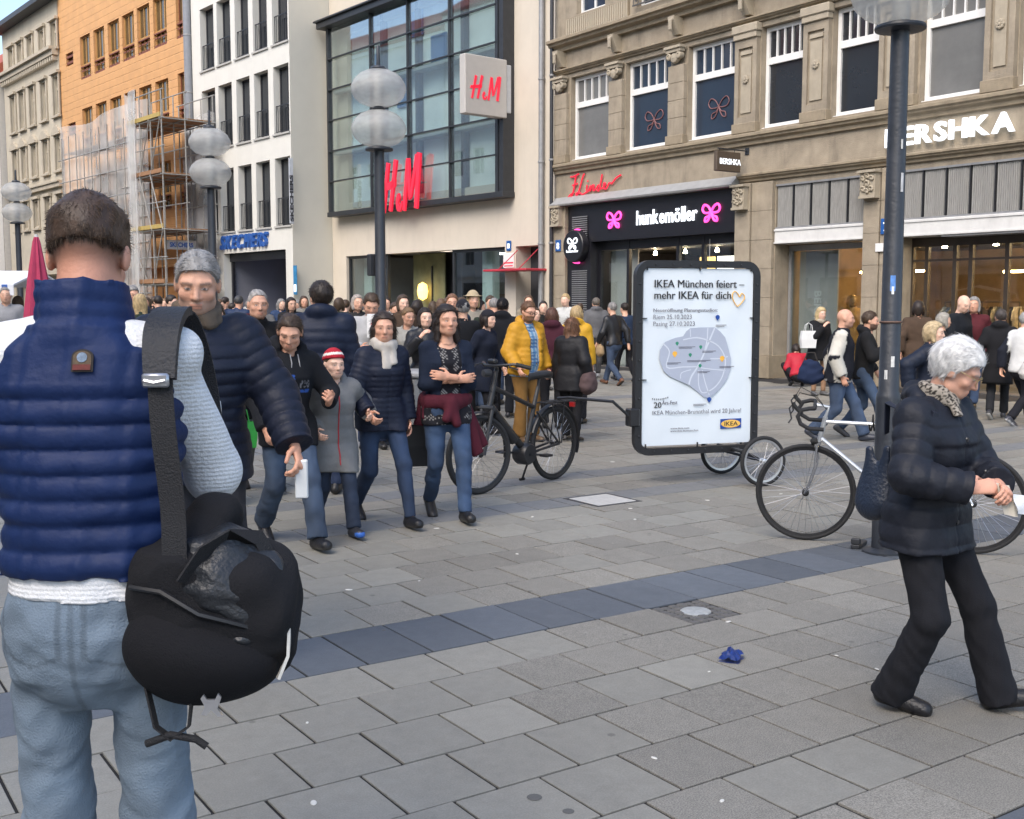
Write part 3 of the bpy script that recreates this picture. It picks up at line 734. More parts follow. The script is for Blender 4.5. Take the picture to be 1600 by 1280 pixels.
for (a, b) in wins[1:3]:
    p = FA.pt(Y2((a + b) / 2 - .05), -.17); tag(link('window_bow', bw2, None, (p[0], p[1], 6.05), FA.rz), 'faint dull red bow outline on the pane of a blue first floor window', 'window decoration', 'bows in the upper windows')
# round projecting sign
g = signroot(FA, 'round_sign', Y2(23.25), 3.1, 'round black sign with white bow and pink rim on the louvred panel', o=.07)
MB().lathe([(.0, .22), (.4, .22), (.42, .2), (.42, .02), (.4, 0)], (0, 0, 0), 32, 'y').build('disc', M_BLACK, g, True)
MB().tube([(.43 * math.cos(t * PI / 16 + PI * .0), .06, .43 * math.sin(t * PI / 16)) for t in range(-9, 10)], .03, 6).build('rim_light', M_PINK, g)
link('bow', bow_mesh(.017, .62, M_SIGNW), g, (0, .232, .08))
put_text('lettering', 'hunkemöller', M_SIGNW, g, (.27, .224, -.16), PI, size=.1, extrude=.002, bold=.002)
# blue house number plates
M_BLUEP = mat('enamel_blue', (.02, .1, .33), .35, .1, 8)
for (F, s, z, o_, lb, nn) in ((FA, Y2(24.07), 3.0, .13, 'small blue house number plate on the narrow stone pier at the building edge', '8'), (FA, Y2(13.72), 2.95, .11, 'blue house number plate on the stone pier behind the lamp post', '7')):
    g = signroot(F, 'number_plate', s, z, lb, 'number plate', o_)
    MB().bbox(-.11, .11, 0, .02, 0, .3, .005).build('plate', M_BLUEP, g); put_text('numeral', nn, M_SIGNW, g, (.055, .023, .06), PI, size=.24, extrude=.002, bold=.003)
g = signroot(FA, 'notice_plate', Y2(13.78), 2.62, 'small white notice plate below the blue number plate on the pier', 'plate', .13)
MB().bbox(-.15, .15, 0, .012, 0, .16, .003).build('plate', M_WHITEF, g)

# ================================================================== CREAM SHOP BUILDING WITH GLASS BAY
FH = Facade((18.5, 24.42), 3.9)
M_CREAM = mat('render_cream', (.60, .535, .44), .9, .06, 1.2, .12, 120, stain=.1)
M_BAYF = mat('bay_frame', (.05, .053, .058), .45, .15, 6, metal=.5)
Bd = FH.root('cream_shop_building'); tag(Bd, 'smooth cream rendered building with a large projecting glass bay', 'building')
BO = .42                                   # bay projection
bl, bz0 = FH.px(515, 332, BO); br, _ = FH.px(776, 300, BO); bz1 = FH.px(515, 44, BO)[1]
W_H = 11.9
bl = min(bl, W_H + .05)
sh_l = FH.px(541, 400)[0]; sh_r = FH.px(789, 400)[0]; sh_t = FH.px(700, 391)[1]; dr_l = FH.px(806, 400)[0]; dr_r = FH.px(845, 400)[0]; dr_t = FH.px(825, 384)[1]
wall_mesh(MB(), 0, W_H, 0, 15.6, [(sh_r, sh_l, 0, sh_t, .35), (dr_r, dr_l, 0, dr_t, .6), (br + .15, bl - .6, bz0 + .3, bz1 - .2, .3)]).build('wall', M_CREAM, Bd)
MB().box(0, W_H, -8.2, -8, 0, 15.6).box(.0, .2, -8, -.01, 0, 15.6).box(W_H - .2, W_H, -8, -.01, 0, 15.6).box(.2, W_H - .2, -8, -.02, 15.3, 15.5).box(.2, W_H - .2, -8, -.36, sh_t + .1, sh_t + .3).build('back_wall', M_CREAM, Bd)
bay = empty('glass_bay', (0, 0, 0), 0, Bd)
vx = [bl] + [FH.px(p_, 200, BO)[0] for p_ in (579, 637, 702)] + [br]
nz = 6; vz = [bz0 + (bz1 - bz0) * k / nz for k in range(nz + 1)]
fr = MB()
for i, x in enumerate(vx): fr.box(x - (.06 if i in (0, 4) else .035), x + (.06 if i in (0, 4) else .035), BO - .16, BO + .01, bz0, bz1)
fr.box(vx[1] - .26, vx[1] - .18, BO - .14, BO - .03, bz0, bz1) if False else None
for z in vz[1:-1]: fr.box(br, bl, BO - .05, BO + .035, z - .02, z + .02)
fr.build('mullion_frame', M_BAYF, bay)
MB().bbox(br - .3, bl + .12, 0.0, BO + .03, bz0 - .16, bz0, .01).build('bay_floor', M_BAYF, bay)
MB().bbox(br - .3, bl + .3, 0.0, BO + .25, bz1, bz1 + .2, .01).bbox(br - .3, bl + .36, 0, BO + .34, bz1 + .2, bz1 + .26, .01).build('bay_roof', M_BAYF, bay)
MB().box(br - .27, br - .07, 0.0, BO - .02, bz0, bz1).build('end_panel', M_BAYF, bay)
M_BAYG = mat('bay_glass', (.10, .16, .155), .03, .25, 1.2, spec=1.0)
for i in range(4):
    for k in range(nz): MB().box(vx[i + 1] + .05, vx[i] - .05, BO - .07, BO - .055, vz[k] + .028, vz[k + 1] - .028).build('pane', glass('bay_glazing', (.90, .96, .95), .8), bay)
for k in range(nz): MB().box(bl + .045, bl + .06, .02, BO - .16, vz[k] + .02, vz[k + 1] - .02).build('pane', MATS['bay_glazing'], bay)
# what stands behind the bay glass: wall coloured for the mirrored pale fronts, columns, floors
M_ROOMP = mat('bay_reflection_wall', (.80, .86, .84), .9, .15, .8)
MB().box(br, bl - .02, -.28, -.2, bz0 + .3, bz1 - .2).build('room_wall', M_ROOMP, Bd)
fl = MB()
for k in (2, 4): fl.box(br, bl, -.2, BO - .2, vz[k] - .1, vz[k] + .02)
fl.build('floor_slab', mat('bay_slab', (.3, .33, .32), .8, .1), Bd)
colm = MB()
for x in (vx[1] - .05, vx[2] + .1, vx[3] - .1, br + .5): colm.box(x - .09, x + .09, -.18, 0, bz0, bz1)
colm.build('column', mat('bay_column', (.05, .06, .09), .6, .2), Bd)
bl_ = MB()
for (x, k, wd) in ((vx[1] + .6, 4, .5), (vx[2] - .9, 4, .8), (vx[3] - .6, 3, .7), (vx[2] + .4, 5, .9), (br + .5, 4, .4), (vx[1] - 1.0, 3, .5)): bl_.box(x - wd / 2, x + wd / 2, -.17, -.12, vz[k] + .05, vz[k + 1] - .1)
bl_.build('blue_reflection', mat('reflection_blue', (.06, .16, .38), .7, .25, 3), Bd)  # blue patches painted as the sky mirrored in the panes
# ground floor shop
sw = empty('shop_front', (0, 0, 0), 0, Bd)
xa, xb, xc, xd = sh_r, FH.px(703, 430)[0], FH.px(602, 430)[0], sh_l
for p0_, p1_ in ((xa, xb), (xc, xd)): MB().box(p0_, p0_ + .08, -.2, -.1, 0, sh_t - .09).box(p1_ - .08, p1_, -.2, -.1, 0, sh_t - .09).box(p0_, p1_, -.2, -.1, sh_t - .09, sh_t).build('frame', M_BAYF, sw)
MB().box(xa + .08, xb - .04, -.156, -.146, .0, sh_t - .09).build('pane', M_SHOPG, sw); MB().box(xc + .04, xd - .08, -.156, -.146, .0, sh_t - .09).build('pane', M_SHOPG, sw)
MB().box(xb, xc, -1.5, -1.4, 0, sh_t + .05).box(xb + .6, xb + .66, -1.4, -.9, 0, sh_t).build('entrance_back', mat('entrance_dark', (.03, .03, .035), .4, .2), sw)
MB().box(xc - 1.9, xc - .1, -1.1, -1.05, .0, sh_t).build('olive_panel', mat('panel_olive', (.16, .17, .09), .7, .35, 2.5), sw)
MB().box(xc - 1.25, xc - 1.2, -1.04, -1.0, .0, sh_t - .4).build('panel_post', M_GUNM, sw)
MB().box(xa, xd, -4.1, -4.0, 0, sh_t + .1).box(xa - .1, xa, -4, -.2, 0, sh_t).box(xd, xd + .1, -4, -.2, 0, sh_t).build('room_wall', mat('store_wall', (.3, .31, .3), .9, .2, 1), sw)
MB().box(xa, xd, -4, .0, -.015, .012).build('room_floor', M_FLOOR, sw)
for k in range(4): MB().box(0, .5, 0, .12, 0, .05).build('ceiling_light', mat('cool_light', (1, 1, 1), .5, 0, emit=(1, .95, .9), estr=5), sw, loc=(xa + .5 + k * 1.5, -1.8, sh_t - .1))
for (x, wd) in ((xa + 1.5, .5), (xd - .5, .5)): MB().bbox(x, x + wd, -1.0, -.7, .01, sh_t, .02).build('column', mat('store_column', (.5, .62, .58), .7, .1), sw)
MB().box(xa + .1, xb - .2, -1.6, -1.3, 1.0, 1.9).build('display_table', mat('store_brown', (.2, .14, .1), .7, .3, 4), sw)
# mannequin-like display lamp glow
MB().lathe([(.0, .3), (.14, .22), (.18, 0), (.14, -.22), (0, -.3)], (xc - 1.0, -.8, 2.0), 12).build('display_lamp', mat('amber_lamp', (.8, .5, .1), .5, .1, emit=(1, .6, .12), estr=2.2), sw)
# side door with red canopy
dd = empty('side_door', (0, 0, 0), 0, Bd)
MB().box(dr_r, dr_l, -.6, -.55, 0, dr_t).build('door_leaf', mat('door_dark', (.04, .042, .05), .5, .2), dd)
MB().box(dr_r, dr_l - .45, -.56, -.5, 2.75, dr_t - .02).build('transom_pane', M_GGREY, dd)
MB().bbox(dr_r - .25, dr_l + .55, -.05, .75, 2.5, 2.56, .01).build('canopy', mat('canopy_red', (.45, .03, .05), .5, .15), dd)
MB().tube([(dr_l - .1, .02, 3.1), (dr_l - .1, .7, 2.55)], .014, 6).tube([(dr_r + .1, .02, 3.1), (dr_r + .1, .7, 2.55)], .014, 6).build('canopy_stay', mat('canopy_red', (.45, .03, .05)), dd)
g = signroot(FH, 'notice_board', (dr_l + sh_r) / 2 + .05, 2.62, 'white and red notice board on the cream pier beside the red canopy', 'notice board', .01)
MB().bbox(-.24, .24, 0, .02, 0, .42, .004).build('board', M_WHITEF, g); MB().box(-.22, .22, .021, .024, .12, .16).box(-.2, .2, .021, .024, .04, .07).build('red_line', M_RED, g)
g = signroot(FH, 'number_plate', (dr_l + sh_r) / 2 + .05, 3.1, 'small blue plate with pale border on the cream pier above the notice board', 'number plate', .01)
MB().bbox(-.1, .1, 0, .02, 0, .28, .004).build('plate', M_BLUEP, g); MB().box(-.05, .05, .021, .024, .07, .2).build('mark', M_SIGNW, g)
# downpipes
def downpipe(F, s, lab, m=M_ZINC, r_=.075, top=15.2, o_=.1, brk=True):
    g = signroot(F, 'downpipe', s, 0, lab, 'downpipe')
    MB().tube([(0, o_, .02), (0, o_, top)], r_, 12).build('pipe', m, g, True)
    for k in range(6): MB().lathe([(r_ + .001, 0), (r_ + .018, .01), (r_ + .018, .05), (r_ + .001, .06)], (0, o_, 1.0 + k * 2.2), 12).box(-.02, .02, 0, o_, 1.01 + k * 2.2, 1.04 + k * 2.2).build('pipe_clamp', M_ZINC, g)
downpipe(FH, FH.px(850, 250)[0], 'grey metal downpipe down the cream wall beside the side door')
downpipe(FA, Y2(24.3), 'thin dark downpipe at the edge of the sandstone building', M_GUNM, .05, 15, .2)
# brush lettering: each glyph a polygon with slanted ends
def brush(parent, polys, m, y, sc_, depth, back=None):
    for k, ps in polys.items():
        mb = MB()
        for p in ps: mb.prism([(-x * sc_, z * sc_) for x, z in p], y, y + depth)
        mb.build('letter', m, parent)
def bar_(x0, z0, x1, z1, w0, w1):
    return [(x0 - w0 / 2, z0), (x0 + w0 / 2, z0 - .02), (x1 + w1 / 2, z1), (x1 - w1 / 2, z1 + .03)]
HM = {'H': [bar_(.10, 0, .34, 1.0, .10, .13), bar_(.42, .02, .70, 1.04, .11, .14), [(.0, .42), (.02, .55), (.68, .66), (.66, .5)]],
      'and': [[(.70, .18), (.76, .34), (.84, .36), (.88, .26), (.80, .16), (.86, .06), (.97, .2), (1.0, .12), (.88, -.02), (.76, .0), (.72, .08)]],
      'M': [bar_(1.06, 0, 1.26, 1.02, .10, .13), [(1.18, 1.0), (1.32, 1.04), (1.38, .3), (1.30, .2)], [(1.32, .2), (1.42, .26), (1.74, 1.08), (1.60, 1.1)], bar_(1.60, .02, 1.76, 1.1, .14, .15)]}
lx, lz = FH.px(599, 325, BO + .1); lr, _ = FH.px(660, 325, BO + .1); lt = FH.px(600, 255, BO + .1)[1]
g = signroot(FH, 'brush_lettering', lx, FH.px(630, 330, BO)[1], 'large red brush style H&M letters at the foot of the glass bay', o=BO)
hs = (lx - lr) / 1.8
brush(g, {k: [[(x, z * .98 * (1.25)) for x, z in p] for p in v] for k, v in HM.items()}, M_RED, .12, hs, .07)
MB().box(-1.7 * hs, -.1 * hs, .02, .05, .3, .34).box(-1.7 * hs, -.1 * hs, .02, .05, .8, .84).build('mounting_rail', M_ZINC, g)
# projecting box sign
sx_, sz_ = FH.px(790, 180, .05)
g = signroot(FH, 'projecting_sign', FH.px(801, 150)[0], FH.px(801, 182)[1], 'square white box sign with red H&M letters projecting from the cream wall')
bh = FH.px(801, 110)[1] - FH.px(801, 182)[1] + .1
MB().bbox(-.1, .1, .12, .3, .05, bh - .0, .02).build('bracket_box', mat('sign_bracket', (.45, .46, .47), .4, .1), g)
MB().bbox(-.13, .13, .3, 1.75, -.1, bh + .12, .02).build('sign_box', mat('sign_offwhite', (.46, .435, .40), .5, .04), g)
gg = empty('face_lettering', (-.135, 1.6, .32), -PI / 2 - PI, g)
for k, ps in HM.items():
    mb = MB()
    for p in ps: mb.prism([(x * .58 + .02, z * .60) for x, z in p], -.012, 0.0)
    o = mb.build('letter', M_RED, gg); 
gg.rotation_euler = (0, 0, -PI / 2)
# ================================================================== WHITE BUILDING (shoe shop)
side = 1.56
p_ = FH.pt(W_H, side)
FS = Facade(p_, 4.5)
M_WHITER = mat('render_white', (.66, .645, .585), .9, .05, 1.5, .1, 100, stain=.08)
M_REVEAL = mat('render_grey', (.42, .41, .38), .9, .1, 3)
S = FS.root('white_building'); tag(S, 'white rendered building with rows of narrow tall windows and a shoe shop below', 'building')
W_S = FS.px(303, 200)[0]
cols = []
for (a, b) in ((316, 337), (342, 363), (370, 391), (398, 420), (428, 452)): cols.append((FS.px(b, 180)[0], FS.px(a, 180)[0]))
rws = []
for (t, b_) in ((101, 208), (246, 353), (-45, 66)): rws.append((FS.px(440, b_)[1], FS.px(440, t)[1]))
rws.append((rws[2][1] + 1.05, rws[2][1] + 3.3))
rws = [(max(a, .1), b) for a, b in rws]
lint = FS.px(400, 393)[1]; dl, dr = FS.px(350, 420)[0], FS.px(447, 420)[0]
ops = [(a, b, c, d, .32) for a, b in cols for c, d in rws] + [(dr, dl, 0, lint, .5)]
wall_mesh(MB(), 0, W_S, 0, 15.4, ops).build('wall', M_WHITER, S)
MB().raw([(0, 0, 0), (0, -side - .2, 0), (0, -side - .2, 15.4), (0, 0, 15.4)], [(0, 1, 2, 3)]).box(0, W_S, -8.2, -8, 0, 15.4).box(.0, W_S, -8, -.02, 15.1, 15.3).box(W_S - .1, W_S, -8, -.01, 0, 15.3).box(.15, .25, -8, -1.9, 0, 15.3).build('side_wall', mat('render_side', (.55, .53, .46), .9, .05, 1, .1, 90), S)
M_WDARK = mat('frame_dark', (.035, .035, .04), .5, .2)
for a, b in cols:
    for c, d in rws:
        o = window(S, a, b, c, d, .3, M_WDARK, M_GDARK, (.5,), (), .05, .04, .05)
        rl = MB(); h_ = .95; w_ = b - a
        rl.box(0, w_, .2, .225, h_, h_ + .03).box(0, w_, .2, .225, .08, .1)
        for k in range(9): rl.box(.01 + k * (w_ - .02) / 8 - .006, .01 + k * (w_ - .02) / 8 + .006, .205, .22, .1, h_)
        rl.build('railing', M_GUNM, o)
        MB().box(-.06, w_ + .06, .1, .36, -.06, .0).build('sill', M_REVEAL, o)
sf_ = empty('shoe_shop_front', (0, 0, 0), 0, S)
MB().box(dr, dl, -3.6, -3.5, 0, lint + .3).box(dr - .05, dr, -3.5, -.3, 0, lint).box(dl, dl + .05, -3.5, -.3, 0, lint).build('room_wall', mat('shoe_room', (.2, .2, .22), .8, .08, 2), sf_)
MB().box(dr, dl, -3.5, -.1, lint, lint + .05).build('room_ceiling', M_CEIL, sf_)
MB().box(dr, dl, -3.5, .0, -.015, .012).build('room_floor', M_FLOOR, sf_)
MB().box(dr + .05, dr + .13, -.4, -.3, 0, lint).box(dl - .13, dl - .05, -.4, -.3, 0, lint).box(dr, dl, -.4, -.25, lint - .3, lint).build('frame', M_BLACK, sf_)
mid_ = (dr + dl) / 2
MB().box(mid_ + .0, mid_ + .9, -2.6, -2.5, .2, 2.4).build('display_screen', mat('screen_blue', (.02, .05, .2), .3, .3, 3, emit=(.03, .12, .5), estr=1.0), sf_)
for k in range(4): MB().box(0, .35, 0, .1, 0, .04).build('ceiling_light', MATS['cool_light'], sf_, loc=(dr + .4 + k * .7, -1.2 - .3 * (k % 2), lint - .06))
shl = MB()
for k in range(5): shl.box(dr + .1, dr + .9, -3.3, -3.0, .4 + k * .42, .43 + k * .42)
shl.build('shelf', M_WHITEF, sf_)
M_SKB = mat('letter_blue', (.02, .075, .26), .4, .1, emit=(.02, .08, .3), estr=.15)
g = signroot(FS, 'fascia_lettering', FS.px(347, 380)[0], FS.px(385, 387)[1], 'blue slanted block letters spelling SKECHERS on the white wall')
fit_letters(g, 'SKECHERS', M_SKB, 0, FS.px(421, 375)[0] - FS.px(347, 380)[0], .06, 0, .5, .05, .02, .05, shear=.3)
g = signroot(FS, 'vertical_lettering', FS.px(461, 300)[0], FS.px(460, 348)[1], 'narrow vertical blue sign with SKECHERS lettering at the corner of the white building', o=.02)
zt = FS.px(460, 250)[1] - FS.px(460, 348)[1]
MB().bbox(-.02, .02, .04, .2, -.05, zt + .05, .01).build('sign_board', mat('sign_board', (.5, .52, .55), .5, .1), g)
o = put_text('lettering', 'SKECHERS', MATS['frame_dark'], g, (-.045, .4, 0.05), 0, size=.17, bold=.008, extrude=.004, sx=zt / 1.06); o.rotation_euler = (0, -PI / 2, -PI / 2)
o.rotation_euler = (Matrix.Rotation(-PI / 2, 3, 'Z') @ Matrix.Rotation(-PI / 2, 3, 'Y')).to_euler(); o.location = (-.026, .07, .03)
g = signroot(FS, 'wall_poster', FS.px(462, 430)[0], 1.9, 'narrow blue poster on the corner of the white building', 'poster', .01)
MB().bbox(-.12, .12, 0, .02, 0, 1.0, .004).build('panel', mat('poster_blue', (.03, .2, .4), .5, .4, 4), g); MB().box(-.08, .08, .021, .024, .1, .35).build('print', M_SIGNW, g)
g = signroot(FS, 'street_box_sign', FS.px(322, 385)[0] + .25, FS.px(310, 392)[1], 'small white box sign with dark lettering projecting beside the shoe shop')
MB().bbox(-.08, .08, .25, 1.5, -.0, .36, .015).build('sign_box', mat('sign_box_white', (.8, .82, .85), .4, .03), g)
MB().box(-.03, .03, 0, .25, .1, .2).build('bracket', M_GUNM, g)
o = put_text('lettering', 'SKECHERS', M_SKB, g, (-.085, 1.4, .1), -PI / 2, size=.24, bold=.008, extrude=.002, sx=.85)
downpipe(FS, W_S + .15, 'broad grey downpipe between the white building and the orange building', mat('pipe_grey', (.22, .23, .25), .55, .1), .16, 15.2, .1)

# ================================================================== ORANGE TERRACOTTA BUILDING
FO = Facade(FS.pt(W_S + .35, .05), 5.2)
def boards_mat():
    m = mat('terracotta_boards', (.60, .325, .135), .75, .12, 1.5, .5, 60, stain=.1, wave=('Z', 2.1, 0.0, 0.0))
    n, l = m.node_tree.nodes, m.node_tree.links
    tc = n.new('ShaderNodeTexCoord'); sp = n.new('ShaderNodeSeparateXYZ'); l.new(tc.outputs['Object'], sp.inputs[0])
    md = n.new('ShaderNodeMath'); md.operation = 'PINGPONG'; md.inputs[1].default_value = .16; l.new(sp.outputs[2], md.inputs[0])
    mr = n.new('ShaderNodeMapRange'); mr.inputs[1].default_value = 0; mr.inputs[2].default_value = .02; l.new(md.outputs[0], mr.inputs[0])
    bp = [x for x in n if x.type == 'BUMP'][0]; bp.inputs['Distance'].default_value = .05
    l.new(mr.outputs[0], bp.inputs['Height'])
    return m
M_TERRA = boards_mat()
O = FO.root('orange_building'); tag(O, 'orange terracotta clad building with grouped narrow windows behind a scaffold', 'building')
W_O = FO.px(94, 120)[0]; 
rowz = []
for (px_, t, b_) in ((247, 22, 74), (250, 113, 152), (190, -10, 20)): rowz.append((FO.px(px_, b_)[1], FO.px(px_, t)[1]))
z1a, z1b = rowz[0]; st = z1b - z1a
hh = 1.95
z_rows = [z1a - 6.6, z1a - 3.3, z1a, z1a + 3.3, z1a + 6.6]
xo = [FO.px(p, 80)[0] for p in (251, 225, 201, 178, 155, 133)]
ops = []
for z in z_rows:
    for x in xo: ops.append((x - .66, x + .66, z, z + hh, .2))
    xr = max(.5, FO.px(281, 60)[0]); ops.append((xr - .3, xr + .3, z, z + hh, .2))
    xl = min(FO.px(109, 100)[0], W_O - .7); ops.append((xl - .5, xl + .5, z + .9, z + 1.5, .2))
ops = [o_ for o_ in ops if o_[2] > 3.4 and o_[3] < 17.2]
ops.append((1.0, W_O - 1, 0, 3.1, .6))
wall_mesh(MB(), 0, W_O, 0, 17.5, ops).build('wall', M_TERRA, O)
MB().box(0, W_O, -8.2, -8, 0, 17.5).box(0, W_O, -8, -.02, 17.2, 17.4).box(0, .1, -8, -.02, 0, 17.3).box(W_O - .1, W_O, -8, -.02, 0, 17.3).box(1, W_O - 1, -.62, -.58, 0, 3.1).build('back_wall', mat('terracotta_plain', (.5, .24, .09), .8, .1), O)
M_FRED = mat('frame_redbrown', (.20, .065, .035), .6, .2); M_GBR = mat('window_glass_brown', (.085, .06, .03), .08, .3, 2, spec=.6)
M_FOCH = mat('frame_ochre', (.45, .25, .08), .6, .15)
for o_ in ops[:-1]:
    wd = o_[1] - o_[0]; big = wd > 1.1
    wo = window(O, o_[0], o_[1], o_[2], o_[3], .18, M_FOCH if big else M_FRED, M_GBR, (.34, .67) if big else (() if wd < .7 else (.5,)), (.33,) if o_[3] - o_[2] > 1 else (), .05, .05, .06)
    if o_[3] - o_[2] > 1:
        gr = MB()
        for k in range(4 if big else 2):
            for q in range(2): gr.box(.05 + k * wd / (4 if big else 2), .05 + (k + .72) * wd / (4 if big else 2), .12, .15, .06 + q * .3, .12 + q * .3)
        gr.box(0, wd, .1, .16, .55, .6).box(0, wd, .1, .16, 0, .05).build('grille', M_FRED, wo)
    else: MB().box(0, wd, .1, .15, .1, .2).box(0, wd, .1, .15, .38, .48).build('grille', M_FRED, wo)

# ================================================================== CREAM OLD BUILDING
FC = Facade(FO.pt(W_O, 0.05), 4.0)
M_OLD = mat('old_cream', (.50, .445, .345), .9, .12, 1.0, .2, 50, stain=.2); M_OLDT = mat('old_trim', (.44, .385, .295), .9, .15, 3, .2, 60)
Cb = FC.root('old_cream_building'); tag(Cb, 'old cream building with dentil cornice, window pediments and dark sloping roof', 'building')
W_C = FC.px(6, 130)[0]
zr = FC.px(93, -10)[1]; zc = FC.px(50, 108)[1]; zs_ = FC.px(50, 300)[1]
wx_ = [FC.px(p, 180)[0] for p in (90, 70.5, 52, 36, 22)]
ops = []; spec_ = []
lev = [(FC.px(70, 352)[1], FC.px(70, 312)[1]), (FC.px(70, 270)[1], FC.px(70, 222)[1]), (FC.px(70, 186)[1], FC.px(70, 128)[1]), (FC.px(70, 82)[1], FC.px(70, 45)[1])]
for li, (a, b) in enumerate(lev):
    for x in wx_: ops.append((x - .42, x + .42, a, b, .2)); spec_.append(li)
ops.append((.8, W_C - .6, 0, 3.0, .5))
wall_mesh(MB(), 0, W_C, 0, zr - .1, ops).build('wall', M_OLD, Cb)
MB().box(0, W_C, -8.2, -8, 0, zr).box(0, .1, -8, -.02, 0, zr - .1).box(W_C - .1, W_C, -8, -.02, 0, zr - .1).box(.8, W_C - .6, -.52, -.48, 0, 3.0).build('back_wall', M_OLD, Cb)
for o_, li in zip(ops, spec_):
    wo = window(Cb, o_[0], o_[1], o_[2], o_[3], .18, M_OLDT, M_GGREY if li % 2 else M_GDARK, (.5,), (.68,), .07, .05, .06)
    wd, ht = o_[1] - o_[0], o_[3] - o_[2]
    su = MB().box(-.14, 0, .2, .26, -.1, ht + .1).box(wd, wd + .14, .2, .26, -.1, ht + .1).box(-.2, wd + .2, .2, .34, -.2, -.1)
    if li == 1: su.prism([(-.22, ht + .1), (wd + .22, ht + .1), (wd + .2, ht + .22), (wd * .85, ht + .45), (wd / 2, ht + .56), (wd * .15, ht + .45), (-.2, ht + .22)], .2, .36)
    else: su.box(-.2, wd + .2, .2, .36, ht + .1, ht + .24)
    su.build('surround', M_OLDT, wo)
cn = MB().box(0, W_C, 0, .3, zc - .0, zc + .25).box(0, W_C, 0, .45, zc + .25, zc + .4)
cn.build('cornice', M_OLDT, Cb)
dent = MB().box(0, .16, 0, .26, 0, .22).mesh('dentil', M_OLDT)
for k in range(int(W_C / .36)): link('dentil', dent, Cb, (k * .36 + .1, 0, zc - .24))
MB().box(0, W_C, 0, .2, zs_ - .1, zs_ + .12).box(0, W_C, 0, .28, zs_ + .12, zs_ + .2).build('string_course', M_OLDT, Cb)
MB().prism([(.6, zr - .1), (.6, zr + .15), (-4, zr + 3.2), (-8.2, zr + 3.2), (-8.2, zr - .1)], -.3, W_C + .4, 'x').build('roof', mat('roof_dark', (.045, .05, .06), .6, .2, 3), Cb)
MB().box(0, W_C, -.02, .3, 3.05, 3.3).build('shop_fascia', M_OLDT, Cb)
# house with red roof beyond
FR = Facade(FC.pt(W_C + .2, .3), 5.0)
Rb = FR.root('red_roof_house'); tag(Rb, 'pale house with red tiled roof standing beyond the old cream building', 'building')
wall_mesh(MB(), 0, 14, 0, 14.2, [(1 + k * 2.2, 2 + k * 2.2, z, z + 1.8, .2) for k in range(6) for z in (4.5, 7.8, 11)]).build('wall', mat('pale_wall', (.55, .52, .47), .9, .08), Rb)
MB().box(0, 14, -9, -8.8, 0, 14.2).box(0, .1, -8.8, -.02, 0, 14.2).build('back_wall', MATS['pale_wall'], Rb)
for k in range(6):
    for z in (4.5, 7.8, 11): window(Rb, 1 + k * 2.2, 2 + k * 2.2, z, z + 1.8, .18, M_WHITEF, M_GDARK, (.5,), (.65,))
MB().prism([(.5, 14.1), (.5, 14.3), (-4.3, 18.2), (-9, 14.2), (-9, 14.1)], -.2, 14.2, 'x').build('roof', mat('roof_tile_red', (.33, .085, .05), .8, .25, 4, .4, 30), Rb)
# closing house far down the street and the fronts across the street (mirrored in the bay glass)
def plain_house(F, nm, lab, W_, H_, wm, rm, nf, sp=2.4, roofh=3.0, gnd=True):
    t = F.root(nm); tag(t, lab, 'building')
    n_ = int((W_ - 1) / sp); ops = [(.8 + k * sp, .8 + k * sp + 1.2, 4.4 + f * 3.3, 4.4 + f * 3.3 + 1.9, .2) for k in range(n_) for f in range(nf)]
    if gnd: ops += [(.6 + k * sp * 1.5, .6 + k * sp * 1.5 + 2.8, 0, 3.1, .3) for k in range(int((W_ - 1) / (sp * 1.5)))]
    wall_mesh(MB(), 0, W_, 0, H_, ops).build('wall', wm, t)
    MB().box(0, W_, -9, -8.8, 0, H_).box(0, .1, -8.8, -.02, 0, H_).box(W_ - .1, W_, -8.8, -.02, 0, H_).build('back_wall', wm, t)
    for a, b, c, d, e in ops: window(t, a, b, c, d, .18, M_WHITEF if c > 1 else M_GUNM, M_GDARK, (.5,), (.65,) if c > 1 else ())
    MB().prism([(.4, H_ - .1), (.4, H_ + .1), (-4.3, H_ + roofh), (-9, H_ + .1), (-9, H_ - .1)], -.1, W_ + .1, 'x').build('roof', rm, t)
    MB().box(0, W_, 0, .25, H_ - .4, H_ - .1).box(0, W_, 0, .16, 3.5, 3.75).build('cornice', wm, t)
RT_ = MATS['roof_tile_red']
plain_house(Facade((16.0, 101.0), 96.0), 'end_house', 'pale house closing the far end of the street', 30, 15, mat('far_wall', (.5, .47, .42), .9, .1), RT_, 3)
Wm = [mat('opp_cream', (.8, .78, .7), .9, .1), mat('opp_grey', (.78, .8, .77), .9, .1), mat('opp_sand', (.74, .68, .56), .9, .1), mat('opp_rose', (.74, .66, .6), .9, .1)]
yy = -14
for i, (W_, H_, lb) in enumerate(((17, 15.5, 'cream house across the street'), (15, 16.5, 'grey house across the street'), (18, 17, 'sand coloured house across the street'), (16, 16, 'rose house across the street'), (17, 23, 'tall cream house across the street'), (18, 22, 'tall grey house across the street'))):
    F_ = Facade((-15.5, yy + W_), 180.0); plain_house(F_, 'opposite_house', lb + ' seen only mirrored in shop glass', W_, H_, Wm[(i) % 4], RT_, 3); yy += W_ + .1
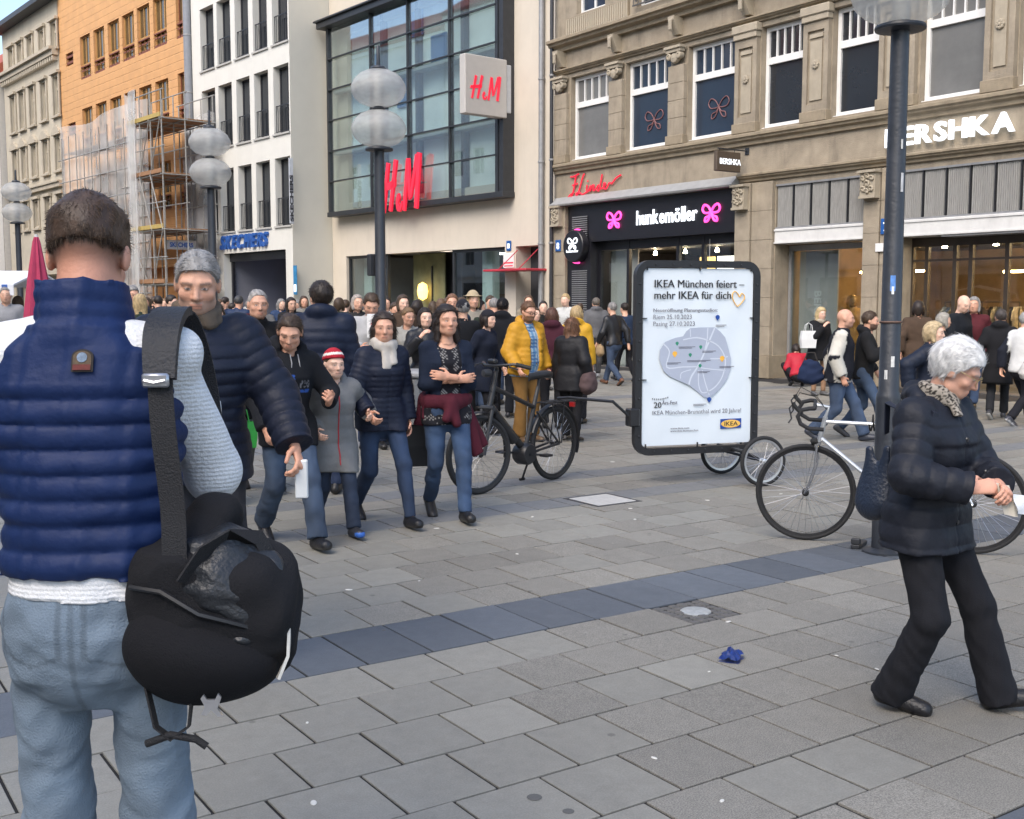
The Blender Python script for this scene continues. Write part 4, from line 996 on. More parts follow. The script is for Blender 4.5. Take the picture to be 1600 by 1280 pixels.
# ================================================================== STREET LAMPS
M_POLE = mat('lamp_paint', (.028, .032, .04), .42, .25, 9, .15, 40, stain=.2)
def globe_mat():
    m = bpy.data.materials.new('lamp_globe'); m.use_nodes = True
    n, l = m.node_tree.nodes, m.node_tree.links; b = n['Principled BSDF']
    b.inputs['Base Color'].default_value = (.80, .79, .76, 1); b.inputs['Roughness'].default_value = .22
    tr = n.new('ShaderNodeBsdfTransparent'); tr.inputs[0].default_value = (.86, .86, .84, 1)
    tl = n.new('ShaderNodeBsdfTranslucent'); tl.inputs[0].default_value = (.85, .84, .81, 1)
    nz = n.new('ShaderNodeTexNoise'); nz.inputs['Scale'].default_value = 5; mr = n.new('ShaderNodeMapRange')
    mr.inputs[3].default_value = .42; mr.inputs[4].default_value = .72; l.new(nz.outputs[0], mr.inputs[0])
    m1 = n.new('ShaderNodeMixShader'); m1.inputs[0].default_value = .4; l.new(b.outputs[0], m1.inputs[1]); l.new(tl.outputs[0], m1.inputs[2])
    m2 = n.new('ShaderNodeMixShader'); l.new(mr.outputs[0], m2.inputs[0]); l.new(m1.outputs[0], m2.inputs[1]); l.new(tr.outputs[0], m2.inputs[2])
    l.new(m2.outputs[0], n['Material Output'].inputs[0]); return m
M_GLOBE = globe_mat()
LZ = 3.36
pole_me = MB().lathe([(.080, 0), (.080, 1.02), (.076, 1.05), (.066, 1.07), (.057, LZ - .02), (.057, LZ)], seg=24).mesh('post', M_POLE, True)
col_me = MB().lathe([(.066, 0), (.155, .008), (.16, .02), (.155, .035), (.07, .06), (.05, .06)], seg=28).mesh('flange', M_POLE, True)
gl_prof = [(.06, 0), (.14, .012), (.22, .045), (.28, .10), (.308, .165), (.315, .2), (.305, .245), (.27, .31), (.21, .365), (.13, .4), (.06, .41)]
gl_me = MB().lathe(gl_prof, seg=36).mesh('globe', M_GLOBE, True)
core_me = MB().lathe([(.055, 0), (.055, .42)], seg=16).mesh('inner_tube', mat('lamp_core', (.42, .42, .41), .5, .1), True)
cap_me = MB().lathe([(.07, 0), (.09, .02), (.075, .045), (.022, .06), (.02, .26), (.012, .28), (0, .28)], seg=16).mesh('finial', M_POLE, True)
neck_me = MB().lathe([(.058, 0), (.075, .01), (.058, .03)], seg=20).mesh('neck_ring', M_POLE, True)
bpl_me = MB().lathe([(.14, 0), (.14, .012), (.1, .022), (.081, .03)], seg=20).mesh('base_collar', M_POLE, True)
for i, (p, lb) in enumerate((((6.215, 4.575), 'dark street lamp post with stickers beside the silver bicycle'), (at_depth(596, 13.0), 'street lamp with two frosted globes in front of the cream shop building'),
        (at_depth(336, 17.3), 'street lamp with two frosted globes in front of the white shoe shop building'), (at_depth(36, 25.0), 'small distant street lamp in front of the old cream building'),
        (at_depth(-160, 33.0), 'distant street lamp far down the street beyond the market stall'))):
    t = empty('street_lamp', (p[0], p[1], 0)); tag(t, lb, 'street lamp', 'street lamps along the street')
    link('base_collar', bpl_me, t); link('post', pole_me, t)
    f_ = link('flange', col_me, t, (0, 0, LZ))
    for k in range(2):
        g_ = link('globe', gl_me, t, (0, 0, LZ + .05 + k * .45)); link('inner_tube', core_me, g_)
    link('neck_ring', neck_me, t, (0, 0, LZ + .465)); link('finial', cap_me, t, (0, 0, LZ + .9))
    if i == 0:
        for (z, h, a, c, wd) in ((1.72, .1, 3.6, (.1, .25, .6), .5), (1.7, .05, 3.75, (.75, .77, .8), .22), (1.23, .07, 3.9, (.6, .6, .58), .35), (2.35, .12, 4.3, (.5, .5, .5), .3), (2.62, .06, 4.2, (.55, .55, .53), .2), (1.15, .06, 3.3, (.6, .6, .58), .3)):
            mb = MB(); r_ = .0655; q = 5
            vs = [(r_ * math.cos(a + wd * k / q), r_ * math.sin(a + wd * k / q), zz) for zz in (z, z + h) for k in range(q + 1)]
            mb.raw(vs, [(k, k + 1, q + 2 + k, q + 1 + k) for k in range(q)]); mb.build('sticker', mat('sticker%.2f' % c[0], c, .6, .3, 30), t)
        MB().tube([(.0665 * math.cos(k * PI / 10), .0665 * math.sin(k * PI / 10), 1.52) for k in range(20)], .008, 5, True).build('band', mat('tape_brown', (.12, .07, .05), .7, .3), t)
    if i == 1: MB().bbox(-.11, .0, .05, .13, 1.95, 2.2, .01).build('control_box', M_GUNM, t); 
kp = empty('ground_bracket', (*gp(1342, 854), 0), .4); tag(kp, 'small dark metal bracket on the ground at the foot of the near lamp post', 'bracket')
MB().bbox(-.1, .1, -.03, .03, 0, .03, .006).bbox(-.1, -.06, -.03, .03, .03, .07, .006).build('plate', M_GUNM, kp)

# ================================================================== BICYCLES
M_TYRE = mat('tyre', (.018, .018, .019), .8, .2, 30, .2, 120); M_RIM = mat('rim_alloy', (.55, .55, .56), .3, .1, 20, metal=.8)
M_RIMD = mat('rim_dark', (.03, .03, .032), .4, .15, 20, metal=.5); M_SPOKE = mat('spoke', (.5, .5, .52), .3, .05, 20, metal=.9)
M_BBLK = mat('bike_black', (.016, .016, .018), .4, .2, 15); M_SILV = mat('bike_silver', (.56, .58, .60), .3, .1, 12, metal=.55)
M_RUB = mat('rubber', (.015, .015, .015), .75, .2, 30)
def wheel(par, r_, wt, m_rim, loc, rz=0.0, ns=32, hub=.02, rimd=.012, sr=.0013):
    """wheel in the x-z plane, axle along y"""
    w_ = empty('wheel', loc, rz, par); n_ = 44
    C = lambda rr, k, y=0: (rr * math.cos(2 * PI * k / n_), y, rr * math.sin(2 * PI * k / n_))
    MB().tube([C(r_ - wt, k) for k in range(n_)], wt, 10, True).build('tyre', M_TYRE, w_, 60)
    MB().lathe([(r_ - 2.05 * wt - rimd, -.009), (r_ - 1.7 * wt, -.0115), (r_ - 1.7 * wt, .0115), (r_ - 2.05 * wt - rimd, .009), (r_ - 2.05 * wt - rimd, -.009)], seg=n_, axis='y').build('rim', m_rim, w_, True)
    mb = MB(); rr = r_ - 2 * wt - rimd
    for k in range(ns):
        a = 2 * PI * k / ns; b = a + (.5 if k % 4 < 2 else -.5); s_ = 1 if k % 2 else -1
        mb.tube([(hub * math.cos(b), s_ * .028, hub * math.sin(b)), (rr * math.cos(a), 0, rr * math.sin(a))], sr, 4, cap=False)
    mb.build('spokes', M_SPOKE, w_, fix=False)
    MB().lathe([(.012, -.05), (.014, -.034), (.024, -.03), (.024, -.026), (.014, -.02), (.014, .02), (.024, .026), (.024, .03), (.014, .034), (.012, .05)], seg=14, axis='y').build('hub', M_SILV if m_rim is M_RIM else M_BBLK, w_, True)
    return w_
def V3(*a): return Vector(a)
def crank(par, bb, m, ang, L=.17, ring=.09):
    c = empty('crankset', bb, 0, par)
    MB().lathe([(ring - .012, -.062), (ring, -.062), (ring, -.056), (ring - .012, -.056), (ring - .012, -.062)], seg=28, axis='y').build('chainring', m, c, True)
    for s_ in (-1, 1):
        a = ang + (PI if s_ > 0 else 0); e = (L * math.cos(a), s_ * .075, L * math.sin(a))
        MB().tube([(0, s_ * .06, 0), e], .011, 6).lathe([(.016, -.08), (.016, .08)], (0, 0, 0), 10, 'y').build('crank_arm', m, c)
        MB().bbox(e[0] - .045, e[0] + .045, e[1] + (.0 if s_ > 0 else -.09), e[1] + (.09 if s_ > 0 else 0), e[2] - .011, e[2] + .011, .004).build('pedal', M_BBLK, c)
# --- dark electric trekking bicycle towing the advertising trailer
fw, rw = V3(*at_depth(755, 9.58), 0), V3(*at_depth(866, 10.35), 0)
dv = (fw - rw).normalized(); rzb = math.atan2(dv.y, dv.x)
eb = empty('electric_bicycle', rw, rzb); tag(eb, 'dark electric bicycle with motor, battery and carrier hitched to the poster trailer', 'bicycle')
WR = .345; WB = (fw - rw).length + .06
wheel(eb, WR, .021, M_RIMD, (0, 0, WR), sr=.0014)
wheel(eb, WR, .021, M_RIMD, (WB, 0, WR), R(-12), sr=.0014)
HT = V3(WB - .20, 0, .93); HB = V3(WB - .145, 0, .76); BB = V3(.44, 0, .29); ST = V3(.27, 0, .80)
MB().tube([HT, HB], .026, 10).tube([HB, BB + V3(.02, 0, .05)], .034, 10).tube([HT - V3(0, 0, .02), V3(.30, 0, .70)], .021, 8).tube([BB, ST], .020, 8).tube([V3(.3, 0, .72), V3(.24, 0, .88)], .018, 8).build('frame', M_BBLK, eb, True)
ss = MB()
for y in (-.062, .062): ss.tube([BB + V3(0, y * .5, 0), V3(0, y, WR)], .012, 6).tube([V3(.29, y * .4, .66), V3(0, y, WR)], .010, 6)
ss.build('rear_stays', M_BBLK, eb)
bv = (HB - BB); 
MB().tube([BB + bv * .22 + V3(.045, 0, .03), BB + bv * .78 + V3(.045, 0, .03)], .046, 10).build('battery', M_BBLK, eb, True)
MB().lathe([(0, -.075), (.085, -.075), (.1, -.05), (.1, .05), (.085, .075), (0, .075)], tuple(BB), 18, 'y').build('motor', M_BBLK, eb, True)
crank(eb, tuple(BB), M_GUNM, R(8))
fk = MB(); ax = V3(WB, 0, WR)
for y in (-.058, .058): fk.tube([ax + V3(0, y, 0), HB + V3(.03, y, -.02)], .017, 8)
fk.tube([HB + V3(.03, -.075, -.02), HB + V3(.03, .075, -.02)], .022, 8).tube([HB, HB + V3(.03, 0, -.03)], .024, 8).build('fork', M_GUNM, eb, True)
hbz = HT + V3(-.04, 0, .14)
MB().tube([HT, hbz], .018, 8).tube([hbz, hbz + V3(.04, 0, .03)], .02, 8).build('stem', M_BBLK, eb, True)
hb_ = empty('handlebar', hbz + V3(.04, 0, .03), R(-12), eb)
MB().tube([(-.13, -.31, -.005), (-.05, -.22, .02), (.03, -.08, .005), (.03, .08, .005), (-.05, .22, .02), (-.13, .31, -.005)], .012, 8).build('bar', M_BBLK, hb_, True)
for s_ in (-1, 1):
    MB().tube([(-.06, s_ * .23, .018), (-.15, s_ * .325, -.012)], .018, 8).build('grip', M_RUB, hb_, True)
    MB().tube([(-.02, s_ * .2, .015), (.02, s_ * .24, .0), (-.02, s_ * .31, -.02)], .007, 5).build('brake_lever', M_BBLK, hb_)
MB().bbox(-.015, .04, -.05, .05, .02, .06, .012).build('display', M_BBLK, hb_)
MB().lathe([(0, .06), (.03, .055), (.036, .0), (.03, -.02), (0, -.02)], (.06, 0, -.06), 12, 'x').build('headlight', M_GUNM, hb_, True)
MB().tube([(.03, .06, .0), (.09, .12, -.04), (.07, .03, -.2), (-.02, 0, -.26)], .004, 5).build('cable', M_BBLK, hb_)
MB().tube([V3(.24, 0, .88), V3(.225, 0, .97)], .014, 8).build('seat_post', M_GUNM, eb, True)
sd = MB(); sec = []
for (x, hw, z) in ((-.13, .055, .985), (-.1, .085, 1.0), (-.03, .08, 1.0), (.05, .035, .99), (.13, .018, .985), (.15, .01, .975)):
    sec.append([(x + .225, hw * math.cos(a), z + .028 * math.sin(a) - (.02 if math.sin(a) < 0 else 0) * .6) for a in [2 * PI * k / 12 for k in range(12)]])
sd.raw([p for s_ in sec for p in s_], [(i * 12 + k, i * 12 + (k + 1) % 12, (i + 1) * 12 + (k + 1) % 12, (i + 1) * 12 + k) for i in range(5) for k in range(12)] + [tuple(range(12)), tuple(60 + k for k in range(11, -1, -1))])
sd_me = sd.mesh('saddle', mat('saddle_vinyl', (.015, .015, .016), .5, .15, 20), 50); link('saddle', sd_me, eb)
ca = MB()
for y in (-.055, .055): ca.tube([(.2, y, .73), (-.26, y, .73)], .008, 6).tube([(-.03, y * 1.2, WR), (-.08, y, .73)], .007, 6).tube([(-.01, y * 1.2, WR), (.1, y, .73)], .006, 6)
for x in (.15, .05, -.06, -.17, -.26): ca.tube([(x, -.055, .73), (x, .055, .73)], .006, 6)
ca.build('carrier', M_BBLK, eb)
def fender(par, c, r_, a0, a1, w_=.028):
    mb = MB(); n_ = 18; P = []
    for k in range(n_ + 1):
        a = a0 + (a1 - a0) * k / n_
        for (dy, dr) in ((-w_, -.006), (-w_ * .5, .004), (w_ * .5, .004), (w_, -.006)): P.append((c[0] + (r_ + dr) * math.cos(a), c[1] + dy, c[2] + (r_ + dr) * math.sin(a)))
    mb.raw(P, [(k * 4 + q, k * 4 + q + 1, k * 4 + q + 5, k * 4 + q + 4) for k in range(n_) for q in range(3)]); return mb.build('mudguard', M_BBLK, par, 60)
fender(eb, (0, 0, WR), WR + .025, R(20), R(200)); fender(eb, (WB, 0, WR), WR + .025, R(30), R(190))
MB().tube([BB + V3(-.13, -.03, -.02), V3(.22, -.2, .015)], .011, 6).tube([V3(.19, -.2, .012), V3(.26, -.2, .012)], .012, 6).build('kickstand', M_BBLK, eb)
MB().tube([(.44, -.062, .37), (.02, -.05, WR + .03)], .005, 4).tube([(.44, -.062, .21), (.02, -.05, WR - .03)], .005, 4).build('chain', M_GUNM, eb)
MB().bbox(-.3, -.27, -.03, .03, .66, .71, .006).build('rear_light', mat('lens_red', (.3, .01, .01), .3, .1), eb)
# --- silver racing bicycle leaning on the near lamp
fw, rw = V3(*gp(1260, 846), 0), V3(*gp(1522, 868), 0)
dv = (fw - rw).normalized(); rzb = math.atan2(dv.y, dv.x); WB = (fw - rw).length; WR = .34
rb = empty('racing_bicycle', rw + V3(.03, .04, 0), rzb); tag(rb, 'silver racing bicycle with drop handlebars leaning at the lamp post', 'bicycle')
rb.rotation_euler = (R(-3), 0, rzb)
wheel(rb, WR, .0155, M_RIMD, (0, 0, WR), 0, 36); wheel(rb, WR, .0155, M_RIMD, (WB, 0, WR), R(8), 36)
HB = V3(WB - .085, 0, .70); HT = V3(WB - .125, 0, .87); BB = V3(.42, 0, .28); ST = V3(.25, 0, .83)
MB().tube([HT, HB], .017, 10).tube([HT - V3(-.008, 0, .03), ST], .013, 8).tube([HB + V3(-.005, 0, .03), BB], .0145, 8).tube([BB, ST, ST + V3(-.02, 0, .03)], .014, 8).build('frame', M_SILV, rb, True)
ss = MB()
for y in (-.06, .06): ss.tube([BB + V3(-.03, y * .5, 0), V3(0, y, WR)], .008, 6).tube([ST + V3(0, y * .2, -.02), V3(0, y, WR)], .007, 6)
ss.build('rear_stays', M_SILV, rb)
fk = MB(); ax = V3(WB, 0, WR)
for y in (-.05, .05): fk.tube([HB + V3(.01, y * .8, -.03), HB + (ax - HB) * .45 + V3(-.02, y, 0), HB + (ax - HB) * .8 + V3(-.012, y, 0), ax + V3(0, y, 0)], .010, 8, r2=.006)
fk.tube([HB + V3(.01, -.045, -.025), HB + V3(.01, .045, -.025)], .015, 8).tube([HB, HB + V3(.01, 0, -.03)], .017, 8).build('fork', mat('chrome', (.5, .5, .51), .2, .1, metal=.9), rb, True)
MB().lathe([(0, -.03), (.022, -.02), (.022, .02), (0, .03)], tuple(HB + V3(.03, 0, .0)), 10, 'x').build('brake', M_RUB, rb)
stm = HT + V3(-.02, 0, .07)
MB().tube([HT, stm, stm + V3(.09, 0, .015)], .012, 8).build('stem', M_SILV, rb, True)
hb_ = empty('handlebar', stm + V3(.09, 0, .015), R(8), rb); br_ = MB()
br_.tube([(0, -.19, 0), (0, .19, 0)], .013, 8)
for s_ in (-1, 1): br_.tube([(0, s_ * .19, 0), (.035, s_ * .2, .0), (.085, s_ * .2, -.012), (.11, s_ * .2, -.055), (.09, s_ * .2, -.105), (.04, s_ * .2, -.135), (-.06, s_ * .2, -.14)], .0145, 8)
br_.build('bar', mat('bar_tape', (.02, .02, .022), .8, .2, 60, .3, 200), hb_, True)
for s_ in (-1, 1):
    MB().tube([(.1, s_ * .2, -.02), (.135, s_ * .2, .02), (.14, s_ * .2, .04)], .014, 8).build('brake_hood', M_RUB, hb_, True)
    MB().tube([(.14, s_ * .2, .03), (.165, s_ * .2, .0), (.15, s_ * .2, -.07), (.17, s_ * .2, -.1)], .006, 6).build('brake_lever', M_GUNM, hb_)
    MB().tube([(.13, s_ * .2, .04), (.1, s_ * .15, .1), (.0, s_ * .05, .06), (-.09, 0, -.05)], .003, 4).build('cable', M_RUB, hb_)
MB().tube([ST, ST + V3(-.03, 0, .13)], .012, 8).build('seat_post', M_SILV, rb)
o = link('saddle', sd_me, rb, (ST.x - .225 - .03, 0, -.04))
crank(rb, tuple(BB), M_SILV, R(40))
MB().tube([(.42, -.06, .37), (.02, -.045, WR + .025)], .0045, 4).tube([(.42, -.06, .19), (.02, -.045, WR - .03)], .0045, 4).build('chain', M_GUNM, rb)
MB().tube([ST + (HT - ST) * .35 + V3(.0 + t * .0035, .045 * math.cos(t * .8), .0 + .055 * math.sin(t * .8)) for t in range(48)], .006, 6).build('coil_lock', M_RUB, rb, True)

# ================================================================== POSTER TRAILER
tr_ = empty('poster_trailer', (7.68, 7.24, 0), math.atan2(.30, -.955)); tag(tr_, 'two wheeled bicycle trailer carrying an upright poster in a black rounded frame', 'trailer')
for y in (-.385, .385): wheel(tr_, .228, .019, M_RIM, (0, y, .228), 0, 24, .018, .014, .0016)
MB().tube([(0, -.37, .228), (0, .37, .228)], .014, 8).build('axle', M_GUNM, tr_)
fm = MB()
for y in (-.3, .3): fm.tube([(0, y, .235), (.12, y * .8, .30)], .016, 6)
fm.tube([(-.1, 0, .3), (.9, 0, .3)], .02, 8).tube([(.12, -.24, .3), (.12, .24, .3)], .018, 8).build('chassis', M_BBLK, tr_)
X0, X1, Z0, Z1, rc = -.14, 1.10, .27, 2.02, .14
loop = []
for (cx, cz, a0) in ((X1 - rc, Z1 - rc, 0), (X0 + rc, Z1 - rc, 90), (X0 + rc, Z0 + rc, 180), (X1 - rc, Z0 + rc, 270)):
    for k in range(7): a = R(a0 + 15 * k); loop.append((cx + rc * math.cos(a), cz + rc * math.sin(a)))
def ring(y0, y1, wd):
    n_ = len(loop); cx, cz = (X0 + X1) / 2, (Z0 + Z1) / 2
    ins = []
    for i in range(n_):
        a, b = loop[i - 1], loop[(i + 1) % n_]; tx, tz = b[0] - a[0], b[1] - a[1]; L = math.hypot(tx, tz); ins.append((loop[i][0] - tz / L * wd, loop[i][1] + tx / L * wd))
    vs = [(x, y, z) for y in (y0, y1) for pts in (loop, ins) for x, z in pts]; fs = []
    for i in range(n_):
        j = (i + 1) % n_
        fs += [(i, j, n_ + j, n_ + i), (2 * n_ + i, 2 * n_ + j, 3 * n_ + j, 3 * n_ + i), (i, j, 2 * n_ + j, 2 * n_ + i), (n_ + i, n_ + j, 3 * n_ + j, 3 * n_ + i)]
    return MB().raw(vs, fs)
ring(-.035, .035, .062).build('frame', M_BBLK, tr_, 50)
rv = MB().lathe([(0, .012), (.007, .01), (.01, 0)], seg=8, axis='y').mesh('rivet', M_GUNM)
for k in range(9):
    link('rivet', rv, tr_, (X0 + .037, .036, .45 + k * .17)); link('rivet', rv, tr_, (X1 - .037, .036, .45 + k * .17))
for k in range(6): link('rivet', rv, tr_, (X0 + .2 + k * .17, .036, Z0 + .037)); link('rivet', rv, tr_, (X0 + .2 + k * .17, .036, Z1 - .037))
ban = empty('banner', (X1 - .078, .02, Z0 + .085), 0, tr_)       # origin: lower left corner seen from the street
BW_, BH_ = X1 - X0 - .145, Z1 - Z0 - .155
nb = 16; bvs = []; 
for j in range(nb + 1):
    for i in range(nb + 1):
        u, v_ = i / nb, j / nb; e = min(u, 1 - u, v_, 1 - v_)
        bvs.append((-u * BW_, .004 * math.sin(9 * u + 5 * v_) * min(1, e * 6) + .003 * math.sin(23 * u - 14 * v_) * min(1, e * 8) - .004, v_ * BH_))
bb_ = MB().raw(bvs, [(j * (nb + 1) + i, j * (nb + 1) + i + 1, (j + 1) * (nb + 1) + i + 1, (j + 1) * (nb + 1) + i) for j in range(nb) for i in range(nb)])
bb_.raw([(0, -.03, 0), (-BW_, -.03, 0), (-BW_, -.03, BH_), (0, -.03, BH_)], [(0, 1, 2, 3)])
bb_.build('sheet', mat('banner_vinyl', (.70, .76, .80), .45, .03, 3), ban, 60)
M_INK = mat('ink_black', (.02, .02, .025), .6, .05); M_INKG = mat('ink_grey', (.16, .16, .19), .6, .05); M_MAPC = mat('ink_map', (.40, .44, .53), .6, .05); M_ROAD = mat('ink_road', (.58, .62, .69), .6, .03)
M_INKB = mat('ink_blue', (.01, .06, .3), .5, .05); M_INKY = mat('ink_yellow', (.85, .45, .06), .5, .05); M_INKGR = mat('ink_green', (.03, .25, .15), .5, .05)
K = BW_ / 556.0
def bx_(x): return -(x - 132) * K
def bz_(y): return (1045 - y) * K * (BH_ / BW_) * 556 / 910
def btext(s, x, y, wpx, cap, m, bold=.0):
    me = text_mesh(s, size=1.0, bold=bold); w_ = max(v.co.x for v in me.vertices) - min(v.co.x for v in me.vertices)
    ch = text_mesh('H', size=1.0); c_ = max(v.co.z for v in ch.vertices); size = cap * K / c_
    sx = wpx * K / (w_ * size)
    me = text_mesh(s, size=size, sx=sx); me.materials.append(m)
    if bold:      # double struck for weight
        m2 = me.copy(); m2.transform(Matrix.Translation((size * .035, -.0004, 0))); bmx = bmesh.new(); bmx.from_mesh(me); bmx.from_mesh(m2); bmx.to_mesh(me); bmx.free()
    return link('print', me, ban, (bx_(x), .0065, bz_(y)), PI)
btext('IKEA München feiert –', 180, 232, 455, 34, M_INK, .004); btext('mehr IKEA für dich', 180, 290, 388, 34, M_INK, .004)
btext('Neueröffnung Planungsstudios:', 178, 356, 325, 15, M_INKG, .02); btext('Riem 25.10.2023', 178, 393, 192, 20, M_INKG); btext('Pasing 27.10.2023', 178, 428, 208, 20, M_INKG)
btext('20', 186, 848, 38, 26, M_INK, .01); btext('Års-Fest', 228, 832, 78, 17, M_INKG, .015); btext('IKEA München-Brunnthal wird 20 Jahre!', 178, 884, 455, 19, M_INKG)
btext('www.ikea.com', 272, 962, 96, 9, M_INKG, .01); btext('www.ikea.de/muenchen', 272, 976, 142, 9, M_INKG, .01)
def flat(nm, pts, m, y=.0055, t=.0008): 
    return MB().prism([(bx_(x), bz_(y_)) for x, y_ in pts], y, y + t).build(nm, m, ban)
MAPP = [(215, 550), (240, 510), (290, 490), (330, 482), (345, 458), (365, 440), (420, 437), (490, 437), (520, 460), (545, 490), (562, 545), (577, 600), (575, 660), (560, 705), (545, 730), (510, 772), (470, 805), (440, 800), (400, 765), (365, 735), (300, 705), (265, 688), (235, 660), (212, 600)]
flat('map_print', MAPP, M_MAPC)
def road(pts, w_=5):
    mb = MB(); P = stroke([(bx_(x), bz_(y_)) for x, y_ in pts], 4)
    mb.ribbon([(p.x, .0068, p.z) for p in P], [tuple(Vector((0, 1, 0)).cross((P[min(i + 1, len(P) - 1)] - P[max(i - 1, 0)]).normalized())) for i in range(len(P))], w_ * K / 2, .0003)
    mb.build('road_print', M_ROAD, ban)
for pts, w_ in (([(490, 440), (470, 490), (430, 590), (400, 650), (375, 690), (362, 733)], 8), ([(330, 500), (400, 490), (470, 510), (520, 545), (548, 610), (535, 690), (500, 745), (455, 775)], 6), ([(232, 520), (262, 560), (250, 640), (330, 640), (405, 640)], 6), ([(415, 645), (480, 655), (550, 662)], 5), ([(430, 660), (445, 720), (468, 790)], 5), ([(412, 660), (412, 730), (430, 775), (470, 770)], 5), ([(455, 440), (452, 500), (440, 560)], 5), ([(470, 600), (520, 600), (560, 590)], 5), ([(320, 700), (325, 670), (372, 655)], 4), ([(365, 445), (368, 485)], 4)): road(pts, w_)
def pin(x, y_, r_, m):
    mb = MB(); pts = [(x + r_ * math.cos(R(a)), y_ - r_ * math.sin(R(a)) - r_) for a in range(-30, 211, 24)] + [(x, y_ + r_ * .7)]
    mb.prism([(bx_(a), bz_(b)) for a, b in pts], .007, .0078); mb.build('pin_print', m, ban)
pin(504, 395, 11, M_INKB); pin(468, 822, 11, M_INKB)
for x, y_ in ((300, 525), (420, 545), (367, 585), (418, 642)): pin(x, y_, 8, M_INKGR)
pin(289, 582, 12, M_INKY); pin(531, 610, 12, M_INKY)
for (x, y_, w_) in ((495, 424, 55), (308, 535, 84), (428, 558, 70), (352, 606, 120), (250, 616, 70), (518, 640, 76), (405, 664, 64), (386, 834, 68)):
    flat('caption_print', [(x, y_), (x + w_, y_), (x + w_, y_ + 3), (x, y_ + 3)], M_INKG, .0075); flat('caption_print', [(x, y_ + 6), (x + w_ * .8, y_ + 6), (x + w_ * .8, y_ + 9), (x, y_ + 9)], M_INKG, .0075)
for k in range(9):
    x = 178 + k * 9.5; y_ = 798 + 6 * math.sin(k / 8 * PI) - (k * .6); flat('bunting_print', [(x, y_), (x + 6, y_ - 1), (x + 3, y_ + 9)], M_INK)
hp = [(605, 330), (585, 300), (578, 270), (590, 252), (606, 262), (616, 280), (626, 262), (640, 272), (640, 292), (622, 316), (606, 330)]
mb = MB(); mb.tube([(bx_(p.x), .0065, bz_(p.z)) for p in stroke(hp)], .0045, 5); mb.build('heart_print', M_INKY, ban)
flat('logo_print', [(528, 918), (637, 916), (637, 966), (528, 969)], M_INKB); flat('logo_oval_print', [(582 + 50 * math.cos(R(a)), 943 + 21 * math.sin(R(a))) for a in range(0, 360, 12)], mat('ink_amber', (.85, .5, .1), .5, .05), .0068)
o = btext('IKEA', 546, 953, 74, 19, M_INK, .06); o.location.y = .009
hk = MB().box(-.004, .004, -.005, .012, 0, .05).mesh('hook', M_BBLK)
for (x, z, rr) in ((.0, .6, 90), (.0, 1.15, 90), (-BW_ - .0, .6, 90), (-BW_, 1.15, 90), (-BW_ / 2, BH_ - .02, 0), (-BW_ / 2, -.03, 0), (-.03, -.03, 0), (-BW_ + .03, BH_ - .02, 0), (-.03, BH_ - .02, 0)):
    o = link('hook', hk, ban, (x - (.025 if rr and x < -.5 else -.025 if rr else 0), .006, z)); o.rotation_euler = (0, R(rr) if rr and x > -.5 else R(-rr) if rr else 0, 0)
    if rr: o.location.x = x + (-.03 if x > -.5 else .03); o.rotation_euler = (0, R(90) if x > -.5 else R(-90), 0)
# tow bar bent up to the bicycle carrier
hitch = tr_.matrix_basis.inverted() if False else None
def to_tr(p):
    a = math.atan2(.30, -.955); dx, dy = p[0] - 7.68, p[1] - 7.24; return (dx * math.cos(a) + dy * math.sin(a), -dx * math.sin(a) + dy * math.cos(a), p[2])
pa = at_depth(958, 9.85); pb = at_depth(888, 10.2); 
ca_end = (rw.x, rw.y)
MB().tube([(X1 - .02, .03, .62), (X1 + .04, .03, .62), to_tr((*pa, .775)), to_tr((*pb, .78)), to_tr((*at_depth(872, 10.3), .765))], .014, 8).bbox(X1 - .04, X1 + .06, -.05, .06, .54, .7, .01).build('tow_bar', M_BBLK, tr_)

# ================================================================== LITTER, BIN, STALL, PARASOL
M_BIN = mat('bin_grey', (.16, .165, .17), .55, .2, 8, metal=.2)
bp_ = at_depth(648, 11.9); bn = empty('litter_bin', (*bp_, 0), R(20)); tag(bn, 'grey metal litter bin behind the woman with the pale scarf', 'litter bin')
MB().bbox(-.2, .2, -.2, .2, .06, .86, .03).build('body', M_BIN, bn); MB().bbox(-.22, .22, -.22, .22, .86, .93, .02).build('lid', mat('bin_lid', (.3, .3, .3), .5, .1), bn); MB().box(-.17, .17, -.17, .17, 0, .06).build('foot', M_GUNM, bn); MB().bbox(-.12, .12, -.21, -.19, .66, .78, .01).build('slot', M_BLACK, bn)
# crumpled blue wrapper
rg = random.Random(3); wr = MB(); vs = []; fs = []
for j in range(7):
    for i in range(9):
        u, v_ = i / 8 - .5, j / 6 - .5; vs.append((u * .125 + rg.uniform(-.006, .006), v_ * .085 + rg.uniform(-.006, .006), .010 + .04 * max(0, 1 - 3 * (u * u + v_ * v_)) * rg.uniform(.3, 1.2) + rg.uniform(0, .012)))
wr.raw(vs, [(j * 9 + i, j * 9 + i + 1, j * 9 + i + 10, j * 9 + i + 9) for j in range(6) for i in range(8)])
wr.raw([(x, y, .001) for x, y, z in vs], [(j * 9 + i + 9, j * 9 + i + 10, j * 9 + i + 1, j * 9 + i) for j in range(6) for i in range(8)])
o = wr.build('crumpled_wrapper', mat('wrapper_blue', (.01, .03, .16), .35, .4, 14), None, fix=False, loc=(*gp(1144, 1030), 0), rz=.5); tag(o, 'crumpled dark blue wrapper lying on the paving slabs', 'litter')
gum = MB().lathe([(0, .003), (.6, .0028), (.9, .002), (1, 0)], seg=10).mesh('paper_scrap', mat('scrap_white', (.62, .6, .55), .8, .15, 40))
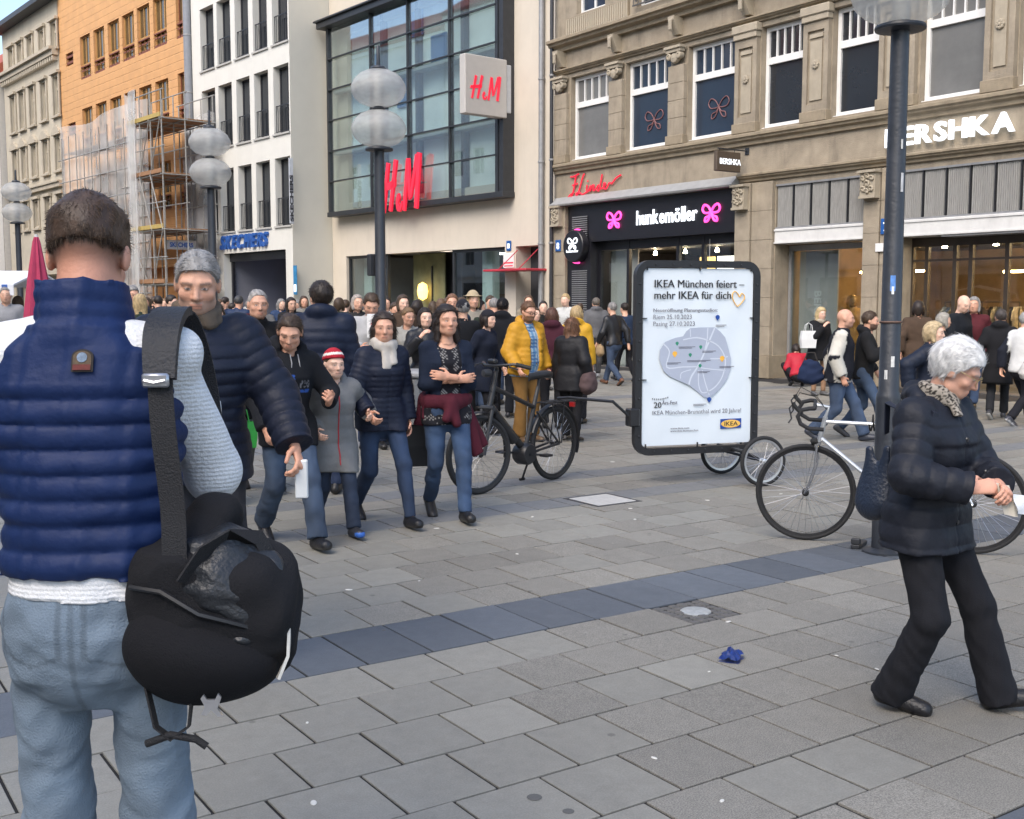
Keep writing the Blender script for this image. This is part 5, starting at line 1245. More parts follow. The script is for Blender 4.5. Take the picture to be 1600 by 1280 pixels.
gumd = MB().lathe([(0, .0015), (.8, .0014), (1, 0)], seg=12).mesh('gum_spot', mat('gum_dark', (.10, .098, .092), .8, .3, 60))
scr = ((1138, 972, 17), (1370, 1046, 12), (985, 795, 16), (992, 812, 20), (1105, 782, 20), (832, 808, 14), (808, 866, 14), (682, 826, 20), (480, 1130, 10), (545, 922, 22), (1128, 1252, 12), (1022, 1185, 13), (1220, 772, 18), (490, 1255, 18), (957, 722, 24), (655, 908, 10), (1307, 1025, 9), (1108, 1050, 8))
for i, (x, y, r_) in enumerate(scr):
    o = link('paper_scrap', gum, None, (*gp(x, y), .001), i * 1.3); o.scale = (r_ * .0011, r_ * .0006, 1); tag(o, 'tiny pale scrap trodden onto the paving slabs', 'litter', 'pale scraps on the paving')
for i, (x, y, r_) in enumerate(((835, 1246, 26), (888, 1268, 20), (600, 985, 10))):
    o = link('gum_spot', gumd, None, (*gp(x, y), .001), i); o.scale = (r_ * .001, r_ * .001, 1); tag(o, 'dark round gum stain on a paving slab', 'stain', 'gum stains on the paving')
# closed pink parasol
pp = at_depth(64, 17.0); ps = empty('closed_parasol', (*pp, 0)); tag(ps, 'closed pink parasol standing in front of the old cream building', 'parasol')
M_PINKC = mat('parasol_pink', (.42, .04, .10), .8, .2, 6)
mb = MB(); n_ = 32; prof = [(.03, 2.62), (.05, 2.55), (.13, 2.0), (.2, 1.4), (.25, 1.0), (.2, .92)]
vs = []
for r_, z in prof:
    for k in range(n_): a = 2 * PI * k / n_; q = r_ * (1 + .16 * math.cos(8 * a)); vs.append((q * math.cos(a), q * math.sin(a), z))
mb.raw(vs, [(i * n_ + k, i * n_ + (k + 1) % n_, (i + 1) * n_ + (k + 1) % n_, (i + 1) * n_ + k) for i in range(5) for k in range(n_)] + [tuple(range(n_))]).build('canopy', M_PINKC, ps, 60)
MB().tube([(0, 0, .05), (0, 0, 2.66)], .025, 8).build('pole', M_WHITEF, ps); MB().bbox(-.25, .25, -.25, .25, 0, .07, .02).build('base', M_GUNM, ps)
sqg = MB().tube([(p.x, 0, p.z) for p in stroke([(-.1, 0), (-.08, .07), (-.06, 0), (-.03, .05), (0, .06), (.01, 0), (.04, .05), (.06, 0), (.09, .06), (.12, .02)])], .008, 5)
o = sqg.build('script_print', M_WHITEF, ps, loc=(-.14, -.2, 1.35), rz=-YAW)
# market stall with striped valance
sp_ = at_depth(-45, 20.0); stl = empty('market_stall', (*sp_, -.0), R(-35)); tag(stl, 'market stall with white canopy and blue striped valance at the street edge', 'market stall')
for x in (-1.4, 1.1):
    for y in (-.9, .9): MB().tube([(x, y, 0), (x, y, 1.93)], .025, 6).build('post', M_WHITEF, stl)
MB().prism([(-1.1, 1.95), (0, 2.2), (1.1, 1.95), (1.1, 1.92), (0, 2.16), (-1.1, 1.92)], -1.6, 1.3, 'x').build('canopy', mat('canvas_white', (.75, .76, .78), .8, .06), stl)
M_STRB = mat('stripe_blue', (.05, .13, .4), .8, .1)
for k in range(29): MB().box(-1.6 + k * .1, -1.5 + k * .1, -1.115, -1.1, 1.76, 1.94).build('valance_strip', M_STRB if k % 2 else MATS['canvas_white'], stl)
MB().bbox(-1.4, 1.1, -.9, .4, .7, .76, .01).box(-1.38, 1.08, -.88, -.86, .05, .7).build('counter', MATS['canvas_white'], stl)
bsk = MB().lathe([(0, 0), (.1, .0), (.13, .1), (.12, .16), (.06, .2), (0, .2)], seg=12)
for k in range(6):
    lx, ly = -1.15 + k * .4, -.3 - .3 * (k % 2); ca_, sa_ = math.cos(R(-35)), math.sin(R(-35))
    tag(bsk.build('goods_basket', mat('basket%d' % (k % 3), ((.4, .05, .05), (.35, .3, .2), (.05, .05, .06))[k % 3], .8, .3, 20), None, True, loc=(sp_[0] + ca_ * lx - sa_ * ly, sp_[1] + sa_ * lx + ca_ * ly, .76)), 'small rounded goods basket on the counter of the market stall', 'basket', 'goods on the stall counter')
# ================================================================== SCAFFOLD
M_TUBE = mat('scaffold_tube', (.36, .35, .32), .5, .2, 10, metal=.4); M_PLANK = mat('scaffold_plank', (.30, .16, .08), .85, .25, 8); M_YEL = mat('scaffold_yellow', (.45, .33, .1), .6, .2)
sc = FO.root('scaffold'); tag(sc, 'tube scaffold with red brown decks and pale netting in front of the orange building', 'scaffold')
def FOx(p, o_): return FO.px(p, 300, o_)[0]
xr_, xm, xl_ = FOx(300, 1.3), FOx(205, 2.6), FOx(88, 1.9)
topR, topL = FO.px(250, 150, 1.9)[1], FO.px(140, 200, 1.9)[1]
xm = max(xm, xr_ + 3.0)
std = MB().tube([(0, 0, 0), (0, 0, topR)], .026, 6).mesh('standard', M_TUBE); stdL = MB().tube([(0, 0, 0), (0, 0, topL)], .026, 6).mesh('standard', M_TUBE)
XS = [xr_ + (xm - xr_) * k / 3 for k in range(4)]
for x in XS:
    for y in (.4, 1.5, 2.4): link('standard', std, sc, (x, y, 0))
led = MB().tube([(xr_ - .2, 0, 0), (xm + .2, 0, 0)], .024, 6).mesh('ledger', M_TUBE); tra = MB().tube([(0, .3, 0), (0, 2.5, 0)], .022, 6).mesh('transom', M_TUBE)
lv = [2.0 * k + .3 for k in range(1, int(topR / 2) + 1)]
for z in lv:
    for y in (.4, 1.5, 2.4): link('ledger', led, sc, (0, y, z)); link('ledger', led, sc, (0, y, z + 1.0))
    for x in XS: link('transom', tra, sc, (x, 0, z))
    for k in range(6): MB().box(xr_, xm, .45 + k * .33, .45 + k * .33 + .3, z + .03, z + .07).build('deck_plank', M_PLANK, sc)
    MB().box(xr_, xm, 2.44, 2.47, z + .05, z + .2).build('toe_board', M_PLANK if int(z) % 4 else M_YEL, sc)
for k in range(len(lv) - 1):
    for x in (XS[0], XS[1]): MB().tube([(x if k % 2 else x + (XS[1] - XS[0]), 2.46, lv[k]), (x + (XS[1] - XS[0]) if k % 2 else x, 2.46, lv[k + 1])], .022, 6).build('diagonal_brace', M_TUBE, sc)
XL = [xm + (xl_ - xm) * k / 5 for k in range(1, 6)]
for x in XL:
    for y in (.4, 1.5): link('standard', stdL, sc, (x, y, 0))
ledL = MB().tube([(xm, 0, 0), (xl_, 0, 0)], .024, 6).mesh('ledger', M_TUBE)
for z in [v for v in lv if v < topL]:
    for y in (.4, 1.5): link('ledger', ledL, sc, (0, y, z)); 
    MB().box(xm, xl_, .45, 1.45, z + .03, z + .07).build('deck_plank', M_PLANK, sc)
def net_mat():
    m = bpy.data.materials.new('scaffold_net'); m.use_nodes = True; n, l = m.node_tree.nodes, m.node_tree.links; b = n['Principled BSDF']
    b.inputs['Base Color'].default_value = (.66, .66, .64, 1); b.inputs['Roughness'].default_value = .9
    tr = n.new('ShaderNodeBsdfTransparent'); nz = n.new('ShaderNodeTexNoise'); nz.inputs['Scale'].default_value = .9; nz.inputs['Detail'].default_value = 5
    mr = n.new('ShaderNodeMapRange'); mr.inputs[1].default_value = .3; mr.inputs[2].default_value = .7; mr.inputs[3].default_value = .72; mr.inputs[4].default_value = .45
    tc = n.new('ShaderNodeTexCoord'); l.new(tc.outputs['Object'], nz.inputs['Vector']); l.new(nz.outputs[0], mr.inputs[0])
    mx = n.new('ShaderNodeMixShader'); l.new(mr.outputs[0], mx.inputs[0]); l.new(b.outputs[0], mx.inputs[1]); l.new(tr.outputs[0], mx.inputs[2]); l.new(mx.outputs[0], n['Material Output'].inputs[0]); return m
M_NET = net_mat()
def netting(x0, x1, y0, y1, z0, z1, nm='netting'):
    nx, nz_ = 24, 20; vs = []
    for j in range(nz_ + 1):
        for i in range(nx + 1):
            u, v_ = i / nx, j / nz_; vs.append((x0 + (x1 - x0) * u + .05 * math.sin(9 * v_ + 4 * u), y0 + (y1 - y0) * u + .07 * math.sin(11 * u + 3 * v_) + .05 * math.sin(17 * u), z0 + (z1 - z0) * v_ + (.12 * math.sin(7 * u) if j == nz_ else 0)))
    MB().raw(vs, [(j * (nx + 1) + i, j * (nx + 1) + i + 1, (j + 1) * (nx + 1) + i + 1, (j + 1) * (nx + 1) + i) for j in range(nz_) for i in range(nx)]).build(nm, M_NET, sc, 80)
netting(xm + .05, xl_, 1.6, 1.6, .1, topL + .5);
netting(XS[2], xm, 2.54, 2.54, .1, topR + .2)
netting(XS[0], xm, .3, .3, .1, topR - .6)
for k in range(11): link('standard', stdL, sc, (xm + (xl_ - xm) * (k + .5) / 11, 1.74, 0))
for k in range(int(topL)): link('ledger', ledL, sc, (0, 1.74, 1.0 + k))
for k in range(5): MB().tube([(xm + (xl_ - xm) * k / 5, 1.78, 2.3 + (k % 2) * 2), (xm + (xl_ - xm) * (k + 1) / 5, 1.78, 4.3 - (k % 2) * 2)], .022, 6).build('diagonal_brace', M_TUBE, sc)
# ================================================================== PEOPLE: surfaces grown from distance fields
f32 = np.float32
def A3(*v): return np.array(v, dtype=np.float64)
def unit(v): v = np.asarray(v, dtype=np.float64); return v / max(1e-9, np.linalg.norm(v))
class Prim:
    def __init__(s, fn, lo, hi): s.fn, s.lo, s.hi = fn, np.asarray(lo, float), np.asarray(hi, float)
def qb(s_, q):
    """quilting: puffed bands with narrow seams, s_ runs along the garment"""
    per, amp, ph = q[:3]; r_ = amp * (np.abs(np.sin(np.pi * (s_ / per + ph))) ** 0.55)
    return r_ if len(q) < 4 else np.where(s_ > q[3], amp * .8, r_)
def cone(a, b, ra, rb, quilt=None, flat=None, end=False, start=False, s0=0.0):
    a, b = np.asarray(a, float), np.asarray(b, float); ba = b - a; L2 = max(1e-9, ba.dot(ba)); L = math.sqrt(L2)
    m = max(ra, rb) + .03 + (quilt[1] if quilt else 0)
    def fn(X, Y, Z):
        px, py, pz = X - a[0], Y - a[1], Z - a[2]
        tu = (px * ba[0] + py * ba[1] + pz * ba[2]) / L2; t = np.clip(tu, 0, 1)
        qx, qy, qz = px - t * ba[0], py - t * ba[1], pz - t * ba[2]
        if flat is not None:
            n_, f_ = flat; w_ = (qx * n_[0] + qy * n_[1] + qz * n_[2]) * (f_ - 1); qx, qy, qz = qx + w_ * n_[0], qy + w_ * n_[1], qz + w_ * n_[2]
        d = np.sqrt(qx * qx + qy * qy + qz * qz) - (ra + (rb - ra) * t)
        if quilt: d = d - qb(tu * L + s0, quilt)
        if end: d = np.maximum(d, (tu - 1) * L)
        if start: d = np.maximum(d, -tu * L)
        return d
    return Prim(fn, np.minimum(a, b) - m, np.maximum(a, b) + m)
def ell(c, r_, ax=None):
    """ellipsoid with radii r_ along the axes ax (rows)"""
    c = np.asarray(c, float); r_ = np.asarray(r_, float); ax = np.eye(3) if ax is None else np.asarray(ax, float); m = r_.max() + .03
    def fn(X, Y, Z):
        p = (X - c[0], Y - c[1], Z - c[2]); u = [(p[0] * ax[i][0] + p[1] * ax[i][1] + p[2] * ax[i][2]) / r_[i] for i in range(3)]
        return (np.sqrt(u[0] ** 2 + u[1] ** 2 + u[2] ** 2) - 1) * r_.min()
    return Prim(fn, c - m, c + m)
def loft(o, ax, lev, p=2.4, quilt=None, grow=0.0):
    """body loft: lev rows (z, cx, cy, hw, hd) in the frame ax at o"""
    o = np.asarray(o, float); ax = np.asarray(ax, float); lev = np.array(lev, float); z0, z1 = lev[0, 0], lev[-1, 0]
    R_ = max(lev[:, 3].max(), lev[:, 4].max()) + grow + .06; e0, e1 = o + ax[2] * z0, o + ax[2] * z1
    def fn(X, Y, Z):
        q = (X - o[0], Y - o[1], Z - o[2]); x, y, z = [q[0] * ax[i][0] + q[1] * ax[i][1] + q[2] * ax[i][2] for i in range(3)]
        zc = np.clip(z, z0, z1); I = lambda k: np.interp(zc, lev[:, 0], lev[:, k])
        hw, hd = I(3) + grow, I(4) + grow
        if quilt: b = qb(z, quilt); hw, hd = hw + b, hd + b
        u, v_ = np.abs((x - I(1)) / hw), np.abs((y - I(2)) / hd)
        d = ((u ** p + v_ ** p + 1e-9) ** (1 / p) - 1) * np.minimum(hw, hd); dz = np.maximum(np.maximum(z0 - z, z - z1), 0)
        return np.where(dz > 0, np.sqrt(np.maximum(d, 0) ** 2 + dz * dz), d)
    return Prim(fn, np.minimum(e0, e1) - R_, np.maximum(e0, e1) + R_)
class Field:
    def __init__(s, prims, h, k=.03, pad=.02):
        s.h = h; lo = np.min([p.lo for p in prims], 0) - pad; hi = np.max([p.hi for p in prims], 0) + pad
        s.lo = lo; n_ = np.ceil((hi - lo) / h).astype(int) + 2
        s.ax = [(lo[i] + h * np.arange(n_[i])).astype(np.float32) for i in range(3)]; s.F = np.full(n_, .3, dtype=np.float32)
        for p in prims: s.add(p, k)
    def sl(s, p):
        i0 = np.maximum(((p.lo - s.lo) / s.h).astype(int), 0); i1 = np.minimum(((p.hi - s.lo) / s.h).astype(int) + 2, s.F.shape)
        if (i1 <= i0).any(): return None
        S = tuple(slice(a, b) for a, b in zip(i0, i1)); return S, np.meshgrid(*[s.ax[i][S[i]] for i in range(3)], indexing='ij', sparse=True)
    def add(s, p, k=.03):
        r_ = s.sl(p)
        if r_ is None: return s
        S, G = r_; d = p.fn(*G); a = s.F[S]
        if k > 0: h = np.maximum(k - np.abs(a - d), 0); s.F[S] = np.minimum(a, d) - h * h / (4 * k)
        else: s.F[S] = np.minimum(a, d)
        return s
    def sub(s, p, k=.01):
        r_ = s.sl(p)
        if r_ is None: return s
        S, G = r_; d = -p.fn(*G); a = s.F[S]; h = np.maximum(k - np.abs(a - d), 0) if k > 0 else 0
        s.F[S] = np.maximum(a, d) + (h * h / (4 * k) if k > 0 else 0); return s
    def _at(s, m):
        i = np.nonzero(m); return i, [s.ax[q][i[q]] for q in range(3)]
    def isect(s, fn): i, G = s._at(s.F < .05); s.F[i] = np.maximum(s.F[i], fn(*G)); return s
    def disp(s, fn): i, G = s._at(np.abs(s.F) < .03); s.F[i] += fn(*G); return s
def folds(amp, sc_=1.0, seed=0, vert=1.0):
    rg = np.random.RandomState(seed); W = [(rg.normal(size=3) * A3(1, 1, vert) * 26 * sc_, rg.uniform(0, 6), rg.normal(size=3) * 11 * sc_, rg.uniform(0, 6)) for _ in range(4)]
    def fn(X, Y, Z):
        d = 0
        for k, ph, m, p2 in W: d = d + np.sin(k[0] * X + k[1] * Y + k[2] * Z + ph + 1.6 * np.sin(m[0] * X + m[1] * Y + m[2] * Z + p2))
        return d * (amp / 2.2)
    return fn
def surface(fd):
    """surface nets on a field -> vertices, quads"""
    F = fd.F; n_ = F.shape; cn = np.array(n_) - 1; s = F < 0
    st = (cn[1] * cn[2], cn[2], 1); tot = cn[0] * cn[1] * cn[2]
    hits = []; used = np.zeros(tot, bool)
    for a in range(3):
        b, c = (a + 1) % 3, (a + 2) % 3
        s0 = [slice(None)] * 3; s1 = [slice(None)] * 3; s0[a] = slice(0, -1); s1[a] = slice(1, None)
        for x in (b, c): s0[x] = slice(1, -1); s1[x] = slice(1, -1)
        idx = np.argwhere(s[tuple(s0)] != s[tuple(s1)])
        if len(idx) == 0: continue
        idx[:, b] += 1; idx[:, c] += 1; j = idx.copy(); j[:, a] += 1
        f0, f1 = F[tuple(idx.T)], F[tuple(j.T)]; P = idx.astype(float); P[:, a] += f0 / (f0 - f1); cells = []
        for db, dc in ((0, 0), (-1, 0), (-1, -1), (0, -1)):
            ci = idx.copy(); ci[:, b] += db; ci[:, c] += dc; fl = ci[:, 0] * st[0] + ci[:, 1] * st[1] + ci[:, 2]; cells.append(fl); used[fl] = True
        Q = np.stack(cells, 1); Q[f0 >= 0] = Q[f0 >= 0][:, ::-1]; hits.append((Q, P))
    if not hits: return np.zeros((0, 3)), np.zeros((0, 4), int)
    ui = np.nonzero(used)[0]; remap = np.full(tot, -1, np.int32); remap[ui] = np.arange(len(ui)); acc = np.zeros((len(ui), 3)); cnt = np.zeros(len(ui)); quads = []
    for Q, P in hits:
        R_ = remap[Q]; quads.append(R_)
        for q in range(4):
            cnt += np.bincount(R_[:, q], minlength=len(ui))
            for x in range(3): acc[:, x] += np.bincount(R_[:, q], P[:, x], len(ui))
    return acc / cnt[:, None] * fd.h + fd.lo, np.concatenate(quads)
def relax(V, Q, it=1):
    for _ in range(it):
        S = np.zeros_like(V); n_ = np.zeros(len(V))
        for a, b in ((0, 1), (1, 2), (2, 3), (3, 0)):
            for q in range(3): S[:, q] += np.bincount(Q[:, a], V[Q[:, b], q], len(V)) + np.bincount(Q[:, b], V[Q[:, a], q], len(V))
            n_ += np.bincount(Q[:, a], minlength=len(V)) + np.bincount(Q[:, b], minlength=len(V))
        V = V * .5 + .5 * S / n_[:, None]
    return V
def vnormals(V, Q):
    n_ = np.cross(V[Q[:, 2]] - V[Q[:, 0]], V[Q[:, 3]] - V[Q[:, 1]]); N = np.zeros_like(V)
    for k in range(4):
        for q in range(3): N[:, q] += np.bincount(Q[:, k], n_[:, q], len(V))
    return N / np.maximum(1e-9, np.linalg.norm(N, axis=1))[:, None]
def sdf_obj(name, parts, m, parent, smooth=True):
    """parts: list of (V, faces, colours); joined as one mesh object"""
    Vs, Fs, Cs = [], [], []; o = 0
    for V, Q, C in parts:
        if len(V) == 0: continue
        Vs.append(V); Fs += [tuple(q) for q in (np.asarray(Q) + o).tolist()]; o += len(V)
        C = np.asarray(C, float); Cs.append(np.tile(C, (len(V), 1)) if C.ndim == 1 else C)
    V = np.concatenate(Vs); C = np.concatenate(Cs)
    me = bpy.data.meshes.new(name); me.from_pydata(V.tolist(), [], Fs); me.materials.append(m)
    a = me.color_attributes.new('Col', 'FLOAT_COLOR', 'POINT'); a.data.foreach_set('color', np.concatenate([C, np.ones((len(C), 1))], 1).astype(f32).ravel())
    if smooth: me.polygons.foreach_set('use_smooth', [True] * len(me.polygons))
    me.update(); return link(name, me, parent)

CLOTH = {
    'cloth': mat('fabric_woven', rough=.88, var=.10, scale=18, bump=.25, bscale=260, attr='Col', spec=.25),
    'puffer': mat('fabric_nylon', rough=.58, var=.10, scale=14, bump=.22, bscale=28, attr='Col', spec=.28),
    'denim': mat('fabric_denim', rough=.85, var=.18, scale=9, bump=.3, bscale=220, attr='Col'),
    'knit': mat('fabric_knit', rough=.9, var=.06, scale=30, bump=.35, bscale=150, attr='Col', spec=.25, wave=('Z', 34.0, .5, .22)),
    'leather': mat('leather', rough=.4, var=.15, scale=14, bump=.25, bscale=90, attr='Col', spec=.5),
    'skin': mat('skin', rough=.5, var=.07, scale=22, bump=.12, bscale=160, attr='Col', spec=.4),
    'hair': mat('hair_strands', rough=.5, var=.22, scale=40, bump=.2, bscale=120, attr='Col', spec=.4),
}
SKIN = lin((.85, .67, .57)); SKIN2 = lin((.81, .62, .52)); SKIN3 = lin((.88, .72, .63))
def ik(a, t, l1, l2, pole):
    a, t = np.asarray(a, float), np.asarray(t, float); d = t - a; L = np.linalg.norm(d); Lm = min(L, (l1 + l2) * .9985); u = d / max(L, 1e-6)
    x = (l1 * l1 - l2 * l2 + Lm * Lm) / (2 * Lm); h = math.sqrt(max(0, l1 * l1 - x * x)); p = np.asarray(pole, float); p = p - u * p.dot(u)
    return a + u * x + unit(p) * h, a + u * Lm
def rotz(v, a): c, s = math.cos(a), math.sin(a); return A3(v[0] * c - v[1] * s, v[0] * s + v[1] * c, v[2])

class Body:
    """skeleton in the person's own frame: x right, y forward, z up; metres"""
    def __init__(s, H, pose, fem=False, bulk=1.0):
        k = s.k = H / 1.75; s.H, s.fem, s.bulk, s.pose = H, fem, bulk, pose
        L1, L2, UA, FA_ = .435 * k, .425 * k, .285 * k, .255 * k
        hw, sw = pose.get('hipw', .095 if not fem else .098) * k, (.183 if not fem else .163) * k * (bulk ** .5)
        s.feet = {}
        for sd, sg in (('L', -1), ('R', 1)):
            x, y, pit, yaw = (list(pose.get('foot' + sd, (.09 * sg, 0, 0, 0))) + [0, 0])[:4]; x, y = x * k, y * k; lift = pose.get('lift' + sd, 0) * k
            p = R(pit); yw = R(-yaw)
            if pit >= 0: off = A3(0, .12 * k - .12 * k * math.cos(p) + .08 * k * math.sin(p), .12 * k * math.sin(p) + .08 * k * math.cos(p))
            else: p_ = -p; off = A3(0, -.05 * k + .05 * k * math.cos(p_) - .08 * k * math.sin(p_), .05 * k * math.sin(p_) + .08 * k * math.cos(p_))
            ank = A3(x, y, 0) + rotz(off, yw) + A3(0, 0, lift)
            fwd = rotz(A3(0, math.cos(p), -math.sin(p)), yw); up = rotz(A3(0, math.sin(p), math.cos(p)), yw); s.feet[sd] = (ank, fwd, up)
        px, py = pose.get('pelvis', ((s.feet['L'][0][0] + s.feet['R'][0][0]) / 2 / k, (s.feet['L'][0][1] + s.feet['R'][0][1]) / 2 / k - .02)); px, py = px * k, py * k
        tw = R(pose.get('hiptwist', 0)); hz = .945 * k
        for sd, sg in (('L', -1), ('R', 1)):
            a = s.feet[sd][0]; h_ = A3(px, py, 0) + rotz(A3(sg * hw, 0, 0), tw); dx = math.hypot(a[0] - h_[0], a[1] - h_[1]); hz = min(hz, a[2] + math.sqrt(max(.01, ((L1 + L2) * .995) ** 2 - dx * dx)))
        hz = pose.get('hipz', hz / k) * k; s.pel = A3(px, py, hz)
        s.hip, s.knee, s.ank = {}, {}, {}
        for sd, sg in (('L', -1), ('R', 1)):
            s.hip[sd] = s.pel + rotz(A3(sg * hw, 0, 0), tw); fy = s.feet[sd][1]; s.knee[sd], s.ank[sd] = ik(s.hip[sd], s.feet[sd][0], L1, L2, pose.get('knee' + sd, (sg * .12, 1, 0)))
        ln, sl_ = R(pose.get('lean', 2)), R(pose.get('side', 0)); tt = R(-pose.get('twist', 0))
        up = unit(A3(math.sin(sl_), math.sin(ln) * math.cos(sl_), math.cos(ln) * math.cos(sl_)))
        rx = rotz(A3(1, 0, 0), tt); rx = unit(rx - up * rx.dot(up)); fy = np.cross(up, rx); s.T = np.array([rx, fy, up]); s.rx, s.fy, s.up = rx, fy, up
        TL = .505 * k; s.TL = TL; s.chest = s.pel + up * TL; s.neck = s.pel + up * (.565 * k) + fy * (.0 * k)
        s.sh, s.el, s.wr, s.hd = {}, {}, {}, {}
        shr = pose.get('shrug', 0) * k
        for sd, sg in (('L', -1), ('R', 1)):
            s.sh[sd] = s.chest + rx * sg * sw - up * (.015 * k) + up * shr
            tg = pose.get('hand' + sd)
            if ('abs' + sd) in pose: t = np.array(pose['abs' + sd])
            elif tg is None: t = s.sh[sd] + A3(sg * .07, .06, -.53) * k
            else: t = s.pel * 0 + A3(*tg[:3]) * k if not pose.get('hand_rel') else s.sh[sd] + (rx * tg[0] + fy * tg[1] + up * tg[2]) * k
            s.el[sd], s.wr[sd] = ik(s.sh[sd], t, UA, FA_, pose.get('elbow' + sd, tuple(rx * sg * .5 - fy * 1.0 - up * .2)))
            fd = unit(s.wr[sd] - s.el[sd]); s.hd[sd] = unit(A3(*pose['hdir' + sd])) if ('hdir' + sd) in pose else fd
        yw, pt, rl = R(-pose.get('hyaw', 0)), R(pose.get('hpitch', 0)), R(pose.get('hroll', 0)); ax = s.T.copy()
        c, n_ = math.cos(yw), math.sin(yw); ax = np.array([rx * c + fy * n_, -rx * n_ + fy * c, up]); c, n_ = math.cos(pt), math.sin(pt)
        ax = np.array([ax[0], ax[1] * c - ax[2] * n_, ax[2] * c + ax[1] * n_]); c, n_ = math.cos(rl), math.sin(rl); ax = np.array([ax[0] * c - ax[2] * n_, ax[1], ax[2] * c + ax[0] * n_]); s.HX = ax
        s.hk = k * (1.05 if H > 1.45 else 1.05 + (1.45 - H) * .55) * pose.get('headscale', 1.0)
        nk = s.neck + up * (.045 * k) + fy * (.015 * k); s.head = nk + ax[2] * (.10 * s.hk) + ax[1] * (.012 * k)
        s.crown = s.head + ax[2] * .118 * s.hk
    def lev(s, z0=-.11, z1=.57, grow=0.0, shape=None):
        k, b = s.k, s.bulk; f_ = s.fem
        rows_ = [(-.18, 0, -.005, .05, .05), (-.11, 0, -.005, .145, .105), (-.02, 0, -.01, .172 if f_ else .165, .118), (.07, 0, 0, .162 if f_ else .157, .112), (.18, 0, .005, .128 if f_ else .145, .096 if f_ else .104), (.30, 0, .008, .143 if f_ else .158, .112), (.38, 0, .012, .15 if f_ else .168, .118 if f_ else .115), (.46, 0, 0, .148 if f_ else .168, .095), (.51, 0, -.008, .12 if f_ else .135, .075), (.545, 0, -.01, .075, .062), (.57, 0, -.01, .06, .058)]
        belly = s.pose.get('belly', 0)
        out = []
        for z, x, y, w_, d in rows_:
            bb = b if z < .5 else 1 + (b - 1) * .4; bl = belly * math.exp(-((z - .12) / .14) ** 2); out.append((z * k, x, (y + bl * .5) * k, (w_ * bb + bl * .4) * k, (d * bb + bl * .5) * k))
        return out
def torso(b, z0, z1, grow, quilt=None, flare=0.0, p=2.4, taper=False):
    L = np.array(b.lev()); k = b.k; zz = sorted({z0 * k, z1 * k, *[z for z in L[:, 0] if z0 * k < z < z1 * k]})
    rows_ = []
    for z in zz:
        r_ = [z] + [float(np.interp(z, L[:, 0], L[:, c])) for c in (1, 2, 3, 4)]
        if z < -.02 * k and not taper: e = (-.02 * k - z); hip = [float(np.interp(-.02 * k, L[:, 0], L[:, c])) for c in (3, 4)]; r_[3], r_[4] = hip[0] + flare * e, hip[1] + flare * e * .8; r_[2] = 0
        rows_.append(r_)
    return loft(b.pel, b.T, rows_, p, quilt, grow)
def hand_prims(b, sd, curl=.5, palm=None, spread=.12, thumb=.6):
    k = b.k; w_ = b.wr[sd]; f = b.hd[sd]; sg = 1 if sd == 'R' else -1
    pn = unit(A3(*palm)) if palm is not None else -b.rx * sg
    pn = unit(pn - f * pn.dot(f)); lat = np.cross(f, pn) * (1 if sd == 'R' else -1)       # lat points to the thumb side
    P = [cone(w_ - f * .05 * k, w_ + f * .02 * k, .029 * k, .027 * k, flat=(pn, 1.25)), cone(w_ + f * .015 * k, w_ + f * .082 * k, .032 * k, .038 * k, flat=(pn, 2.4))]
    for i, (o, L) in enumerate(((.030, .070), (.010, .080), (-.010, .076), (-.029, .060))):
        p = w_ + f * .088 * k + lat * o * k; d = unit(f + lat * (o * spread * 8)); a = 0; r_ = .0092 * k
        for j, fr in enumerate((.45, .32, .26)):
            a += curl * R((48, 62, 45)[j]) * (1 + .08 * (i - 1)); dd = d * math.cos(a) + pn * math.sin(a); q = p + dd * L * fr * k * 1.05; P.append(cone(p, q, r_, r_ * .92)); p = q; r_ *= .92
    p = w_ + f * .025 * k + lat * .026 * k; d = unit(f * .65 + lat * .75 + pn * thumb * .6); q = p + d * .042 * k; P.append(cone(p, q, .0125 * k, .0105 * k)); d2 = unit(f * .85 + lat * (.35 - .5 * thumb) + pn * thumb); P.append(cone(q, q + d2 * .04 * k, .0105 * k, .0085 * k))
    return P
def head_local(b, V): q = V - b.head; return (q @ b.HX.T) / b.hk
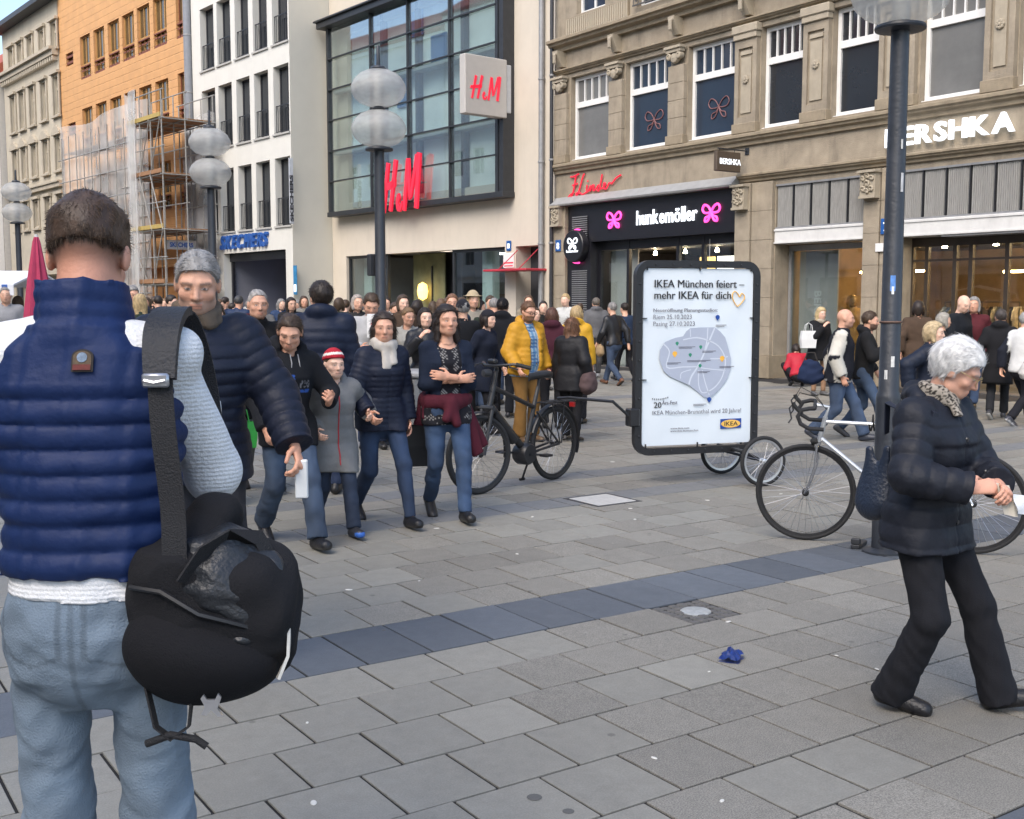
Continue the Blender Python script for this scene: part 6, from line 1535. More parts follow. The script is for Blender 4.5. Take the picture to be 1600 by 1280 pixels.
def head_mesh(b, h, skin=SKIN, brow=(.08, .05, .03), fade=None, stubble=None, beard=None, lips=1.0, open_=False):
    hk, ax, c = b.hk, b.HX, b.head
    def L(x, y, z): return c + (ax[0] * x + ax[1] * y + ax[2] * z) * hk
    f_ = .93 if b.fem else 1.0
    P = [ell(L(0, -.014, .028), A3(.0745, .094, .088) * hk, ax), ell(L(0, .028, -.028), A3(.0625 * f_, .064, .075) * hk, ax), ell(L(0, .048, -.082), A3(.040 * f_, .038, .028) * hk, ax),
         cone(L(-.042 * f_, .012, -.068), L(.042 * f_, .012, -.068), .026 * hk, .026 * hk)]
    F = Field(P, h, .03 * hk, .035)
    for sg in (-1, 1):
        F.add(ell(L(sg * .079, -.008, -.004), A3(.011, .021, .032) * hk, ax), .008 * hk); F.add(cone(L(sg * .018, .083, .026), L(sg * .05, .068, .026), .010 * hk, .009 * hk), .02 * hk)
        F.add(ell(L(sg * .043, .058, -.024), A3(.022, .02, .018) * hk, ax), .02 * hk)
        F.sub(ell(L(sg * .031, .102, .006), A3(.017, .016, .012) * hk, ax), .012 * hk); F.add(ell(L(sg * .031, .0745, .005), A3(.0135, .0135, .011) * hk, ax), .003 * hk)
    F.add(cone(L(0, .084, .016), L(0, .105, -.026), .0085 * hk, .0125 * hk), .012 * hk); F.add(cone(L(-.013, .092, -.03), L(.013, .092, -.03), .008 * hk, .008 * hk), .008 * hk)
    F.add(cone(L(-.017, .088, -.056), L(.017, .088, -.056), .0065 * hk, .0065 * hk), .008 * hk); F.add(cone(L(-.013, .087, -.067), L(.013, .087, -.067), .007 * hk, .007 * hk), .008 * hk)
    nr = (.055 if not b.fem else .047) * b.k * (b.bulk ** .4) * (b.pose.get('headscale', 1.0) ** .5); F.add(cone(L(0, -.022, -.05), b.neck - b.up * .03 * b.k, nr, nr * 1.1), .02 * hk); F.add(cone(b.neck - b.up * .02 * b.k, b.neck - b.up * .07 * b.k, nr * 1.1, nr * 1.45), .03)
    V, Q = surface(F); V = relax(V, Q, 1) if h > .007 else V; q = head_local(b, V); C = np.tile(np.array(skin), (len(V), 1)); x, y, z = q.T; ax_ = np.abs(x); front = y > .045
    def tint(m, col, a=1.0): C[m] = C[m] * (1 - a) + np.array(col) * a
    tint((front) & (ax_ > .012) & (ax_ < .062) & (z < -.01) & (z > -.05), np.array(skin) * A3(1.03, .92, .90), .6)
    if fade is not None: w_ = np.clip((z + .052) / .055, 0, 1) * (y < .012) * (np.abs(y + .008) + np.abs(z + .004) > .0) * (ax_ < .0805); C[:] = C * (1 - .88 * w_[:, None]) + np.array(fade) * .88 * w_[:, None]
    if stubble is not None: tint((y > -.01) & (z < -.042) & (z > -.13) & (y > -.02 + ax_ * .2), stubble, .45)
    if beard is not None: tint((y > -.0) & (z < -.036) & (z > -.125), beard, .9)
    if not open_: tint(front & (ax_ < .022) & (z < -.0505) & (z > -.073), np.array(skin) * A3(.95, .68, .66), .6 * lips); tint(front & (ax_ < .021) & (np.abs(z + .0615) < .0022), np.array(skin) * .35, .8)
    tint(front & (ax_ < .007 + .0) & (z < -.03) & (z > -.036), np.array(skin) * .6, .5)
    bz = .0265 - (ax_ - .032) ** 2 * 4; tint(front & (ax_ > .014) & (ax_ < .053) & (np.abs(z - bz) < .0045), brow, .55)
    ex, ez = (ax_ - .031) / .0135, (z - .005) / .0062; e = ex ** 2 + ez ** 2; tint(front & (e < 1.35), brow, .35); tint(front & (e < .6), (.5, .48, .46), .8); tint(front & (((ax_ - .031) / .0062) ** 2 + ((z - .005) / .0052) ** 2 < 1), (.05, .04, .035), .9)
    return V, Q, C
def strand_mesh(V, N, n_, length, flow, lift, col, seed=0, w_=.0016, jit=.35, seg=3, grav=.25, cv=1.0):
    """many thin tapering locks growing out of a hair cap"""
    rg = np.random.RandomState(seed); idx = rg.randint(0, len(V), n_); P = V[idx] - N[idx] * .003; Nn = N[idx]; D = np.asarray(flow(V[idx]), float); D = D - Nn * (D * Nn).sum(1)[:, None]; D /= np.maximum(1e-6, np.linalg.norm(D, axis=1))[:, None]
    D = D + Nn * (lift * rg.uniform(.3, 1.4, (n_, 1))) + rg.normal(size=(n_, 3)) * jit * .5; D /= np.linalg.norm(D, axis=1)[:, None]; L = length * rg.uniform(.55, 1.15, n_)[:, None]
    S = np.cross(D, Nn); S /= np.maximum(1e-6, np.linalg.norm(S, axis=1))[:, None]; U = np.cross(S, D); pts = []; p = P.copy(); d = D.copy()
    for k in range(seg + 1):
        ww = w_ * (1 - .85 * k / seg); pts += [p + S * ww, p - S * ww, p + U * ww * .7]; d = d + A3(0, 0, -grav / seg) ; d /= np.linalg.norm(d, axis=1)[:, None]; p = p + d * L / seg
    VV = np.stack(pts, 1).reshape(-1, 3); m = 3 * (seg + 1); base = (np.arange(n_) * m)[:, None]; fs = []
    for k in range(seg):
        for a, b in ((0, 1), (1, 2), (2, 0)): fs.append(np.concatenate([base + 3 * k + a, base + 3 * k + b, base + 3 * k + 3 + b, base + 3 * k + 3 + a], 1))
    FF = np.concatenate(fs, 0); cc = np.array(col) if np.ndim(col) == 1 else np.array(col)[rg.randint(0, len(col), n_)]
    C = (np.tile(cc, (n_, 1)) if cc.ndim == 1 else cc) * (1 + cv * rg.uniform(-.35, .3, (n_, 1))); C = np.repeat(C, m, 0); return VV, FF, C
def hair_mesh(b, h, st):
    """st: kind, col, thick, n (locks), and options"""
    hk, ax, c = b.hk, b.HX, b.head; kind = st['kind']; th = st.get('thick', .014); col = np.array(st['col'])
    def L(x, y, z): return c + (ax[0] * x + ax[1] * y + ax[2] * z) * hk
    P = [ell(L(0, -.016, st.get('cz', .036 if kind == 'short' else .03)), A3(.0745 + th, .094 + th, .088 + th) * hk, ax)]
    if kind in ('long', 'bob', 'pony', 'bun'): P.append(ell(L(0, -.03, -.02), A3(.078 + th * .6, .078 + th * .5, .07) * hk, ax))
    F = Field(P, h, .02 * hk, .03)
    hl, bk = st.get('line', .078), st.get('back', -.075); yo = st.get('yo', 0)
    def keep(X, Y, Z):
        q = (X - c[0], Y - c[1], Z - c[2]); y, z = [(q[0] * ax[i][0] + q[1] * ax[i][1] + q[2] * ax[i][2]) / hk for i in (1, 2)]
        yl = np.interp(z, [bk, -.025, -.012, .012, .03, hl - .008, hl, hl + .012, hl + .03], [-.03, -.022, .008, .014, .03, .05, .075, .1, .2]) + yo
        return np.maximum((y - yl) * .6, bk - z) * hk
    F.isect(keep)
    if kind == 'long':
        ln = st.get('len', .28); w0 = st.get('spread', .06); fw_ = st.get('fwd', 0)
        for sg in (-1, 1):
            F.add(cone(L(sg * .058, -.01, -.02), L(sg * (w0 + .012), .0 + fw_, -.03 - ln * .9), .034 * hk, .020 * hk, flat=(ax[1], 1.0)), .03); F.add(cone(L(sg * .035, -.06, -.02), L(sg * w0 * .7, -.075, -.05 - ln), .05 * hk, .03 * hk, flat=(ax[1], 1.35)), .04)
    if kind == 'bob':
        for sg in (-1, 1): F.add(cone(L(sg * .066, -.005, .0), L(sg * .072, .015, -.085), .03 * hk, .026 * hk), .03)
        F.add(cone(L(0, -.075, .0), L(0, -.07, -.075), .06 * hk, .05 * hk, flat=(ax[1], 1.3)), .04)
    if kind == 'pony': F.add(ell(L(0, -.115, -.005), A3(.026, .026, .026) * hk, ax), .01); F.add(cone(L(0, -.115, -.005), L(.0, -.145, -.08), .026 * hk, .03 * hk), .01); F.add(cone(L(0, -.145, -.08), L(0, -.12, -.20), .03 * hk, .012 * hk), .01)
    if kind == 'bun': F.add(ell(L(0, -.105, .06), A3(.04, .035, .035) * hk, ax), .01)
    F.disp(folds(st.get('rough', .002), 2.2, 5, .6))
    V, Q = surface(F)
    if len(V) == 0: return []
    N = vnormals(V, Q); q = head_local(b, V); shade = 1 + .18 * np.sin(q[:, 0] * 160 + 3 * np.sin(q[:, 2] * 30))[:, None] * np.ones(3); parts = [(V, Q, col * shade)]
    n_ = st.get('n', 0)
    if n_:
        flow = st.get('flow') or (lambda p: (lambda q_: (ax[1] * -(.4) + 0)[None, :] * np.ones((len(p), 1)) + q_[:, :1] * ax[0] * 9 + ax[2] * np.where(q_[:, 2:3] > .05, -.1, -1.0))(head_local(b, p)))
        parts.append(strand_mesh(V, N, n_, st.get('sl', .035) * hk, flow, st.get('lift', .35), st.get('cols', col), 3, st.get('sw', .0016), st.get('jit', .35), st.get('seg', 2), st.get('grav', .25), st.get('cv', 1.0)))
    return parts
def person(label, loc, face, H=None, crown=None, pose=None, fem=False, bulk=1.0, skin=SKIN, hair=None, top=None, legs=None, shoes=None, under=None, scarf=None, hat=None, extra=None, detail=1.0, group=None, headkw=None, hands=None):
    """face: degrees, 0 = towards the camera, 90 = to the picture's right, 180 = away"""
    pose = dict(pose or {}); x, y = loc; dep = x * F0[0] + y * F0[1]
    fv = (-math.cos(R(face)) * F0[0] + math.sin(R(face)) * RT[0], -math.cos(R(face)) * F0[1] + math.sin(R(face)) * RT[1]); rz_ = math.atan2(fv[1], fv[0]) - PI / 2
    for sd in 'LR':
        if ('world' + sd) in pose: w_ = pose['world' + sd]; dx, dy = w_[0] - x, w_[1] - y; pose['abs' + sd] = (dx * math.cos(rz_) + dy * math.sin(rz_), -dx * math.sin(rz_) + dy * math.cos(rz_), w_[2])
    if H is None:
        px_, py_ = crown; r_ = ray(px_, py_); t = math.hypot(x, y) / math.hypot(r_[0], r_[1]); zc = CAMH + r_[2] * t; hp = .012 if hair else 0
        b = Body(1.7, pose, fem, bulk); H = 1.7 * (zc - hp) / b.crown[2]
    b = Body(H, pose, fem, bulk); k = b.k
    fv = (-math.cos(R(face)) * F0[0] + math.sin(R(face)) * RT[0], -math.cos(R(face)) * F0[1] + math.sin(R(face)) * RT[1])
    root = empty('person', (x, y, 0), math.atan2(fv[1], fv[0]) - PI / 2); tag(root, label, 'person', group)
    h = max(.0062, min(.036, dep * (.00132 if dep < 12 else .00155))) / detail; hh = max(.0045, min(.02, dep * .00092)) / detail
    # body: coarse core inside the clothes, finer head and hands, one mesh
    core = [torso(b, -.1, .56, -.012 * k)]
    for sd in 'LR': core += [cone(b.hip[sd], b.knee[sd], .068 * k, .048 * k), cone(b.knee[sd], b.ank[sd], .046 * k, .034 * k), cone(b.ank[sd], b.ank[sd] + b.feet[sd][1] * .1 * k - b.feet[sd][2] * .045 * k, .03 * k, .025 * k), cone(b.sh[sd], b.el[sd], .030 * k, .026 * k), cone(b.el[sd], b.wr[sd], .026 * k, .02 * k)]
    core.append(cone(b.neck - b.up * .03 * k, b.neck + b.up * .02 * k, .045 * k, .04 * k)); V, Q = surface(Field(core, max(.028, h * 1.6), .03)); parts = [(V, Q, skin)]
    parts.append(head_mesh(b, hh, skin, **(headkw or {})))
    hands = hands or {}
    for sd in 'LR':
        if dep < 20: V, Q = surface(Field(hand_prims(b, sd, **hands.get(sd, {})), max(.0042, min(.012, dep * .0009)), .006 * k)); parts.append((V, Q, np.array(skin) * A3(1.02, .95, .92)))
        else: V, Q = surface(Field([cone(b.wr[sd], b.wr[sd] + b.hd[sd] * .12 * k, .032 * k, .03 * k)], .015)); parts.append((V, Q, skin))
    sdf_obj('body', parts, CLOTH['skin'], root)
    if hair:
        hp = hair_mesh(b, hh * 1.1, hair)
        if hp: sdf_obj('hair', hp, CLOTH['hair'], root)
    # trousers
    lg = legs or {}; rr = lg.get('fit', 1.0); P = [torso(b, -.175, lg.get('waist', .10), lg.get('grow', .010) * k, taper=True)]
    lo_ = lg.get('len', 1.0); hemr = lg.get('hem', .052); 
    for sd in 'LR':
        e = b.knee[sd] + (b.ank[sd] - b.knee[sd]) * lo_
        P += [cone(b.hip[sd], b.knee[sd], lg.get('thigh', .094) * k * rr * (bulk ** .5), lg.get('knee', .064) * k * rr), cone(b.knee[sd], e, lg.get('knee', .064) * .98 * k * rr, hemr * k, end=True)]
        cv = unit(b.ank[sd] - b.knee[sd]); bk = unit(np.cross(b.rx, cv)); bk = bk if bk[1] < 0 else -bk; mid = b.knee[sd] + (b.ank[sd] - b.knee[sd]) * .3 + bk * .02 * k; P.append(ell(mid, A3(.052, .052, .11) * k * rr, np.array([b.rx, unit(np.cross(cv, b.rx)), cv])))
    F = Field(P, h, .03 * k)
    if lg.get('folds', .004): F.disp(folds(lg.get('folds', .004) * .5, .7, int(x * 10) % 97, .8)); F.disp(folds(lg.get('folds', .004) * .45, 2.0, int(x * 10) % 83 + 2, 1.0))
    V, Q = surface(F); sdf_obj('trousers' if not lg.get('name') else lg['name'], [(V, Q, color_of(lg.get('col', (.02, .03, .06)), V, b))], CLOTH[lg.get('mat', 'denim')], root)
    # shoes
    sh = shoes or {}
    for sd in 'LR':
        a, f, u = b.feet[sd]; lt = np.cross(f, u); sc_ = k * sh.get('size', 1.0); so = a - u * .08 * k
        P = [cone(so - f * .045 * sc_ + u * .035 * sc_, so + f * .15 * sc_ + u * .03 * sc_, .036 * sc_, .038 * sc_, flat=(lt, .92)), cone(so - f * .04 * sc_ + u * .05 * sc_, a + u * (.03 + sh.get('boot', 0)) * sc_, .036 * sc_, .038 * sc_, end=True), cone(a - u * .01 * sc_, so + f * .12 * sc_ + u * .035 * sc_, .034 * sc_, .03 * sc_)]
        F = Field(P, max(.005, h * .8), .025 * sc_); F.isect(lambda X, Y, Z: -((X - so[0]) * u[0] + (Y - so[1]) * u[1] + (Z - so[2]) * u[2])); V, Q = surface(F)
        hz = (V - so) @ u; ly = (V - so) @ f; C = np.tile(np.array(sh.get('col', (.015, .014, .014))), (len(V), 1)); C[hz < .018 * sc_] = sh.get('sole', (.02, .02, .02))
        if 'toe' in sh: C[(ly > .125 * sc_) & (hz < .045 * sc_)] = sh['toe']
        sdf_obj('shoe', [(V, Q, C)], CLOTH[sh.get('mat', 'leather')], root)
    if under: garment(b, root, h, under, 'shirt')
    if top: garment(b, root, h, top, top.get('name', 'jacket'))
    if scarf:
        nr = .075 * k * scarf.get('r', 1); P = []; n_ = 14; tk = scarf.get('t', .03) * k
        for j in range(scarf.get('turns', 2)):
            for i in range(n_):
                A_ = lambda q: b.neck + b.up * (.02 + .03 * j) * k + (b.rx * math.cos(q) * nr * 1.05 + b.fy * (math.sin(q) * nr + .012 * k)) - b.up * (.03 * k * max(0, math.sin(q)))
                P.append(cone(A_(2 * PI * i / n_), A_(2 * PI * (i + 1) / n_), tk, tk))
        for (dx, ln) in scarf.get('tails', ()): P.append(cone(b.neck + b.fy * .09 * k + b.rx * dx * k, b.neck + b.fy * .13 * k + b.rx * dx * 1.4 * k - b.up * ln * k, tk * 1.2, tk * 1.4, flat=(b.fy, 1.6), end=True))
        F = Field(P, max(.006, h * .9), .012); F.disp(folds(.006, 1.6, 3, .7)); V, Q = surface(F); sdf_obj('scarf', [(V, Q, color_of(scarf['col'], V, b))], CLOTH['cloth'], root)
    if hat:
        hk, ax, c = b.hk, b.HX, b.head; L = lambda x, y, z: c + (ax[0] * x + ax[1] * y + ax[2] * z) * hk; g_ = hat.get('grow', .012)
        P = [ell(L(0, -.012, .034), A3(.0745 + g_, .094 + g_, .092 + g_) * hk, ax)]; F = Field(P, hh, .01)
        lo2 = hat.get('low', .03); F.isect(lambda X, Y, Z: (lo2 * hk - ((X - c[0]) * ax[2][0] + (Y - c[1]) * ax[2][1] + (Z - c[2]) * ax[2][2]) + .25 * ((X - c[0]) * ax[1][0] + (Y - c[1]) * ax[1][1] + (Z - c[2]) * ax[1][2])))
        if hat.get('brim'): F.add(ell(L(0, .0, .055), A3(.15, .16, .01) * hk, ax), .01)
        if hat.get('pom'): F.add(ell(L(0, -.02, .15), A3(.03, .03, .03) * hk, ax), .005)
        if hat.get('neck'): F.add(cone(L(0, -.03, .0), b.neck, .082 * hk, .085 * hk), .03); F.sub(ell(L(0, .09, -.02), A3(.055, .07, .075) * hk, ax), .01)
        V, Q = surface(F); sdf_obj('hat', [(V, Q, color_of(hat['col'], head_local(b, V) if hat.get('local') else V, b))], CLOTH['knit'], root)
    root['_H'] = round(H, 2); b.root = root; b.h = h; b.hh = hh
    if extra: extra(b)
    return b
def color_of(c, V, b): return c(V, b) if callable(c) else np.array(c, float)
def garment(b, root, h, g, name):
    k = b.k; th = g.get('th', .014) * k; hem = g.get('hem', -.12); q = g.get('quilt'); qz = ((q[0] * k, q[1] * k, g.get('qphase', 0)) + ((g['yoke'] * k,) if 'yoke' in g else ())) if q else None
    kf = 0 if q is None else .0; up_ = g.get('top', .555); P = [torso(b, hem - .04, up_, th, qz, g.get('flare', .05))]
    if hem < -.08:
        for sd in 'LR':
            e = b.hip[sd] + (b.knee[sd] - b.hip[sd]) * min(1, (-hem + .06) / .43); P.append(cone(b.hip[sd] + b.up * .02, e, .092 * k + th, .078 * k + th))
    o = b.pel; u = b.up; nb = b.neck
    # arms in a wider field: rebuild on the union of both
    arms = []; ra, rb, rc = g.get('arm', (.056, .048, .036))
    fs_ = g.get('sleeve', 1.0)
    for sd, sg in (('L', -1), ('R', 1)):
        if fs_ <= 0: continue
        qa = (q[0] * k * g.get('aq', 1.0), q[1] * k * .9, .0) if q else None
        if fs_ < .5: arms.append(cone(b.sh[sd], b.sh[sd] + (b.el[sd] - b.sh[sd]) * fs_ * 2, (ra) * k + th, rb * k + th, qa, end=True)); continue
        L1 = np.linalg.norm(b.el[sd] - b.sh[sd]); e = b.el[sd] + (b.wr[sd] - b.el[sd]) * min(1.0, (fs_ - .5) * 2)
        arms += [cone(b.sh[sd] - b.rx * sg * .02 * k, b.el[sd], ra * k + th, rb * k + th, qa), cone(b.el[sd], e, rb * k + th, rc * k + th, qa, end=True, s0=L1)]
        arms.append(cone(b.sh[sd] - b.rx * sg * .09 * k + b.up * .012 * k, b.sh[sd], .048 * k + th, (ra - .002) * k + th))
    G = Field(P + arms, h, .0, .06); G.F[:] = .3
    for p in P: G.add(p, .05 * k)
    G.isect(lambda X, Y, Z: hem * k - ((X - o[0]) * u[0] + (Y - o[1]) * u[1] + (Z - o[2]) * u[2]))
    T = G.F.copy(); G.F[:] = .3
    for p in arms: G.add(p, .02 * k)
    kk = .035 * k; hm = np.maximum(kk - np.abs(T - G.F), 0); G.F = np.minimum(T, G.F) - hm * hm / (4 * kk); F = G
    c_ = g.get('collar'); nr = .058 * k
    if c_ == 'stand':
        ch = g.get('ch', .075) * k; a0, a1 = nb - b.up * .03 * k, nb + b.up * ch + b.fy * .012 * k; F.add(cone(a0, a1, nr + .03 * k, nr + .022 * k, (.03 * k, .004 * k, 0) if q else None, end=True), .02 * k); F.sub(cone(nb + b.up * .0 * k, a1 + (a1 - a0) * .4, nr + .004 * k, nr + .008 * k), .004)
        if g.get('open'): F.sub(cone(nb + b.fy * .06 * k - b.up * .02 * k, a1 + b.fy * .14 * k + b.up * .05 * k, .018 * k, .06 * k), .01)
    elif c_ == 'hood':
        for i in range(7):
            A_ = lambda t: nb + b.rx * math.cos(t) * .095 * k - b.fy * (math.sin(t) * .10 * k - .015 * k) + b.up * (.02 + .02 * math.sin(t)) * k
            F.add(cone(A_(PI * i / 7), A_(PI * (i + 1) / 7), (.034 + .02 * math.sin(PI * i / 7)) * k, (.034 + .02 * math.sin(PI * (i + 1) / 7)) * k), .03 * k)
        F.sub(cone(nb + b.up * .0, nb + b.up * .16 * k, nr, nr + .015 * k), .01 * k); F.sub(cone(nb + b.fy * .07 * k - b.up * .02 * k, nb + b.fy * .16 * k + b.up * .1 * k, .03 * k, .05 * k), .01)
    else:
        F.sub(cone(nb - b.up * g.get('drop', .005) * k, nb + b.up * .16 * k, nr + g.get('neck', .006) * k, nr + .03 * k), .01 * k); 
        if g.get('vneck'): F.sub(cone(nb + b.fy * .09 * k - b.up * g['vneck'] * k, nb + b.fy * .12 * k + b.up * .08 * k, .012 * k, .075 * k), .01)
    if g.get('openfront'):      # jacket worn open over a shirt
        w_ = g['openfront'] * k; F.isect(lambda X, Y, Z: np.minimum(w_ - np.abs((X - o[0]) * b.rx[0] + (Y - o[1]) * b.rx[1] + (Z - o[2]) * b.rx[2]) , ((X - o[0]) * b.fy[0] + (Y - o[1]) * b.fy[1] + (Z - o[2]) * b.fy[2]) - .02 * k))
    if g.get('zip') is not None: F.disp(lambda X, Y, Z: .006 * k * np.exp(-(((X - o[0]) * b.rx[0] + (Y - o[1]) * b.rx[1] + (Z - o[2]) * b.rx[2] - g['zip'] * k) / (.006 * k)) ** 2) * ((((X - o[0]) * b.fy[0] + (Y - o[1]) * b.fy[1] + (Z - o[2]) * b.fy[2])) > 0))
    if g.get('folds', .004): F.disp(folds(g.get('folds', .004), g.get('fscale', .9), int(abs(b.H * 1000)) % 89, g.get('fvert', .8)))
    if g.get('mod'): g['mod'](F, b)
    V, Q = surface(F); ob = sdf_obj(name, [(V, Q, color_of(g.get('col', (.02, .02, .03)), V, b))], CLOTH[g.get('mat', 'cloth')], root); b.top = ob; b.topV, b.topQ = V, Q; return ob
def tc(b, V):
    """torso coordinates (x right, y forward, z up from the hips), in units of the 1.75 m figure"""
    return ((V - b.pel) @ b.T.T) / b.k
def is_arm(b, V):
    d = np.full(len(V), 9.0)
    for sd in 'LR':
        for a, c in ((b.sh[sd], b.el[sd]), (b.el[sd], b.wr[sd])):
            ba = c - a; t = np.clip(((V - a) @ ba) / ba.dot(ba), 0, 1); d = np.minimum(d, np.linalg.norm(V - a - t[:, None] * ba, axis=1))
    return d
def walk(st=.36, front='R', swing=.5, **kw):
    """mid-stride pose; st is half the step length"""
    bk = 'L' if front == 'R' else 'R'; sg = {'L': -1, 'R': 1}; p = {'foot' + front: (sg[front] * .07, st, -8, 4), 'foot' + bk: (sg[bk] * .07, -st, 32, 6), 'lean': 4, 'hiptwist': 0, 'hand_rel': True}
    p['hand' + front] = (sg[front] * .08, -.18 * swing * 2, -.50); p['hand' + bk] = (sg[bk] * .08, .26 * swing * 2, -.46); p.update(kw); return p
def stand(**kw): p = {'footL': (-.10, .02, 0, -8), 'footR': (.10, -.02, 0, 8), 'hand_rel': True}; p.update(kw); return p
def world_of(b, p):
    r_ = b.root; a = r_.rotation_euler[2]; return (r_.location[0] + p[0] * math.cos(a) - p[1] * math.sin(a), r_.location[1] + p[0] * math.sin(a) + p[1] * math.cos(a), p[2])
# ================================================================== THE PEOPLE IN THE STREET
NAVY = (.010, .014, .028); BLK = (.010, .010, .012); JEAN = (.028, .046, .085); JEAND = (.018, .032, .075); LJEAN = (.20, .29, .39)
def denim(base, fade=1.7, at=.12):
    """denim worn paler on the fronts of thighs and knees"""
    def fn(V, b):
        C = np.tile(np.array(base), (len(V), 1)); w_ = np.zeros(len(V))
        for sd in 'LR':
            for a, c, t0, wd in ((b.hip[sd], b.knee[sd], .55, .3), (b.knee[sd], b.ank[sd], .25, .25)):
                ba = c - a; t = ((V - a) @ ba) / ba.dot(ba); q = V - a - np.clip(t, 0, 1)[:, None] * ba; w_ = np.maximum(w_, np.exp(-((t - t0) / wd) ** 2) * np.clip(q[:, 1] / .06, 0, 1))
        n_ = .5 + .5 * np.sin(V[:, 2] * 55 + 2 * np.sin(V[:, 0] * 30)); return C * (1 + (fade - 1) * (w_ * .8 + .12 * n_))[:, None]
    return fn
# ---- young man seen from behind in the blue quilted vest
def fg_extra(b):
    k = b.k
    # woven badge between the shoulders
    def back_pt(x, z):
        q = tc(b, b.topV); m = (q[:, 1] < 0); i = np.argmin((q[:, 0] - x) ** 2 + (q[:, 2] - z) ** 2 + np.where(m, 0, 9)); return b.topV[i]
    p = back_pt(.032, .492); n_ = -b.fy * .97 + b.up * .24; n_ = unit(n_); up = unit(b.up - n_ * b.up.dot(n_)); rt = np.cross(up, n_)
    def poly(pts, off, th, nm, m, par):
        c = p + n_ * off; vs = [c + rt * x - 0 * n_ + up * z for x, z in pts] + [c + rt * x + up * z + n_ * th for x, z in pts]; n2 = len(pts)
        return MB().raw(vs, [tuple(range(n2)), tuple(range(2 * n2 - 1, n2 - 1, -1))] + [(i, n2 + i, n2 + (i + 1) % n2, (i + 1) % n2) for i in range(n2)]).build(nm, m, par)
    sh = lambda s_: [(x * s_, z * s_) for x, z in [(-.021, -.022), (.021, -.022), (.021, .008)] + [(.021 * math.cos(R(a)), .008 + .015 * math.sin(R(a))) for a in range(20, 180, 20)] + [(-.021, .008)]]
    bd = poly(sh(1.0), .006, .003, 'badge', mat('badge_dark', (.025, .02, .018), .8, .3, 60), b.top)
    poly(sh(.84), .0095, .001, 'badge_ground', mat('badge_gold', (.11, .075, .045), .8, .4, 90), b.top)
    poly([(.010 * math.cos(R(a)), .006 + .010 * math.sin(R(a))) for a in range(0, 360, 30)], .011, .001, 'badge_centre', mat('badge_blue', (.2, .26, .34), .8, .5, 120), b.top)
    poly([(-.017, -.019), (.017, -.019), (.017, -.008), (-.017, -.008)], .011, .001, 'badge_bar', mat('badge_red', (.14, .03, .025), .8, .4, 90), b.top)
def fg_jeans(V, b):
    q = tc(b, V); C = np.tile(np.array((.165, .215, .27)), (len(V), 1)); x, y, z = q.T
    n_ = .5 + .5 * np.sin(z * 42 + 3 * np.sin(x * 20)); C = C * (.9 + .25 * n_ * np.exp(-((z + .3) / .4) ** 2))[:, None]
    for sg in (-1, 1):
        c = sg * .085; e = np.maximum(np.abs(x - c) - .062, np.maximum(-.055 - .02 * (1 - np.abs(x - c) / .062) - z, z - .055)); seam = (np.abs(e) < .004) & (y < 0); C[seam] *= .7
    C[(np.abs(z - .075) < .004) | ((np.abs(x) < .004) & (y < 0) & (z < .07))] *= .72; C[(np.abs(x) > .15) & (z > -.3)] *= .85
    return C
FG = person('young man seen from behind in a blue quilted vest, white waffle sweater and pale jeans', at_depth(153, 2.3), 182, H=1.88, bulk=.92, skin=lin((.83, .60, .50)), hands={'L': dict(curl=.5), 'R': dict(curl=.5)}, headkw=dict(fade=(.06, .04, .028)),
    pose=dict(footL=(-.12, -.02, 0, -8), footR=(.075, .03, 0, 8), lean=1, hpitch=18, hyaw=-6, headscale=.83, hand_rel=True, handR=(-.05, .36, -.13), elbowR=(.3, -.3, -1), handL=(.05, .36, -.13), elbowL=(-.28, -.25, -1), shrug=.012, hipw=.088),
    hair=dict(kind='short', col=(.055, .032, .02), thick=.013, cz=.044, line=.08, back=.002, n=6000, sl=.022, lift=.12, sw=.0012, jit=.28, grav=.1, cols=[(.06, .037, .023), (.09, .057, .036), (.12, .08, .052), (.045, .028, .018)], flow=None),
    under=dict(mat='knit', col=(.74, .745, .75), th=.009, hem=.048, sleeve=1.0, arm=(.044, .043, .036), collar=None, folds=.005, fscale=.7),
    top=dict(name='vest', mat='puffer', col=(.008, .022, .085), th=.016, hem=.088, sleeve=0, quilt=(.047, .011), yoke=.455, collar='stand', ch=.068, folds=.0036, fscale=2.1, fvert=.35, flare=0),
    legs=dict(col=fg_jeans, fit=1.0, thigh=.072, knee=.066, hem=.072, folds=.006, waist=.052, grow=.003), shoes=dict(col=(.6, .6, .58), sole=(.5, .5, .48)), extra=fg_extra)
# shaved fade below the longer hair: fine stubble on the same head
def fade(b):
    rg = np.random.RandomState(4); n_ = 16000; th = rg.uniform(PI * .97, PI * 2.03, n_); zz = rg.uniform(-.055, .03, n_) ** 1.0; z = zz; rad = np.sqrt(np.maximum(.05, 1 - ((z - .028) / .088) ** 2))
    q = np.stack([.0755 * rad * np.cos(th), -.014 + .0955 * rad * np.sin(th), z], 1); dens = np.clip((z + .06) / .085, 0, 1) ** 1.6; q = q[(rg.uniform(size=n_) < dens) & (q[:, 1] < .0)]
    P = b.head + (q @ b.HX) * b.hk; N = P - (b.head + b.HX[1] * -.014 * b.hk); N /= np.linalg.norm(N, axis=1)[:, None]
    V, Fc, C = strand_mesh(P, N, int(len(P) * 1.3), .008, lambda p: np.tile(-b.HX[2], (len(p), 1)), .6, (.05, .032, .022), 9, .0009, .3, 1); sdf_obj('stubble', [(V, Fc, C)], CLOTH['hair'], b.root)
